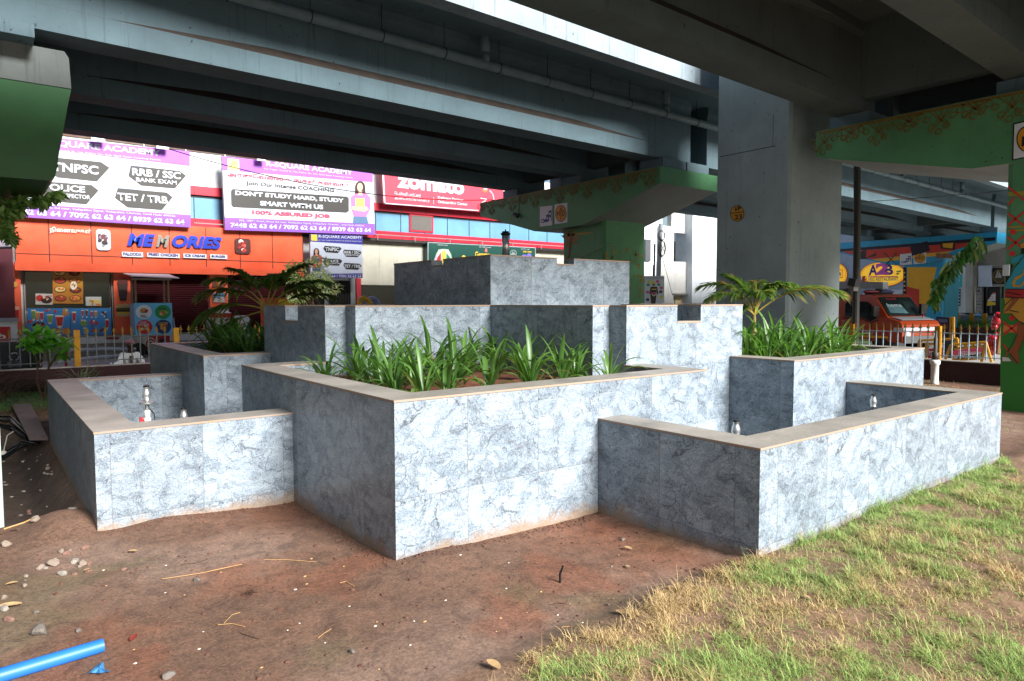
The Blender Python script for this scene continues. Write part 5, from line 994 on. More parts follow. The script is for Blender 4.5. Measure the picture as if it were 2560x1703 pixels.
# ------------------------------------------------------------------ pale building behind the centre pier and the tall column
zb = lambda x, y: (1560+x/3.92, 500+y/3.92)
t = thing('stair_building', 'white building with open stairwell and broad white pillar behind the centre', 'building', Py(1700, 750, 25)*np.array((1, 1, 0))); WB = concrete('bright white wall', 'd9dfe2', '9aa0a0', .8, .25); GB = concrete('light grey wall', 'b4b4b0', '7d7c78', .85, .4)
def wb(nm, x0, y0, x1, y1, Y, th, m):
    f = Face('y', Y); a, b = f.p(*zb(x0, y0)), f.p(*zb(x1, y1)); mb = MB(); mb.box((a[0], Y, min(b[2], a[2])), (b[0], Y+th, a[2])); return mb.build(nm, m, t)
wb('pillar', 680, -260, 884, 1060, 24.6, 1.2, WB); wb('wall', -160, -100, 366, 1060, 25.2, .8, WB); wb('pillar', 368, 250, 482, 1060, 24.9, .8, GB); wb('parapet', 470, 602, 690, 918, 25.0, .3, GB); wb('beam', 470, -200, 690, 338, 25.1, .3, GB); wb('wall', 470, 935, 690, 1060, 25.3, .3, GB)
wb('door', 500, 952, 660, 1060, 25.25, .04, flat('b0a27e')); wb('ledge', 470, 919, 690, 934, 24.9, .5, flat('6a6862')); wb('grey_panel', 214, 385, 262, 600, 25.1, .08, flat('4a4c50')); wb('wall', 886, -260, 1300, 1060, 25.9, .6, GB)  # the dark ledge strip stands in for the shadow line under the parapet
f = Face('y', 26.2); mb = MB()
for i in range(7): f.rect(mb, zb(487+i*27, 0)[0], zb(0, 408+i*26)[1], zb(0, 600)[1], zb(487+(i+1)*27, 0)[0], 0, 0, .6)
mb.build('stairs', flat('3a3936'), t); mb = MB()
for k in range(4): a, b = f.p(*zb(490, 335+k*22)), f.p(*zb(655, 455+k*22)); mb.tube([a, b], .03, 6)
for k in range(5): a, b = f.p(*zb(545+k*26, 340)), f.p(*zb(545+k*26, 590)); mb.tube([a, b], .035, 6)
mb.build('stair_rail', flat('4f5a60'), t)
t = thing('utility_pole', 'grey utility pole carrying coiled black cables before the white building', 'pole', Py(1643, 760, 22)*np.array((1, 1, 0))); mb = MB(); mb.tube([Py(1652, 560, 22), Py(1645, 700, 22), Py(1642, 780, 22)], .11, 10); mb.build('pole', flat('7d858a'), t)
mb = MB(); a = Py(1655, 621, 21.7); s = 22/1720*12.5
for k in range(4): mb.tube([(a[0]+(.24+.02*k)*math.cos(q)*.85, 21.65+.03*k, a[2]+(.34+.02*k)*math.sin(q)*1.0) for q in np.linspace(0, 6.283, 22)], .014, 5, cap=False)
mb.tube([(a[0]-.17, 21.65, a[2]-.25), (a[0]+.17, 21.65, a[2]+.25)], .015, 5); mb.tube([(a[0]+.17, 21.65, a[2]-.25), (a[0]-.17, 21.65, a[2]+.25)], .015, 5); mb.build('cable_coil', BLACK, t)
mb = MB(); a = Py(1653, 589, 21.7)
for k in range(3): mb.tube([(a[0]+(.22+.02*k)*math.cos(q), 21.65+.03*k, a[2]+(.2+.02*k)*math.sin(q)) for q in np.linspace(0, 6.283, 18)], .014, 5, cap=False)
mb.build('cable_coil', BLACK, t); mb = MB(); mb.tube([Py(1637, 610, 22.3), Py(1635, 700, 22.3)], .05, 6); mb.tube([Py(1634, 663, 22.3), Py(1633, 700, 22.3)], .04, 6); mb.tube([Py(1655, 640, 21.8), Py(1680, 735, 21.8)], .01, 4); mb.build('conduit', flat('3a3f44'), t)
f = Face('y', 17.0); t, f = sign('notice_board', 'white safety notice board with a harnessed worker and coloured round pictures', 'sign', [zb(205, 745), zb(395, 745), zb(395, 1040), zb(205, 1040)], 17.0, flat('b4c4d4'), .05)
mb = MB(); E5 = lambda x, y, rx, ry, ly, mi: f.disc(mb, *zb(x, y), rx/3.92, ry/3.92, ly, mi, 14); Q5 = lambda pts, ly, mi: f.poly(mb, [zb(*p) for p in pts], ly, mi)
for x, y, mi in ((247, 800, 3), (330, 800, 4), (238, 832, 5), (340, 830, 5), (365, 862, 4), (360, 900, 6), (232, 903, 4), (362, 950, 3), (232, 977, 7)): E5(x, y, 17, 14, 1, mi)
Q5([(265, 850), (325, 850), (338, 925), (325, 925), (315, 880), (318, 940), (305, 1040), (270, 1040), (262, 940), (268, 880), (258, 925), (248, 920)], 2, 0); E5(292, 828, 14, 16, 2, 1); E5(292, 812, 17, 11, 3, 3); Q5([(272, 872), (318, 872), (318, 880), (272, 880)], 3, 3); Q5([(268, 908), (322, 905), (318, 920), (270, 920)], 3, 4); Q5([(270, 920), (292, 935), (316, 920), (314, 930), (292, 945), (272, 930)], 3.3, 2)
mb.build('printed_worker', [flat(c) for c in ('1c2026', '6a4a3a', 'd0cfd0', 'c9c03a', 'c04a86', '2a8a6a', '3a2a5a', '24306a')], t); f.text('SAFETY HARNESS AND PERSONAL', *[zb(215, 0)[0]], zb(0, 752)[1], zb(0, 760)[1], zb(388, 0)[0], NAVY, t, 1); f.text('PROTECTIVE EQUIPMENT AT SITE', zb(222, 0)[0], zb(0, 766)[1], zb(0, 774)[1], zb(380, 0)[0], NAVY, t, 1)
for s in (215, 385): mb = MB(); a = f.p(*zb(s, 1000)); mb.box((a[0]-.03, 17.06, 0), (a[0]+.03, 17.1, a[2]+.2)); mb.build('leg', flat('6a7074'), t)
# ------------------------------------------------------------------ beyond the right fence
def truck():
    hd = math.radians(-103); o = Pd(2195, 860, 21.0); o[2] = 0
    t = thing('crane_truck', 'orange police recovery truck with red and blue light bar behind the right railing', 'truck', o)
    Fw = np.array((math.cos(hd), math.sin(hd), 0)); Lf = np.array((-math.sin(hd), math.cos(hd), 0))      # forward, left; the camera sees the right side
    W = lambda x, y, z: o+Fw*x+Lf*y+np.array((0, 0, z))
    OG = mat('orange truck paint', '9c3a16', .3, var=.06, spec=.6); GL = mat('truck glass', '1e2a2a', .06, var=.3, scale=3, spec=.9); hw = .82
    prof = [(-.78, .42), (-.78, 1.55), (-.72, 1.72), (-.6, 1.78), (.30, 1.80), (.44, 1.75), (.92, 1.12), (1.28, 1.02), (1.36, .92), (1.38, .42)]
    def side(pts, y, th, nm, m, par=t): mb = MB(); mb.prism([W(x, y, z) for x, z in pts], Lf*th); return mb.build(nm, m, par)
    n = len(prof); mb = MB(); ins = .07
    rings = [(-hw, .95), (-hw+ins, 1.0), (hw-ins, 1.0), (hw, .95)]; base = len(mb.v)
    for y, sc in rings: mb.v += [tuple(W(x*(sc*.03+.97) if True else x, y*(1-(.05*max(0, z-1.05)/.75)), .42+(z-.42)*(sc*.25+.75 if sc < 1 else 1))) for x, z in prof]
    for i in range(3):
        for j in range(n): a, b = i*n+j, i*n+(j+1) % n; mb.f.append((a, b, b+n, a+n)); mb.m.append(0)
    mb.f += [tuple(range(n))[::-1], tuple(3*n+j for j in range(n))]; mb.m += [0, 0]; body = mb.build('cab_body', OG, t)
    y0 = -hw-.012
    side([(-.52, 1.12), (-.52, 1.50), (-.46, 1.58), (.22, 1.58), (.34, 1.50), (.62, 1.12), (.36, 1.0), (.1, 1.10)], y0+.03, -.022, 'side_window', GL)
    side([(-.57, 1.06), (-.57, 1.10), (.1, 1.08), (.36, .98), (.64, 1.06), (.62, 1.03), (.36, .95), (.1, 1.05)], y0-.002, -.01, 'window_trim', BLACK)
    mb = MB(); q = [W(.475, -.70, 1.70), W(.475, .70, 1.70), W(.905, .76, 1.16), W(.905, -.76, 1.16)]; nrm = Fw*.78+np.array((0, 0, .62)); mb.prism([p+nrm*.012 for p in q], nrm*.01); ws = mb.build('windscreen', GL, t)
    mb = MB(); g = lambda a, b: q[0]+(q[1]-q[0])*a+(q[3]-q[0])*b+nrm*.026
    mb.prism([g(.1, .4), g(.55, .45), g(.62, .9), g(.08, .85)], nrm*.003, 0); mb.prism([g(.6, .2), g(.9, .25), g(.9, .7), g(.66, .6)], nrm*.003, 1); mb.build('windscreen_sticker', [mat('pale sticker', '5a7a80', .2, var=.3), mat('dark sticker', '2a3838', .2)], ws)
    rt = (q[1]-q[0])/np.linalg.norm(q[1]-q[0]); upv = (q[0]-q[3])/np.linalg.norm(q[0]-q[3])
    text('POLICE', g(.2, .16), rt, .42, .07, flat('c83038'), ws, up=upv, lift=.004); text('hema', g(.12, .55), rt, .6, .14, flat('b8c4c8'), ws, up=upv, lift=.004)
    side([(.38, .45), (.40, 1.0), (.415, 1.0), (.395, .45)], y0-.004, -.004, 'door_seam', BLACK); side([(-.74, .52), (.95, .52), (.95, .58), (-.74, .58)], y0-.003, -.006, 'yellow_stripe', flat('d9a21c'))
    side([(1.12, .74), (1.375, .74), (1.375, .84), (1.12, .84)], y0-.003, -.006, 'white_stripe', WHT)
    mb = MB(); mb.prism([W(1.385, -hw+.02, .74), W(1.385, hw-.02, .74), W(1.385, hw-.02, .84), W(1.385, -hw+.02, .84)], Fw*.01); mb.build('white_stripe', WHT, t)
    mb = MB(); mb.prism([W(.94, -.7, 1.128), W(.94, .7, 1.128), W(1.26, .7, 1.048), W(1.26, -.7, 1.048)], (0, 0, .012)); mb.build('cowl_panel', flat('8e9396'), t)
    mb = MB(); mb.box((-.09, -.05, -.15), (.09, .05, .15)); 
    for nm, (x, y, z) in (('mirror', (.62, -hw-.16, 1.30)), ('mirror', (1.0, .55, 1.36))):
        c = W(x, y, z); R = Matrix.Rotation(hd, 3, 'Z'); mb = MB(); mb.box(c-np.array((.04, .1, .15)), c+np.array((.04, .1, .15)), 0, R, c); mb.tube([c-np.array((0, 0, .1)), W(x+.05, y*.9, z-.28)], .014, 5); mb.build(nm, BLACK, t)
    c = W(-.05, 0, 1.86); R = Matrix.Rotation(hd, 3, 'Z'); mb = MB()
    for s, k in ((-1, 0), (1, 1)): mb.ell(W(-.02, s*-.33, 1.875), (.13, .36, .06), 14, 6, k, R)
    mb.box(W(-.02, 0, 1.83)-np.array((.1, .5, .03)), W(-.02, 0, 1.83)+np.array((.1, .5, .03)), 2, R); mb.ell(W(-.02, 0, 1.93), (.1, .16, .05), 10, 6, 2, R)
    mb.build('light_bar', [mat('blue beacon', '1c2c6a', .15, spec=.8), mat('red beacon', '8a1414', .15, spec=.8), BLACK], t, True)
    mb = MB(); mb.box(W(1.39, 0, .5)-np.array((.06, .78, .1)), W(1.39, 0, .5)+np.array((.06, .78, .1)), 0, R); mb.build('bumper', flat('5a5c5c'), t)
    for s in (-1, 1): mb = MB(); mb.lathe(W(1.385, s*.6, .64), [(.09, -.01), (.1, .02), (.05, .04)], 14, 0, (Matrix.Rotation(hd, 3, 'Z')@Matrix.Rotation(1.571, 3, 'Y'))); mb.build('headlight', mat('lamp glass', 'c9ced0', .1, spec=.8), t)
    for x in (.75, -2.6):
        for s in (-1, 1): mb = MB(); mb.lathe(W(x, s*.72, .34), [(.05, -.1), (.2, -.1), (.34, -.09), (.35, 0), (.34, .09), (.2, .1), (.05, .1)], 18, 0, (R@Matrix.Rotation(1.571, 3, 'X'))); mb.build('wheel', BLACK, t)
    mb = MB(); mb.box(W(-2.3, 0, .62)-np.array((1.4, .75, .12)), W(-2.3, 0, .62)+np.array((1.4, .75, .12)), 0, R); mb.build('flat_bed', flat('3a3633'), t)
    mb = MB(); mb.tube([W(-1.05, 0, .7), W(-1.05, 0, 1.95), W(-3.2, 0, 1.35)], .09, 8); mb.build('crane_arm', flat('2c2a28'), t)
    text('SAMRAT', W(.15, y0-.012, .62), Fw, .34, .07, flat('d9d4cc'), t, bold=.02); text('TC', W(-.62, y0-.012, .95), Fw, .14, .06, flat('c9c4bc'), t)
    for x in (-.2, .05): mb = MB(); mb.prism([W(x-.1, .1, 1.0), W(x+.06, .1, 1.0), W(x+.02, .1, 1.5), W(x-.08, .1, 1.5)], Lf*.35); mb.build('seat_back', flat('5a6a6a'), t)
truck()
zr = lambda x, y: (2060+x/4.9104, 700+y/4.9104)
def barricade(label, X, frame, panels, texts, legs):
    f = Face('x', X, .008); t = thing('police_barricade', label, 'barricade', f.p(*zr(*frame[0]))*np.array((1, 1, 0)))
    for a, b in legs: mb = MB(); p, q = f.p(*zr(*a)), f.p(*zr(*b)); mb.tube([p, q], .03, 6); mb.build('frame_bar', YEL, t)
    mb = MB(); ms = []
    for pts, c in panels: f.poly(mb, [zr(*p) for p in pts], 1, len(ms)); ms.append(flat(c))
    mb.build('sign_panel', ms, t)
    for s, x0, x1_, yt, yb, c in texts: a, b = zr(x0, yt), zr(x1_, yb); f.text(s, a[0], a[1], b[1], b[0], flat(c), t, 3, bold=.03)
barricade('yellow police barricade with pink and blue sign board behind the railing', 17.3, [(1780, 980)],
          [([(1588, 868), (1962, 820), (1958, 890), (1584, 925)], 'f0507a'), ([(1584, 926), (1958, 891), (1955, 952), (1580, 988)], 'c9c4d4'), ([(1640, 940), (1955, 900), (1953, 930), (1640, 975)], '4a3a9a')],
          [('CREATE CHENNAI POLICE', 1650, 1925, 868, 915, 'e4e0e4'), ('SAFE ROAD FOR ALL', 1660, 1930, 925, 955, 'd9dce4')],
          [((1556, 800), (1985, 762)), ((1600, 845), (1965, 815)), ((1556, 800), (1490, 975)), ((1556, 800), (1590, 980)), ((1985, 765), (2062, 1022)), ((1985, 765), (1935, 1005)), ((1590, 985), (1950, 960)), ((1740, 785), (1735, 830)), ((1830, 778), (1825, 822)), ((1905, 770), (1902, 815))])
barricade('yellow framed barricade with red board beside the truck, behind the yellow post', 18.2, [(1320, 955)], [([(1275, 845), (1458, 830), (1455, 955), (1275, 965)], 'a82430')], [('POLICE', 1290, 1440, 870, 910, 'd9c8c8'), ('STOP', 1310, 1420, 918, 945, 'd9c8c8')],
          [((1165, 745), (1640, 720)), ((1185, 760), (1190, 960)), ((1255, 765), (1258, 960)), ((1165, 745), (1160, 960)), ((1640, 720), (1645, 950)), ((1275, 790), (1460, 780))])
f = Face('x', 19.5); t = thing('dark_board', 'black board with yellow emblem leaning behind the barricades', 'board', f.p(*zr(1560, 960))*np.array((1, 1, 0)))
mb = MB(); f.poly(mb, [zr(1460, 725), (zr(1690, 700)), zr(1690, 960), zr(1460, 960)], 1, 0); f.disc(mb, *zr(1610, 780), 6, 7, 2, 1); mb.build('panel', [flat('26282a'), flat('b8942a')], t)
f = Face('x', 23.5); t = thing('police_barricade', 'navy lettered barricade with yellow side posts, before the blue mural pier', 'barricade', f.p(*zr(1460, 700))*np.array((1, 1, 0)))
mb = MB(); f.poly(mb, [zr(1378, 450), zr(1535, 462), zr(1535, 800), zr(1378, 800)], 1, 0); f.poly(mb, [zr(1395, 470), zr(1520, 478), zr(1520, 530), zr(1395, 525)], 2, 1); f.poly(mb, [zr(1395, 545), zr(1520, 548), zr(1520, 600), zr(1395, 598)], 2, 2); mb.build('panel', [flat('1f2740'), flat('3a4a7a'), flat('6a4a2c')], t)
f.text('POLICE', zr(1405, 0)[0], zr(0, 485)[1], zr(0, 515)[1], zr(1510, 0)[0], flat('8a90a8'), t, 3, bold=.02)
for x in (1560, 1585): mb = MB(); a, b = f.p(*zr(x, 455)), f.p(*zr(x, 820)); mb.tube([a, b], .05, 6); mb.build('frame_bar', YEL, t)
t = thing('steel_pipe', 'white taped standing pipe with dark upper part before the right dark wall', 'pipe', (14.62, 5.5, 0)); a = Px(2336, 955, 14.6)
mb = MB(); mb.lathe((a[0], a[1], 0), [(.085, -.05), (.075, .03), (.068, .06), (.068, .36), (.09, .38), (.092, .44), (.07, .46)], 14); mb.build('taped_pipe', mat('white tape', 'c9c9c4', .7, var=.1, bump=.3, bscale=25), t, True)
mb = MB(); mb.lathe((a[0], a[1], .46), [(.06, 0), (.06, .14), (.034, .15), (.034, .42), (.024, .43), (.024, .56)], 12); mb.build('dark_pipe', flat('3a3634'), t, True)
def balloons(label, pts, X):
    a = Px(*pts[0][:2], X); t = thing('balloon_cluster', label, 'balloons', a-np.array((0, 0, .3)))
    for u, v, r in pts: c = Px(u, v, X+rnd.uniform(-.15, .15)); mb = MB(); R = r*X/1720; mb.ell(c, (R, R, R*1.12), 14, 10); mb.lathe(c-np.array((0, 0, R*1.15)), [(.004, .03), (.018, 0)], 8); mb.build('balloon', mat('red balloon', 'a8142a', .25, var=.06, spec=.7), t, True)
balloons('upper bunch of red balloons beside the painted dancer pier', [(2492, 800, 9), (2503, 797, 8), (2487, 808, 7), (2500, 808, 10), (2506, 790, 7), (2494, 789, 7), (2486, 818, 6)], 17.0)
balloons('lower bunch of red balloons behind the railing near the painted dancer pier', [(2476, 846, 6), (2492, 842, 8), (2480, 858, 9), (2494, 856, 8), (2476, 868, 9), (2488, 872, 9), (2484, 848, 7), (2480, 880, 7)], 17.6)
mb = MB(); mb.tube([Px(2504, 815, 16.6), Px(2496, 885, 16.4)], .05, 8); tag(mb.build('wooden_stick', mat('bare wood', '8a6a44', .7, var=.2), loc=Px(2496, 885, 16.4)), 'thick wooden stick leaning beside the red balloons', 'stick')
# banana leaf garland on the mural pier
def leafmat(key, rough, noise, spec, tr=.45):
    m = vcol(key, rough, noise, 14, 0, spec=spec); t = m.node_tree; L = t.links.new; b = t.nodes['Principled BSDF']; o = [n for n in t.nodes if n.type == 'OUTPUT_MATERIAL'][0]
    tl = N(t, 'BsdfTranslucent'); at = N(t, 'Attribute', attribute_name='tint'); L(mixc(t, 1., at.outputs['Color'], (1.9, 2.1, 1.1), 'MULTIPLY'), tl.inputs[0]); mx = N(t, 'MixShader'); mx.inputs[0].default_value = tr
    L(b.outputs[0], mx.inputs[1]); L(tl.outputs[0], mx.inputs[2]); L(mx.outputs[0], o.inputs['Surface']); return m
LEAFM = leafmat('leaf blade', .45, .25, .45)
def leaf_pts(base, d, up, L, w, droop, n=5, fold=.25):
    """one leaf blade: two rows of quads either side of its midrib"""
    d = np.array(d, float); d /= np.linalg.norm(d); s = np.cross(d, up); s /= np.linalg.norm(s)+1e-9; nn = np.cross(s, d); V = []; p = np.array(base, float)
    for i in range(n+1):
        q = i/n; ww = w*math.sin(math.pi*min(1, .08+q*.92))**.7*.5; c = p+d*L*q+np.array((0, 0, -droop*L*q*q))
        V += [c-s*ww+nn*ww*fold, c, c+s*ww+nn*ww*fold]
    F = []
    for i in range(n): a = 3*i; F += [(a, a+1, a+4, a+3), (a+1, a+2, a+5, a+4)]
    return V, F
class Leaves:
    def __init__(s): s.V = []; s.F = []; s.C = []
    def add(s, V, F, c):
        k = len(s.V); s.V += [tuple(v) for v in V]; s.F += [tuple(k+i for i in f) for f in F]; s.C += [(*c, 1)]*len(V)
    def build(s, name, parent=None, loc=None, smooth=True, m=None):
        mb = MB(); mb.v, mb.f, mb.m = s.V, s.F, [0]*len(s.F); o = mb.build(name, m or LEAFM, parent, smooth, loc); setcol(o.data, s.C); return o
r = random.Random(5); t = thing('banana_garland', 'banana leaf garland with hanging fruit bunch draped over the blue mural pier', 'garland', Px(2345, 790, 34)); Lv = Leaves()
path = [(2452, 598), (2430, 618), (2405, 640), (2375, 668), (2352, 695), (2340, 720), (2338, 760)]
for i in range(260):
    q = r.random()*(len(path)-1.01); k = int(q); a = path[k]; b = path[k+1]; w = 15*(1-q/9); p = Px(a[0]+(b[0]-a[0])*(q-k)+r.uniform(-w, w), a[1]+(b[1]-a[1])*(q-k)+r.uniform(-w, w), 33.6+r.uniform(-.3, .3))
    g = r.random(); c = (.03+.05*g, .09+.12*g, .02+.02*g) if r.random() < .8 else (.25, .26, .10); V, F = leaf_pts(p, (r.uniform(-1, 1), r.uniform(-1, 1), -1.2), (r.random(), r.random(), .3), r.uniform(.3, .6), .13, .1); Lv.add(V, F, c)
Lv.build('leaves', t)
mb = MB()
for i in range(34): q = r.random(); p = Px(2341+r.uniform(-9, 9)*(1-.5*q), 742+26*q, 33.5+r.uniform(-.15, .15)); mb.ell(p, (.05, .05, .13), 7, 5, 0, Matrix.Rotation(r.uniform(-.6, .6), 3, 'X'))
mb.tube([Px(2340, 700, 33.5), Px(2338, 785, 33.5)], .05, 6); mb.build('banana_bunch', mat('green banana', '3f5f1e', .5, var=.25), t, True)
# restaurant block far right
ze = lambda x, y: (2100+x/7.84, 540+y/7.84); f = Face('x', 52.0, .03)
def zone(nm, pts, X, m, t, th=.3): f = Face('x', X); mb = MB(); f.poly(mb, pts, 0, 0, th); return mb.build(nm, m, t)
t = thing('restaurant_building', 'grey restaurant front with yellow oval signs and white awning, seen beyond the tall column', 'building', Px(2180, 800, 52)*np.array((1, 1, 0)))
GW = concrete('grey cladding', 'b0b8c4', '5a5f68', .6, .2)
zone('wall', [(1850, 500), (2266, 500), (2266, 830), (1850, 830)], 52, GW, t, 4); zone('upper_wall', [(1850, 300), (2480, 300), (2480, 640), (1850, 640)], 54, concrete('pale upper wall', 'b4bcc4', '7d8288'), t, 6)
zone('window', [(2092, 722), (2119, 722), (2119, 764), (2092, 764)], 51.9, mat('lit shop window', '6a625a', .2, var=.5, scale=1.5, c2='3a3a38'), t, .05); zone('counter', [(2085, 768), (2125, 768), (2125, 784), (2085, 784)], 51.5, flat('6a6c70'), t)
zone('doorway', [(2085, 784), (2160, 784), (2160, 835), (2085, 835)], 51.8, DARK, t, .05); zone('blue_window', [(2094, 600), (2112, 598), (2112, 618), (2094, 620)], 53.8, BLUEG, t, .1); zone('pillar', [(2114, 590), (2121, 590), (2121, 700), (2114, 700)], 53.7, WHITEW, t, .1)
mb = MB(); f = Face('x', 51.0); q = [f.p(*ze(430, 1540)), f.p(*ze(1225, 1540))]; f3 = Face('x', 51.9); p = [f3.p(*ze(600, 1445)), f3.p(*ze(1225, 1445))]
mb.add([p[0], p[1], q[1], q[0]], [(0, 1, 2, 3)])
for i in range(22): a = q[0]+(q[1]-q[0])*(i+.1)/22; b = q[0]+(q[1]-q[0])*(i+.75)/22; mb.add([a, b, b-np.array((0, 0, .22)), a-np.array((0, 0, .22))], [(0, 1, 2, 3)])
mb.build('awning', flat('dcdcda'), t)
GLOWY = mat('yellow panel with added glow', 'e0ac2c', .4, var=.05); GLOWY.node_tree.nodes['Principled BSDF'].inputs['Emission Color'].default_value = (*lin('e0ac2c'), 1); GLOWY.node_tree.nodes['Principled BSDF'].inputs['Emission Strength'].default_value = .30  # glow added to brighten the sign panels on the unlit wall
t, f = thing('oval_sign', 'yellow oval restaurant sign with blue A, pink 2 and blue B', 'sign', Px(2206, 720, 51.9)), Face('x', 51.95, .02)
mb = MB(); f.disc(mb, 2207, 686, 57, 31, 1, 0, 40); f.disc(mb, 2207, 686, 55.5, 29.5, 2, 1, 40); f.disc(mb, 2207, 686, 53, 27.5, 3, 0, 40); f.disc(mb, 2207, 686, 52, 26.5, 4, 1, 40)
for x, y, rx, ry, ro in ((1130, 1090, 3.5, 2, -.5), (1175, 1085, 3.2, 2, -.9), (1130, 1135, 4.5, 2, -.3)): f.disc(mb, *ze(x, y), rx, ry, 5, 2, 10, ro)
f.poly(mb, [ze(550, 1185), ze(1130, 1182), ze(1130, 1202), ze(550, 1204)], 5, 3); mb.build('panel', [flat('e2743a'), GLOWY, flat('1a8a5a'), flat('d86a8a')], t)
for s, x0, x1_, y0, y1, c, ly, k in (('A', 560, 730, 960, 1170, '24329a', 6, .03), ('B', 870, 1040, 960, 1160, '24329a', 6, .03), ('2', 690, 960, 930, 1160, 'f06ab8', 8, .06), ('VEG RESTAURANT', 550, 1145, 1215, 1282, '5aa088', 6, .02)):
    a, b = ze(x0, y0), ze(x1_, y1); f.text(s, a[0], a[1], b[1], b[0], flat(c), t, ly, bold=k)
t = thing('oval_sign', 'yellow oval sign with boxed lettering cut off by the tall column', 'sign', Px(2090, 710, 51.9)); mb = MB()
f.disc(mb, 2088, 687, 31, 31, 1, 0, 36); f.disc(mb, 2088, 687, 29, 29, 2, 1, 36); f.disc(mb, 2088, 687, 27, 27, 3, 0, 36); f.disc(mb, 2088, 687, 26, 26, 4, 1, 36)
f.poly(mb, [(2070, 674), (2106.5, 674), (2106.5, 695), (2070, 695)], 5, 0); f.poly(mb, [(2070, 676), (2105, 676), (2105, 693), (2070, 693)], 6, 1); mb.build('panel', [flat('e2743a'), GLOWY], t)
f.text('in', 2088, 678, 690, 2102, flat('4a4aa8'), t, 7, bold=.03)
t = thing('grey_kiosk', 'grey steel framed booth in front of the restaurant, beside the dark pole', 'kiosk', Px(2140, 850, 30)*np.array((1, 1, 0)))
zone('lintel', [(2040, 703), (2207, 705), (2207, 722), (2040, 722)], 30, flat('7e8084'), t, .5)
for a, b in ((2120, 2127), (2199, 2204)): zone('post', [(a, 722), (b, 722), (b, 880), (a, 880)], 30.1, flat('6c6e72'), t, .15)
zone('counter', [(2085, 766), (2122, 766), (2122, 776), (2085, 776)], 30.3, flat('77797c'), t, .4)
t = thing('beacon', 'small amber beacon lamp on top of the grey booth', 'lamp', Px(2160, 704, 30)); a = Px(2160, 704, 30.2); mb = MB(); mb.lathe(a, [(.16, 0), (.16, .04), (.10, .05), (.10, .16), (.07, .22), (.02, .24)], 14); mb.build('dome', mat('amber dome', 'a8501c', .15, spec=.8), t, True)
t = thing('motor_scooter', 'dark parked scooter in the shade of the restaurant doorway', 'scooter', Px(2108, 842, 40)*np.array((1, 1, 0))); a = Px(2108, 840, 40); y = a[1]
mb = MB(); mb.ell((40, y, .75), (.2, .75, .16), 12, 8); mb.ell((40, y-.6, .85), (.18, .22, .3), 10, 8); mb.tube([(40, y-.65, .9), (40, y-.5, 1.25)], .05, 6); mb.build('body', flat('1c1e24'), t, True)
for s in (-.75, .6): mb = MB(); mb.lathe((40, y+s, .28), [(.1, -.06), (.28, -.05), (.28, .05), (.1, .06)], 14, 0, Matrix.Rotation(1.571, 3, 'Y')); mb.build('wheel', BLACK, t)
mb = MB(); mb.tube([(39.75, y-.5, 1.22), (40.25, y-.5, 1.22)], .03, 6); mb.build('handlebar', flat('8a8c90'), t)
# shop at the far right
zs = lambda x, y: (2380+x/7.464, 620+y/7.464)
t = thing('far_shop', 'grey concrete shop front with white sign box and dark glass near the right edge', 'building', Px(2450, 840, 46)*np.array((1, 1, 0)))
Z = lambda nm, x0, y0, x1_, y1, X, m, th=.3: zone(nm, [zs(x0, y0), zs(x1_, y0), zs(x1_, y1), zs(x0, y1)], X, m, t, th)
Z('wall', -320, -300, 1600, 1500, 47.5, GB, 4); Z('pilaster', 98, -200, 262, 1500, 47.0, WB, .45); Z('pilaster', 250, -200, 390, 1500, 46.7, concrete('stained pillar', 'b8b6ae', '6a675f'), .7); Z('dark_glass', 560, 725, 1200, 1500, 46.9, DKGL, .1); Z('door_frame', 895, 730, 915, 1250, 46.8, flat('6a6c6e'), .08); Z('door_frame', 635, 730, 655, 1250, 46.8, flat('3a3c3e'), .08)
Z('sign_box', 490, 330, 730, 720, 45.6, flat('b9c6dc'), 1.2); Z('sign_frame', 732, 340, 1200, 715, 45.8, flat('8d9094'), 1.0); Z('black_sign', 748, 375, 1200, 675, 45.75, BLK, .04)
Z('photo_column', 450, 735, 565, 1500, 46.6, flat('5a6066'), .2)
f = Face('x', 45.7, .02); mb = MB(); f.disc(mb, *zs(875, 530), 16, 17, 1, 0, 26); f.disc(mb, *zs(875, 530), 13.5, 14.5, 2, 1, 26); f.poly(mb, [zs(805, 560), zs(850, 420), zs(875, 430), zs(840, 560)], 3, 2); f.poly(mb, [zs(850, 555), zs(885, 440), zs(930, 555)], 3, 2); mb.build('emblem', [flat('7a5f22'), flat('4a4030'), flat('a4a6a4')], t)
f = Face('x', 46.55, .02); mb = MB(); r = random.Random(2)
for i in range(4): f.poly(mb, [zs(460, 750+i*125), zs(556, 750+i*125), zs(556, 862+i*125), zs(460, 862+i*125)], 1, 0); blobs(f, mb, *zs(508, 815+i*125), 6, 6, 0, 2, i+3, [1, 2, 3], 6)
mb.build('product_photos', [flat(c) for c in ('9a9c9e', '3a2a20', '8a3a2c', 'b09a6a')], t)
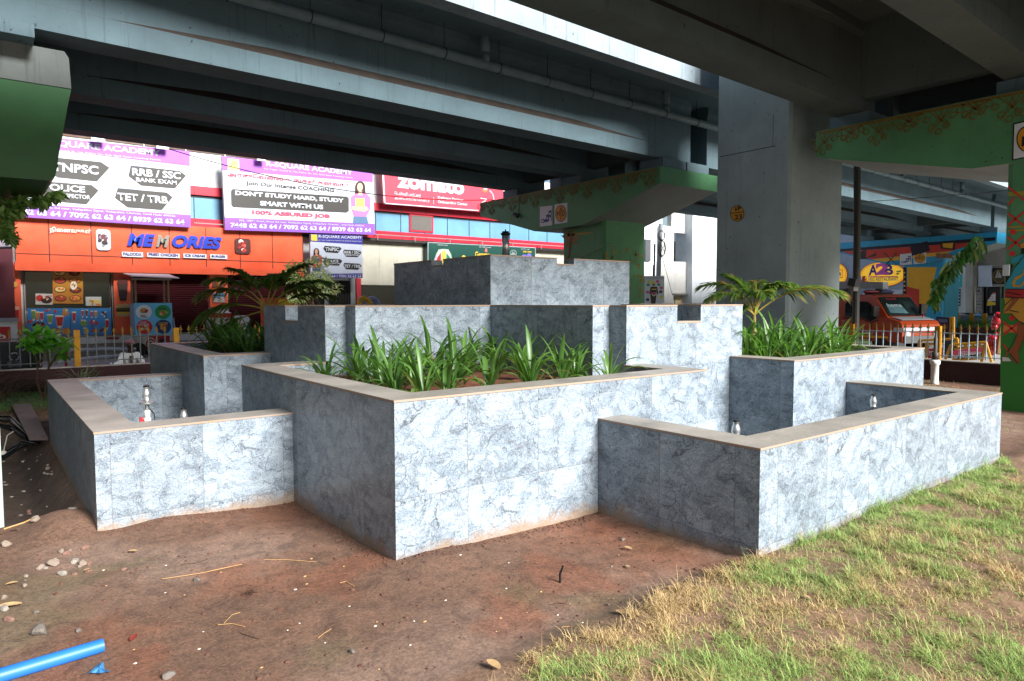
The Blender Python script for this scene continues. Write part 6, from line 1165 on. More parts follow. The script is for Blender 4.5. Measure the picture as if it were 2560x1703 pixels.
t = thing('banner', 'white and yellow slanted banner before the dark shop glass', 'banner', Px(2475, 780, 45)*np.array((1, 1, 0))); f = Face('x', 45.0, .02); mb = MB(); f.poly(mb, [zs(765, 835), zs(815, 832), zs(808, 1065), zs(650, 1078), zs(665, 985)], 1, 0); f.poly(mb, [zs(663, 990), zs(808, 985), zs(806, 1066), zs(650, 1078)], 2, 1); f.poly(mb, [zs(755, 845), zs(815, 832), zs(815, 850), zs(745, 862)], 2, 2); f.disc(mb, *zs(740, 930), 4, 4, 2, 2); f.disc(mb, *zs(740, 930), 3, 3, 3, 0); f.poly(mb, [zs(750, 990), zs(805, 988), zs(805, 1010), zs(750, 1012)], 3, 3); mb.build('print', [flat(c) for c in ('d6d8dc', 'd8b82a', 'b83044', '3a4a6a')], t); mb = MB(); mb.tube([f.p(*zs(725, 1070)), f.p(*zs(725, 1400))], .05, 6); mb.build('stand', flat('4a4c50'), t)
t = thing('hanging_sign', 'turquoise hanging sign beside the blue mural pier', 'sign', Px(2398, 718, 45)); f = Face('x', 45.0, .02); mb = MB(); f.poly(mb, [zs(60, 495), zs(192, 498), zs(188, 735), zs(60, 735)], 1, 0); f.poly(mb, [zs(90, 600), zs(150, 602), zs(150, 625), zs(90, 625)], 2, 1); f.poly(mb, [zs(95, 650), zs(120, 650), zs(120, 670), zs(95, 670)], 2, 1); mb.build('panel', [flat('2ab4bc'), flat('a8dcdc')], t)
t = thing('hanging_sign', 'navy sign with a column of white arrows beside the blue mural pier', 'sign', Px(2396, 765, 45)); mb = MB(); f.poly(mb, [zs(40, 762), zs(165, 765), zs(160, 1085), zs(40, 1085)], 1, 0)
for i in range(5): y = 805+i*60; f.poly(mb, [zs(104, y), zs(130, y-16), zs(130, y-6), zs(152, y-6), zs(152, y+8), zs(130, y+8), zs(130, y+18)], 2, 1)
mb.build('panel', [flat('24305a'), flat('c9d0dc')], t)
t = thing('parked_car', 'silver car parked before the dark shop glass', 'car', Px(2490, 850, 42)*np.array((1, 1, 0))); a = Px(2488, 787, 42); y0 = a[1]; z0 = a[2]
mb = MB(); pr = [(-2.2, .35), (-2.2, .75), (-1.5, .9), (-.9, z0-.08), (-.4, z0), (.8, z0), (1.5, .95), (2.1, .85), (2.15, .35)]
k = [(41.3, 1), (41.5, 1.0), (42.8, 1.0), (43.0, 1)]; n = len(pr)
for x, s in k: mb.v += [(x, y0+py, pz-(0 if 41.4 < x < 42.9 else .05)) for py, pz in pr]
for i in range(3):
    for j in range(n): a_, b_ = i*n+j, i*n+(j+1) % n; mb.f.append((a_, b_, b_+n, a_+n)); mb.m.append(0)
mb.f += [tuple(range(n)), tuple(3*n+j for j in range(n))]; mb.m += [0, 0]; mb.build('body', mat('silver car paint', '9aa6b4', .25, .3, spec=.6), t)
mb = MB(); mb.prism([(41.29, y0-1.35, .95), (41.29, y0-.85, z0-.14), (41.29, y0+.75, z0-.1), (41.29, y0+1.3, .95)], (-.01, 0, 0)); mb.build('side_window', DKGL, t)
for s in (-1.4, 1.4): mb = MB(); mb.lathe((41.35, y0+s, .32), [(.1, -.1), (.31, -.1), (.32, .1), (.1, .1)], 16, 0, Matrix.Rotation(1.571, 3, 'Y')); mb.build('wheel', BLACK, t)
t = thing('umbrella', 'low pale blue umbrella behind the far railing', 'umbrella', Px(2444, 800, 41)*np.array((1, 1, 0))); a = Px(2444, 784, 41); mb = MB(); mb.lathe((41, a[1], a[2]-.35), [(.75, 0), (.5, .2), (.2, .32), (.02, .36)], 12); mb.build('canopy', flat('7ab0dc'), t); mb = MB(); mb.tube([(41, a[1], 0), (41, a[1], a[2]-.02)], .025, 6); mb.build('pole', flat('7a7c80'), t)
t = thing('far_railing', 'grey picket railing with yellow posts along the far lane beyond the balloons', 'fence', Px(2450, 830, 38)*np.array((1, 1, 0)))
a, b = Px(2385, 830, 38), Px(2560, 830, 38); zt = Px(2450, 789, 38)[2]; L = a[1]-b[1]; mb = MB()
for i in range(70): y = a[1]-i*L/70; mb.box((37.98, y-.015, .2), (38.0, y+.015, zt))
mb.box((37.97, b[1], zt-.1), (38.02, a[1], zt-.06)); mb.build('pickets', flat('6a7888'), t); mb = MB(); mb.box((37.9, b[1], -.2), (38.1, a[1], .2)); mb.build('kerb_wall', flat('4a3230'), t)
for u in (2393, 2428, 2460, 2493): p = Px(u, 820, 37.9); mb = MB(); mb.box((37.85, p[1]-.09, 0), (37.96, p[1]+.09, zt+.1)); mb.build('post', YEL, t)
r = random.Random(8)
for i, (u, n) in enumerate(((2398, 60), (2418, 50), (2450, 70), (2472, 40))):
    Lv = Leaves(); c = Px(u, 822, 37.2)
    for j in range(n*2): p = c+np.array((r.gauss(0, .2), r.gauss(0, .35), r.uniform(-.7, .35))); V, F = leaf_pts(p, (r.uniform(-1, 1), r.uniform(-1, 1), r.uniform(-.2, 1)), (0.2, .1, 1), .28, .1, .3, 3); g = r.random(); Lv.add(V, F, (.04+.06*g, .10+.12*g, .03))
    tag(Lv.build('small_shrub', None, c*np.array((1, 1, 0))), 'small leafy shrub growing along the far railing', 'shrub', 'shrubs along the far railing')
mb = MB(); mb.box((24, 12.0, -.1), (40, 12.3, .62)); mb.box((24, 11.98, .62), (40, 12.32, .66), 1)
mb = MB(); p = Px(2372, 850, 27); q = Px(2500, 818, 30); mb.prism([(*Px(2360, 850, 30)[:2], 0), (*Px(2520, 850, 30)[:2], 0), (*Px(2520, 819, 30)[:2], .62), (*Px(2360, 827, 30)[:2], .55)], (.3, 0, 0)); tag(mb.build('low_wall', WALLB, loc=(30, p[1], 0)), 'low dark brown wall along the far lane under the shrubs', 'wall')
# ------------------------------------------------------------------ planting
def G(r, a=(.030, .085, .018), b=(.10, .20, .045)): q = r.random(); return tuple(x+(y-x)*q for x, y in zip(a, b))
def strap(Lv, base, az, L, w, lean, droop, c, r, n=8):
    """a strap leaf rising from its clump and arching over"""
    V = []; p = np.array(base, float); el = 1.5-lean; tw = r.uniform(-.25, .25); s0 = np.array((-math.sin(az), math.cos(az), 0))
    for i in range(n+1):
        q = i/n; e = el-droop*q*q; d = np.array((math.cos(az)*math.cos(e), math.sin(az)*math.cos(e), math.sin(e))); p = p+d*(L/n)
        nn = np.cross(d, s0); ww = w*.5*(.55+.45*min(1, q*4))*(1 if q < .6 else max(.03, 1-((q-.6)/.4)**2.2)); s = s0*math.cos(tw*q)+nn*math.sin(tw*q)
        V += [p-s*ww-nn*ww*-.35, p, p+s*ww-nn*ww*-.35]
    F = []
    for i in range(n): a = 3*i; F += [(a, a+1, a+4, a+3), (a+1, a+2, a+5, a+4)]
    Lv.add(V, F, c)
STRAP = leafmat('strap leaf', .38, .14, .5, .35)
def lily_mesh(seed):
    r = random.Random(seed); Lv = Leaves(); k = r.randrange(13, 20)
    for i in range(k):
        az = i*2.4+r.uniform(-.4, .4); q = i/k; c = G(r, (.035, .10, .018), (.13, .26, .055))
        if r.random() < .03: c = (.22, .19, .08)
        strap(Lv, (r.gauss(0, .02), r.gauss(0, .02), 0), az, r.uniform(.34, .66)*(1-.2*q), r.uniform(.030, .047), .12+.80*q*r.uniform(.6, 1.2), r.uniform(.3, 1.9), c, r)
    o = Lv.build('lily_plant', None, (0, 0, 0), True, STRAP); me = o.data; bpy.data.objects.remove(o); return me
LM = [lily_mesh(i) for i in range(9)]
def lilies(x0, x1, y0, y1, z, nx, ny, label, group, seed, skip=.1, sc=(.8, 1.1)):
    r = random.Random(seed)
    for i in range(nx):
        for j in range(ny):
            if r.random() < skip: continue
            x, y = FX+x0+(x1-x0)*(i+.5+r.uniform(-.36, .36))/nx, FY+y0+(y1-y0)*(j+.5+r.uniform(-.36, .36))/ny
            if seed == 11 and (x-FX > i2-.12 and y-FY > nn-.12): continue
            o = bpy.data.objects.new('lily_plant', LM[r.randrange(9)]); COL.objects.link(o); o.location = (x, y, z); s = r.uniform(*sc); o.scale = (s, s, s*r.uniform(.9, 1.15)); o.rotation_euler = (r.uniform(-.08, .08), r.uniform(-.08, .08), r.random()*6.28); tag(o, label, 'plant', group); ROOT[o.name] = np.zeros(3)
lilies(.42, 2.5, .45, 2.5, .862, 6, 6, 'strappy green lily plant in the red soil of the front corner planter', 'lily plants in the front planter', 11, sc=(.68, .95))
lilies(n_-d1+.38, n_-.4, .42, 1.5, .864, 8, 3, 'strappy green lily plant in the sunlit right hand planter', 'lily plants in the right planter', 12, .05)
lilies(.4, 2.2, n_-d1+.4, n_-.5, .866, 4, 6, 'dark strappy lily plant in the shaded left hand planter', 'lily plants in the left planter', 13, .15)
mb = MB(); rr = random.Random(6)
def frond(az, L, rise, droop, seed, dry=0):
    """one pinnate palm leaf"""
    r = random.Random(seed); Lv = Leaves(); mb = MB(); pts = []; p = np.array((0., 0, 0)); n = 16
    for i in range(n+1):
        q = i/n; e = rise-droop*q**1.3; d = np.array((math.cos(az)*math.cos(e), math.sin(az)*math.cos(e), math.sin(e))); p = p+d*L/n; pts.append((p.copy(), d))
    for i in range(5, n+1):
        for k in (0, .34, .67):
            if i == n and k: continue
            a, d = pts[i]; b = pts[min(n, i+1)][0]; P = a+(b-a)*k; s = np.cross(d, (0, 0, 1)); s /= np.linalg.norm(s); q = (i+k)/n
            for sg in (-1, 1):
                if r.random() < .06: continue
                dd = d*(.55+.5*q)+s*sg*(1.05-.55*q)+np.array((0, 0, .30)); ln = L*.40*math.sin(math.pi*min(1, .22+q*.72))*r.uniform(.85, 1.1)+.05
                c = G(r, (.05, .12, .018), (.17, .26, .06)) if r.random() > dry else (.30, .20, .09)
                V, F = leaf_pts(P, dd, (0, 0, 1), ln, .048, r.uniform(.3, .8), 4, .35); Lv.add(V, F, c)
    mb.tube([(0, 0, 0)]+[q[0] for q in pts], [.014]+[.013*(1-.8*i/n) for i in range(n+1)], 6)
    return Lv, mb
def palm(label, base, h, specs, lean=(0, 0)):
    t = thing('palm_tree', label, 'palm', base); top = np.array((base[0]+lean[0], base[1]+lean[1], base[2]+h))
    mb = MB(); mb.tube([base, (np.array(base)+top)/2+np.array((.01, 0, 0)), top], [.04, .032, .022], 8); mb.build('stem', mat('palm stem', '8a7a4a', .7, var=.25, scale=12), t)
    for i, s in enumerate(specs):
        Lv, st = frond(*s, seed=i+int(base[0]*7), dry=.08 if i % 3 else .22); fo = Lv.build('frond', t, None, True, LEAFM)
        for q in fo.data.vertices: q.co = Vector(q.co)+Vector(ROOT[t.name])+Vector((0, 0, 0))-Vector((0, 0, 0))+Vector(top)-Vector(base)
        rb = st.build('rachis', mat('palm rachis', '9a8c3e', .6), fo)
        for q in rb.data.vertices: q.co = Vector(q.co)+Vector(ROOT[t.name])+Vector(top)-Vector(base)
    return t
b = Py(1884, 872, 5.5); b[2] = .86
palm('green palm with a long arching frond in the right planter before the tall column', tuple(b), .55, [(-.85, 1.15, .75, 1.15), (-.4, .75, 1.15, 1.3), (2.3, .85, 1.15, 1.5), (2.7, .75, .95, 1.5), (1.6, .75, 1.35, 1.1), (-2.3, .65, 1.2, 1.7), (.5, .7, 1.25, 1.1), (-1.5, .65, 1.35, 1.4), (2.0, .6, 1.45, 1.0), (-.9, .6, 1.4, 1.5), (3.0, .6, .6, 1.3)])
b = Py(666, 860, 10.35); b[2] = .86
palm('dark green palm in the left planter before the maroon shutters', tuple(b), .62, [(2.45, 1.05, .75, 1.3), (2.9, 1.0, .35, 1.3), (-.75, 1.0, .85, 1.0), (-.5, .95, .55, .8), (1.0, .9, 1.1, 1.0), (-1.6, .85, 1.2, 1.3), (2.2, .9, 1.2, 1.0), (-.9, .95, 1.15, .9), (2.6, .95, 1.0, 1.2), (.2, .9, .8, 1.0), (2.9, .9, -.2, .9)], (.02, 0))
# frangipani beside the left basin
def zf(x, y, Y=13.6): return Py(x/4.9, 780+y/4.9, Y)
t = thing('frangipani_tree', 'small frangipani tree with forked bare stems and glossy leaves behind the left basin', 'tree', zf(530, 1050)); BARK = mat('grey brown bark', '6a5a4a', .85, var=.25, scale=18)
for pts, rr_ in (([(530, 1058), (490, 980), (452, 850), (462, 650), (420, 480), (380, 380)], .022), ([(462, 650), (520, 560), (560, 440)], .015), ([(545, 1058), (570, 820), (605, 640), (575, 480), (540, 380)], .02), ([(600, 660), (700, 530), (740, 450)], .015), ([(590, 700), (680, 560), (780, 500)], .013)):
    mb = MB(); mb.tube([zf(x, y, 13.6+.04*i) for i, (x, y) in enumerate(pts)], [rr_*(1-.1*i) for i in range(len(pts))], 8); mb.build('branch', BARK, t, True)
r = random.Random(3); Lv = Leaves()
for x, y, n, Rr in ((370, 300, 22, 1), (480, 260, 20, 1), (590, 290, 20, 1), (430, 400, 16, .9), (700, 400, 14, .9), (790, 380, 12, .9), (760, 520, 12, .8), (540, 390, 16, 1), (330, 400, 10, .8), (640, 330, 12, 1)):
    c = zf(x, y, 13.6+r.uniform(-.25, .25))
    for i in range(n):
        az = i*2.4; e = r.uniform(-.5, 1.0); d = (math.cos(az)*math.cos(e), math.sin(az)*math.cos(e), math.sin(e)); V, F = leaf_pts(c, d, (0, 0, 1), r.uniform(.20, .30)*Rr, .085, r.uniform(.05, .45), 5, .2); Lv.add(V, F, G(r, (.08, .26, .03), (.24, .55, .09)))
Lv.build('leaves', t, m=leafmat('frangipani leaf', .35, .12, .5))
# dry spiky tuft under the yellow post, reeds at far left
Lv = Leaves(); c = Py(203, 945, 14.4); c[2] = 0
for i in range(70): az = r.random()*6.28; strap(Lv, c+np.array((r.gauss(0, .03), r.gauss(0, .03), 0)), az, r.uniform(.35, .62), .016, r.uniform(.1, 1.0), r.uniform(.6, 1.8), tuple(x*r.uniform(.7, 1.2) for x in (.22, .26, .19)), r, 6)
tag(Lv.build('spider_plant', None, c), 'pale striped spiky tuft below the yellow fence post at left', 'plant')
Lv = Leaves(); c = Py(12, 990, 13.3); c[2] = 0
for i in range(120): az = r.uniform(-.9, 1.2) if r.random() < .7 else r.random()*6.28; strap(Lv, c+np.array((r.uniform(-.7, .15), r.gauss(0, .12), 0)), az, r.uniform(.4, .75), .009, r.uniform(.1, .7), r.uniform(1.0, 2.0), tuple(x*r.uniform(.5, 1.2) for x in (.13, .09, .06)), r, 6)
tag(Lv.build('reed_tuft', None, c), 'brown arching reeds against the dark wall at far left', 'plant')
def cloud(Lv, pts, n, size, r, a, b, sp):
    for i in range(n):
        u, v, ru, rv, Y = pts[r.randrange(len(pts))]; q = r.random()*6.28; k = math.sqrt(r.random()); p = Py(u+ru*k*math.cos(q), v+rv*k*math.sin(q), Y+r.gauss(0, sp))
        V, F = leaf_pts(p, (r.gauss(0, 1), r.gauss(0, 1), r.gauss(-.2, .7)), (r.gauss(0, .4), r.gauss(0, .4), 1), size*r.uniform(.6, 1.25), size*.45, r.uniform(0, .3), 3, .2); Lv.add(V, F, G(r, a, b))
t = thing('variegated_tree', 'small pale variegated tree before the blue coaching board', 'tree', (*Py(790, 900, 14.3)[:2], 0)); Lv = Leaves()
cloud(Lv, [(740, 672, 28, 22, 14.3), (795, 655, 32, 16, 14.3), (725, 690, 22, 14, 14.2), (770, 712, 40, 22, 14.4), (815, 720, 38, 24, 14.3), (800, 690, 30, 16, 14.3), (745, 745, 30, 12, 14.3)], 1500, .085, r, (.28, .36, .17), (.75, .8, .6), .22); Lv.build('leaves', t)
mb = MB(); b0_ = Py(790, 900, 14.3); b0_[2] = 0; mb.tube([b0_, Py(785, 780, 14.3), Py(775, 700, 14.3), Py(765, 660, 14.3)], [.03, .025, .015, .006], 7); mb.tube([Py(780, 730, 14.3), Py(820, 690, 14.3)], .008, 5); mb.tube([Py(778, 720, 14.3), Py(735, 690, 14.3)], .008, 5); mb.build('trunk', BARK, t)
t = thing('street_tree', 'leafy branch of a tree reaching in at the left edge below the green pier', 'tree', (-1.6, 12.4, 0)); Lv = Leaves()
cloud(Lv, [(12, 512, 40, 26, 11.6), (60, 505, 32, 14, 11.6), (105, 500, 28, 11, 11.6), (140, 487, 18, 7, 11.5), (5, 555, 26, 26, 11.7), (15, 575, 22, 14, 11.7), (28, 595, 9, 10, 11.6), (-60, 540, 60, 70, 11.8), (35, 525, 30, 12, 11.6)], 900, .12, r, (.08, .2, .04), (.40, .55, .22), .2); Lv.build('leaves', t)
mb = MB(); mb.tube([(-1.6, 12.4, -.2), (-1.5, 12.3, 1.6), Py(-60, 560, 11.8), Py(0, 520, 11.7), Py(70, 505, 11.6), Py(135, 490, 11.5)], [.12, .10, .05, .03, .015, .006], 8); mb.tube([Py(-30, 540, 11.7), Py(10, 565, 11.7), Py(25, 595, 11.6)], [.02, .012, .005], 6); mb.build('trunk', BARK, t)
# ------------------------------------------------------------------ lawn, blade by blade
def grass(name, n, area, keep, h, cols, seed, kind='grass'):
    g = np.random.default_rng(seed); x = g.uniform(area[0], area[1], n); y = g.uniform(area[2], area[3], n); k = keep(x, y, g.random(n)); x, y = x[k], y[k]; n = len(x); z = gz(x, y)
    hh = h(x, y)*g.uniform(.5, 1.35, n); az = g.uniform(0, 6.283, n)+1.2*np.sin(x*5+y*3); cur = g.uniform(.6, 3.0, n); lean = g.uniform(.1, 1.1, n); w = g.uniform(.0006, .0011, n)*(1+.25*np.hypot(x, y)/3)
    S_, P_ = 5, []; p = np.stack([x, y, z-.004], 1); side = np.stack([-np.sin(az), np.cos(az), np.zeros(n)], 1); tw = g.uniform(-1.2, 1.2, n)
    for i in range(S_):
        q = i/(S_-1); ww = (w*(1-.85*q*q))[:, None]; P_ += [p-side*ww, p+side*ww]
        e = 1.5-lean-cur*q; a = az+tw*q; p = p+np.stack([np.cos(a)*np.cos(e), np.sin(a)*np.cos(e), np.maximum(np.sin(e), -.35)], 1)*(hh/(S_-1))[:, None]
    V = np.stack(P_, 1).reshape(-1, 3); b = np.arange(n)[:, None]*2*S_; F = np.concatenate([np.stack([b[:, 0]+2*i, b[:, 0]+2*i+1, b[:, 0]+2*i+3, b[:, 0]+2*i+2], 1) for i in range(S_-1)])
    C = cols(x, y, g); C = np.concatenate([np.repeat(C, 2*S_, 0), np.ones((n*2*S_, 1))], 1)
    m = MATS.get('grass') or vcol('grass blade', .6, 0, 1, 0, spec=.25); MATS['grass'] = m; tag(bulk(name, V, F, m, C), kind='stuff')
def edge(x): return 2.35+.17*(fbm(x*2.6, x*0+3, 5, 2)-.5)*2-.12*sstep(1.9, 1.5, x)
def keep1(x, y, u):
    e = edge(x); bare = fbm(x*1.5+4, y*1.9, 4, 31); d = sstep(.0, .07, e-y)*(1-.85*sstep(.53, .62, bare)*sstep(2.2, 2.05, y)); clump = .12+.88*sstep(.36, .58, fbm(x*10, y*10, 3, 40))
    return (u < d*clump) & (y > .45*(x-2.2)-.25) & (y < np.where((x > FX+b0-.02) & (x < FX+n_-b0+.02), FY-bo-.006, 9))
def tuft(x, y): return .45+1.1*sstep(.32, .66, fbm(x*11, y*11, 3, 71))
def hgt(x, y): return tuft(x, y)*(.042+.05*fbm(x*3, y*3, 3, 50)+.05*sstep(.22, .05, FY-bo-y)*(x > 3.7))
def tint(x, y, g):
    n = len(x); gr = fbm(x*2.0+1, y*2.4, 4, 60)+.30*sstep(.35, .05, FY-bo-y)*(x > 3.8)-.34*sstep(.30, .02, edge(x)-y)*(x < 4.0); u = g.random(n); m = sstep(.28, .46, gr+.26*(u-.5))[:, None]
    v = g.uniform(.7, 1.3, n)[:, None]; a = np.array((.50, .36, .17)); b = np.array((.25, .37, .10)); br = np.array((.27, .16, .075)); C = (a+(b-a)*m)*v
    return np.where((g.random(n) < .14)[:, None], br*v, C)
grass('lawn_grass', 560000, (1.0, 8.2, -.3, 2.5), keep1, hgt, tint, 1)
grass('dry_grass', 26000, (9.6, 15.1, 2.2, 9.5), lambda x, y, u: (u < sstep(.45, .6, fbm(x*1.3, y*1.3, 3, 3)+.25*sstep(13.4, 14.6, x))) , lambda x, y: .05+.05*fbm(x*3, y*3, 2, 5), lambda x, y, g: np.array((.36, .27, .13))*g.uniform(.6, 1.2, len(x))[:, None]+np.outer(g.random(len(x)) < .3, (-.15, .02, -.04)), 2)
grass('green_grass', 45000, (-1.5, 2.1, 12.2, 15.0), lambda x, y, u: u < sstep(12.3, 13.0, y)*(.3+.7*sstep(.3, .5, fbm(x*2, y*2, 3, 3))), lambda x, y: .06+0*x, lambda x, y, g: np.array((.20, .42, .10))*g.uniform(.6, 1.3, len(x))[:, None], 3)
grass('brown_grass', 16000, (-1.2, 1.0, 10.9, 12.7), lambda x, y, u: u < .8*sstep(.35, .5, fbm(x*3, y*3, 3, 9)), lambda x, y: .045+0*x, lambda x, y, g: np.array((.27, .17, .08))*g.uniform(.6, 1.3, len(x))[:, None], 4)
# ------------------------------------------------------------------ nozzles and loose things on the ground
def nozzle(label, P, zt, valve=False):
    t = thing('fountain_nozzle', label, 'nozzle', (P[0], P[1], zt-.5)); mb = MB(); z = zt
    mb.lathe((P[0], P[1], 0), [(.016, z-.35), (.016, z-.13), (.03, z-.125), (.03, z-.115), (.026, z-.11), (.034, z-.08), (.033, z-.055), (.024, z-.03), (.022, z-.012), (.024, z-.01), (.024, z)], 16); mb.build('nozzle_body', STEEL, t, True)
    mb = MB(); mb.lathe((P[0], P[1], 0), [(.026, z-.005), (.027, z), (.02, z+.008), (.012, z+.009)], 14); mb.build('black_tip', BLACK, t)
    if valve:
        mb = MB(); mb.lathe((P[0], P[1], 0), [(.062, z-.155), (.064, z-.15), (.064, z-.14), (.06, z-.136)], 22); mb.build('flange', STEEL, t)
        mb = MB(); mb.lathe((P[0], P[1], 0), [(.02, z-.52), (.02, z-.33), (.03, z-.325), (.03, z-.28), (.02, z-.275), (.026, z-.27), (.026, z-.215), (.018, z-.21)], 14); mb.build('white_valve', mat('white valve plastic', 'd4d6d4', .3), t, True)
        mb = MB(); c = Vector((P[0]-.05, P[1], z-.30)); mb.box(c-Vector((.012, .012, .03)), c+Vector((.012, .012, .03))); mb.tube([c, (P[0], P[1], z-.30)], .012, 6); mb.build('red_handle', flat('b81c28'), t)
        mb = MB(); mb.tube([(P[0]+.02, P[1], z-.2), (P[0]+.055, P[1], z-.25), (P[0]+.06, P[1]-.01, z-.33), (P[0]+.03, P[1], z-.42)], .005, 5); mb.build('wire', BLACK, t)
    mb = MB(); mb.tube([(P[0], P[1], .1), (P[0], P[1], z-.3)], .015, 8); mb.build('riser', flat('d0d2d0'), t)
nozzle('steel nozzle with white valve and red handle inside the left basin', Py(366, 972, 6.75), float(Py(366, 966, 6.75)[2]), True)
nozzle('short steel nozzle just showing over the left basin rim', Py(459, 1030, 6.6), float(Py(459, 1022, 6.6)[2]))
nozzle('steel nozzle in the right basin beside its dark end wall', Py(2183, 1010, 3.35), float(Py(2183, 988, 3.35)[2]))
nozzle('steel nozzle at the front corner of the right basin', Py(1840, 1070, 3.1), float(Py(1840, 1053, 3.1)[2]))
t = thing('fountain_nozzle', 'tall polished steel nozzle with black rim rising from the top tier', 'nozzle', (*Py(1264, 650, 8.0)[:2], 1.9)); c = Py(1264, 640, 8.0); zt = Py(1264, 584, 8.0)[2]
mb = MB(); mb.lathe((c[0], c[1], 0), [(.05, 1.9), (.05, zt-.34), (.058, zt-.335)], 16, 1); mb.lathe((c[0], c[1], 0), [(.053, zt-.34), (.053, zt-.03)], 18, 0); mb.lathe((c[0], c[1], 0), [(.05, zt-.03), (.07, zt-.015), (.072, zt+.005), (.05, zt+.01), (.05, zt+.03), (.01, zt+.035), (.008, zt+.06)], 18, 1); mb.build('nozzle_tube', [STEEL, BLACK], t, True)
def ground(u, v, dz=0): p = Pz(u, v, 0.0); p = Pz(u, v, float(gz(p[0], p[1]))); return np.array((p[0], p[1], float(gz(p[0], p[1]))+dz))
STONE = [mat('pale stone', '84766a', .85, var=.25, scale=14, bump=.3), mat('pink stone', '7a5c50', .85, var=.25, scale=14, bump=.3), mat('grey stone', '6c655e', .85, var=.25, scale=14, bump=.3), mat('white stone', '8c867c', .85, var=.2, scale=14, bump=.3)]
def stone_mesh(seed):
    r = random.Random(seed); mb = MB(); mb.ell((0, 0, 0), 1, 12, 8); V = [Vector(v) for v in mb.v]; cuts = [(Vector((r.gauss(0, 1), r.gauss(0, 1), r.gauss(0, 1))).normalized(), r.uniform(.5, .85)) for _ in range(9)]
    for i, v in enumerate(V):
        for n, d in cuts:
            k = v.dot(n)-d
            if k > 0: v = v-n*k*.85
        mb.v[i] = tuple(v*(1+.05*math.sin(7*v.x+seed)*math.cos(6*v.y)))
    return mb
SM = []
for i in range(8): o = stone_mesh(i).build('stone', STONE[i % 4], smooth=False); SM.append(o.data); bpy.data.objects.remove(o)
def stone(u, v, w, k, label, group=None, h=.6):
    p = ground(u, v); s = w*np.linalg.norm(p[:2])/1720*.5*.85; o = bpy.data.objects.new('stone', SM[k]); COL.objects.link(o); o.location = (p[0], p[1], p[2]+s*h*.45); o.scale = (s, s*.75, s*h); o.rotation_euler = (0, 0, rnd.random()*6.28); tag(o, label, 'stone', group)
zq = lambda x, y: (x/2.619, 1300+y/2.619)
for x, y, w, k in ((400, 210, 22, 0), (435, 222, 20, 1), (490, 280, 26, 3), (560, 185, 22, 1), (545, 295, 30, 0), (585, 290, 18, 1), (410, 358, 26, 3), (487, 360, 15, 1), (580, 345, 25, 5), (265, 320, 26, 0), (345, 295, 34, 4), (365, 275, 24, 0), (170, 372, 15, 0), (162, 435, 20, 4), (165, 400, 10, 2), (815, 328, 15, 1), (540, 225, 12, 1), (460, 200, 12, 0), (300, 320, 12, 3), (520, 310, 14, 0)):
    stone(*zq(x, y), w, k, 'small pale broken stone in the scatter on the soil at lower left', 'stones scattered at lower left')
for x, y, w, k, lab in ((40, 170, 32, 0, 'flat pale pebble on the soil at the left edge'), (265, 745, 55, 2, 'dark grey flat stone on the soil above the blue pipe'), (510, 735, 22, 2, 'small grey stone right of the flat grey stone'), (1290, 402, 24, 2, 'dark oval stone near the long straw'), (30, 590, 30, 3, 'white and rust lump at the left edge'), (60, 660, 30, 1, 'brown lump below the white one at the left edge'), (25, 510, 20, 0, 'pale flat chip at the left edge'), (1105, 1035, 40, 2, 'grey stone cut off by the bottom edge'), (240, 610, 16, 2, 'tiny dark stone pair near the left edge')):
    stone(*zq(x, y), w, k, lab)
for u, v, w, k, lab in ((1141, 1362, 26, 2, 'dark clod against the foot of the front planter'), (1225, 1344, 14, 1, 'small red clod at the foot of the front planter'), (1558, 1350, 16, 2, 'grey pebble in the wet red corner'), (1529, 1417, 8, 3, 'tiny white pebble on the soil beyond the black stake'), (1503, 1562, 13, 1, 'orange pebble on the soil beside the dry grass'), (1520, 1514, 14, 2, 'small grey stone at the edge of the dry grass'), (880, 1633, 26, 2, 'grey stone near the bottom centre'), (90, 1310, 30, 0, 'pale stone at the foot of the earth mound'), (122, 1194, 16, 0, 'pale stone on the dark earth beside the left basin')):
    stone(u, v, w, k, lab)
def tubeon(nm, label, cat, pts, r, m, n=6, dz=0): P = [ground(u, v, dz) for u, v in pts]; mb = MB(); mb.tube(P, r, n); return tag(mb.build(nm, m, loc=P[0], smooth=n > 6), label, cat)
STRAW = mat('dry straw', 'b08a5a', .8, var=.2)
tubeon('straw', 'long thin dry straw lying on the soil', 'straw', [(405, 1452), (500, 1436), (605, 1414)], .002, STRAW, 5, .008)
for i, (pts, lab) in enumerate((([(455, 1413), (490, 1410), (520, 1400)], 'short dark twig above the long straw'), ([(560, 1561), (580, 1540), (600, 1534)], 'crooked dry twig on the soil near the bottom centre'), ([(545, 1565), (580, 1562), (612, 1570)], 'dry twig crossing below the crooked twig'), ([(600, 1585), (620, 1592), (648, 1601)], 'dry twig pointing right near the bottom centre'), ([(795, 1598), (812, 1585), (828, 1575)], 'pale curved straw near the bottom centre'), ([(850, 1460), (865, 1456), (885, 1468)], 'curled straw left of the black stake'), ([(1372, 1515), (1395, 1510), (1414, 1512)], 'short straw beside the black stake'), ([(1404, 1572), (1425, 1570), (1450, 1578)], 'straw lying near the dry grass edge'), ([(660, 1402), (720, 1402), (790, 1408)], 'thin dark stick on the soil in front of the planter corner'), ([(2, 1338), (25, 1330), (44, 1328)], 'pale stick on the dark earth at the left edge'), ([(10, 1325), (60, 1312), (95, 1300)], 'brown stick on the dark earth at the left edge'))):
    tubeon('twig', lab, 'twig', pts, .0017 if i < 9 else .006, STRAW if i % 3 else mat('dark twig', '4a3626', .9), 5, .006)
DL = mat('dead leaf', 'a88a62', .8, var=.25, scale=20)
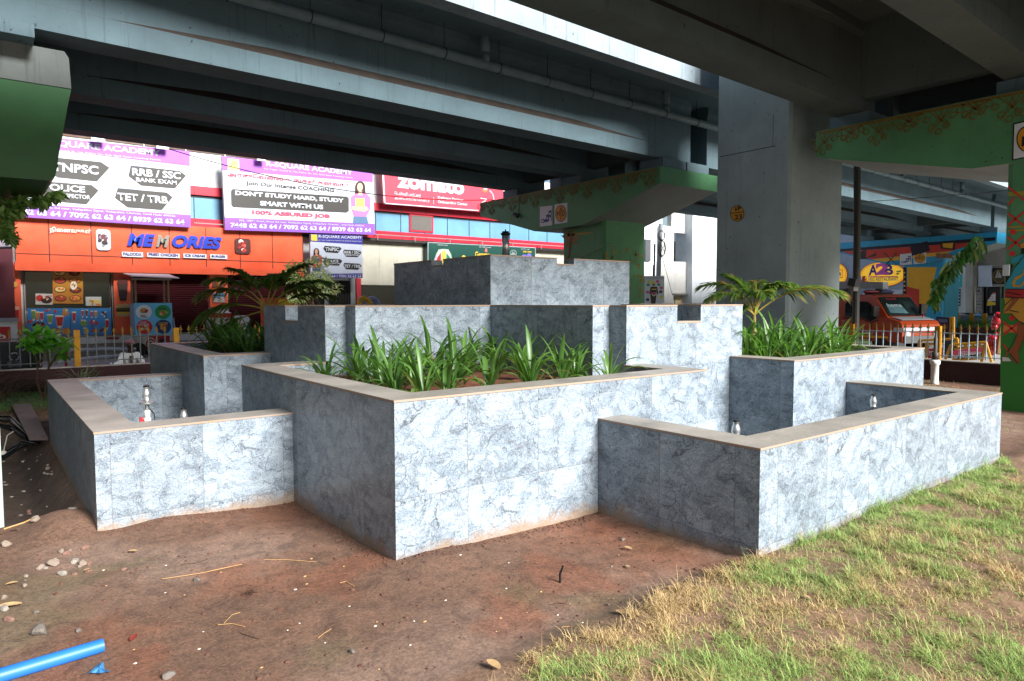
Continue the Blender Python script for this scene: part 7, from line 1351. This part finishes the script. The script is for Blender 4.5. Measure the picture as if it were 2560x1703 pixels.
for u, v, s, lab in ((321, 1382, .055, 'curled tan dead leaf on the soil in front of the left basin'), (1580, 1378, .05, 'pale twisted dead leaf in the wet corner'), (1540, 1535, .06, 'crumpled tan leaf at the dry grass edge'), (1682, 1494, .06, 'grey flat leaf at the dry grass edge'), (1565, 1418, .04, 'thin dark dead leaf beyond the black stake'), (328, 1609, .05, 'red brown leaf right of the blue pipe'), (210, 1432, .03, 'orange tipped leaf among the pale stones'), (55, 1515, .09, 'pale torn husk at the left edge'), (45, 1460, .05, 'pale leaf scrap at the left edge'), (1250, 1680, .07, 'dark and white torn scrap at the bottom edge'), (2420, 1365, .045, 'small dead leaf lying in the grass toward the right edge'), (2030, 1500, .035, 'orange dead leaf lying in the grass below the right basin')):
    p = ground(u, v, .012); mb = MB(); V, F = leaf_pts(p, (rnd.uniform(-1, 1), rnd.uniform(-1, 1), .0), (0, 0, 1), s*1.25, s*.6, -.08, 5, .4); mb.add(V, F); tag(mb.build('dead_leaf', DL if 'red' not in lab else mat('red leaf', '7a3028', .7), loc=p, smooth=True), lab, 'leaf')
CH = mat('white chip', 'c8c4ba', .7)
r = random.Random(12); mb = None
for i in range(46):
    u, v = r.uniform(250, 1700), r.uniform(1330, 1690)
    if v > 1690-.3*(u-1200) and u > 1200: continue
    p = ground(u, v, .002); s = r.uniform(.003, .007); mb = MB(); mb.ell(p, (s*1.6, s, s*.6), 6, 4, jit=.3); tag(mb.build('chip', CH if r.random() < .6 else STRAW, loc=p), 'tiny pale chip of stone or straw on the bare soil', 'debris', 'tiny chips on the soil')
for i in range(60):
    u, v = r.uniform(0, 190), r.uniform(1090, 1290)
    p = ground(u, v, .004)
    if p[0] > .54: continue
    s = r.uniform(.006, .022); mb = MB(); mb.ell(p, (s*1.6, s, s*.6), 7, 5, 0, Matrix.Rotation(r.random()*3, 3, 'Z'), jit=.4); tag(mb.build('rubble', STONE[r.randrange(4)], loc=p), 'bit of rubble on the dark earth left of the left basin', 'debris', 'rubble left of the basin')
# clods of earth along the wall feet and over the soil
def clods():
    g = np.random.default_rng(5); r = random.Random(5); mb = MB(); n = 0
    while n < 1700:
        k = r.random()
        if k < .35: s = r.random(); x, y = (FX+s*b0, FY-.02-abs(r.gauss(0, .05))) if r.random() < .5 else (FX-.02-abs(r.gauss(0, .05)), FY+s*b0)
        elif k < .5: x, y = FX-bo+r.random()*bo, FY+b0-.02-abs(r.gauss(0, .06))
        else: x, y = r.uniform(.2, 3.6), r.uniform(2.4, 5.4)
        if (x > FX and y > FY) or (x > FX+b0-.0 and y > FY-bo): continue
        s = abs(r.gauss(0, .004))+.0015; z = float(gz(x, y)); mb.ell((x, y, z+s*.2), (s*1.3, s, s*.7), 6, 4, 0, Matrix.Rotation(r.random()*6, 3, 'Z'), .5); n += 1
    tag(mb.build('crumbs', mat('soil crumbs', '5c4034', .95, var=.35, scale=30)), kind='stuff')
clods()
# pipe, rag, stake, cables, post, slab
BP_ = mat('blue plastic pipe', '2468b4', .45, var=.08, spec=.5); a, b = ground(258, 1630), ground(-60, 1725); d = (a-b)/np.linalg.norm(a-b); mb = MB(); R_ = .031
mb.tube([b-d*.5+np.array((0, 0, R_)), a+np.array((0, 0, R_))], R_, 18, 0, False); mb.tube([a+np.array((0, 0, R_)), b-d*.5+np.array((0, 0, R_))], R_*.86, 18, 0, False); tag(mb.build('blue_pipe', BP_, loc=b, smooth=True), 'bright blue plastic pipe lying on the soil at the bottom left corner', 'pipe')
p = [ground(u, v, .006+.012*(i % 2)) for i, (u, v) in enumerate(((218, 1690), (235, 1680), (240, 1668), (258, 1664), (262, 1676), (280, 1690), (262, 1684), (252, 1694), (240, 1686), (228, 1692)))]; mb = MB(); c = sum(p)/len(p)+np.array((0, 0, .012)); mb.add(p+[c], [(i, (i+1) % 10, 10) for i in range(10)]); tag(mb.build('blue_rag', mat('blue rag', '3a78a8', .9, var=.2, scale=30), loc=p[0]), 'torn scrap of blue cloth on the soil right of the blue pipe', 'cloth')
a = ground(1400, 1456); mb = MB(); mb.tube([a-np.array((0, 0, .02)), a+np.array((.002, .002, .05)), a+np.array((.012, -.012, .098))], [.0065, .0065, .005], 8); tag(mb.build('black_stake', BLACK, loc=a), 'short black stake sticking up from the soil before the front planter', 'stake')
t = thing('cable_bundle', 'bundle of black pipes bent double on the dark earth at the left edge', 'cables', ground(20, 1150))
for i in range(9):
    k = i*.9; mb = MB(); mb.tube([ground(u, v, .02+.012*(i % 3)) for u, v in ((-40, 1106+k*3.0), (30, 1108+k*3), (75-k*1.6, 1118+k*2.2), (100-k*4, 1127+k*1.2), (92-k*4, 1132+k*1.2), (60-k*2, 1138+k*1.0), (10, 1148+k*1), (-40, 1155+k*1))], .011, 6); mb.build('black_pipe', mat('black hdpe', '17191d', .35, spec=.5), t, True)
mb = MB(); p = ground(8, 1150, .03); mb.ell(p, (.045, .03, .04), 10, 6); mb.tube([p, ground(20, 1136, .05), ground(40, 1130, .04)], .008, 6); mb.build('white_tie', flat('c9c4b8'), t)
b = ground(4, 1305); t = thing('white_post', 'slim pale green white post on a concrete block at the left edge', 'post', b); mb = MB(); mb.box((b[0]-.07, b[1]-.02, b[2]-.05), (b[0]+.015, b[1]+.04, .66)); mb.build('post', concrete('pale post paint', '9aa8a0', '80705a', .6, .5), t); mb = MB(); mb.box((b[0]-.16, b[1]-.07, b[2]-.1), (b[0]+.09, b[1]+.1, b[2]+.03)); mb.build('concrete_block', GREYC, t)
p = [ground(u, v, .05) for u, v in ((95, 1033), (128, 1030), (135, 1095), (112, 1070))]; mb = MB(); mb.prism([(.33, 12.6, .06), (.56, 12.6, .06), (.56, 9.3, .05), (.40, 9.6, .02)], (0, 0, .03)); tag(mb.build('stone_slab', mat('dusty slab', '7a6a66', .85, var=.2), loc=(.5, 10, .05)), 'flat stone slab lying along the far end of the left basin', 'slab')
t = thing('twine_root', 'dead root tuft on the soil near the bottom centre', 'root', ground(625, 1482)); mb = MB()
for i in range(40): q = r.random()*6.28; c = ground(625, 1485); L = r.uniform(.015, .05); mb.tube([c, c+np.array((L*.5*math.cos(q), L*.5*math.sin(q), r.uniform(.005, .025))), c+np.array((L*math.cos(q+.4), L*math.sin(q+.4), r.uniform(0, .02)))], .0012, 4)
mb.build('root_fibres', mat('root fibre', '4a3428', .9), t)
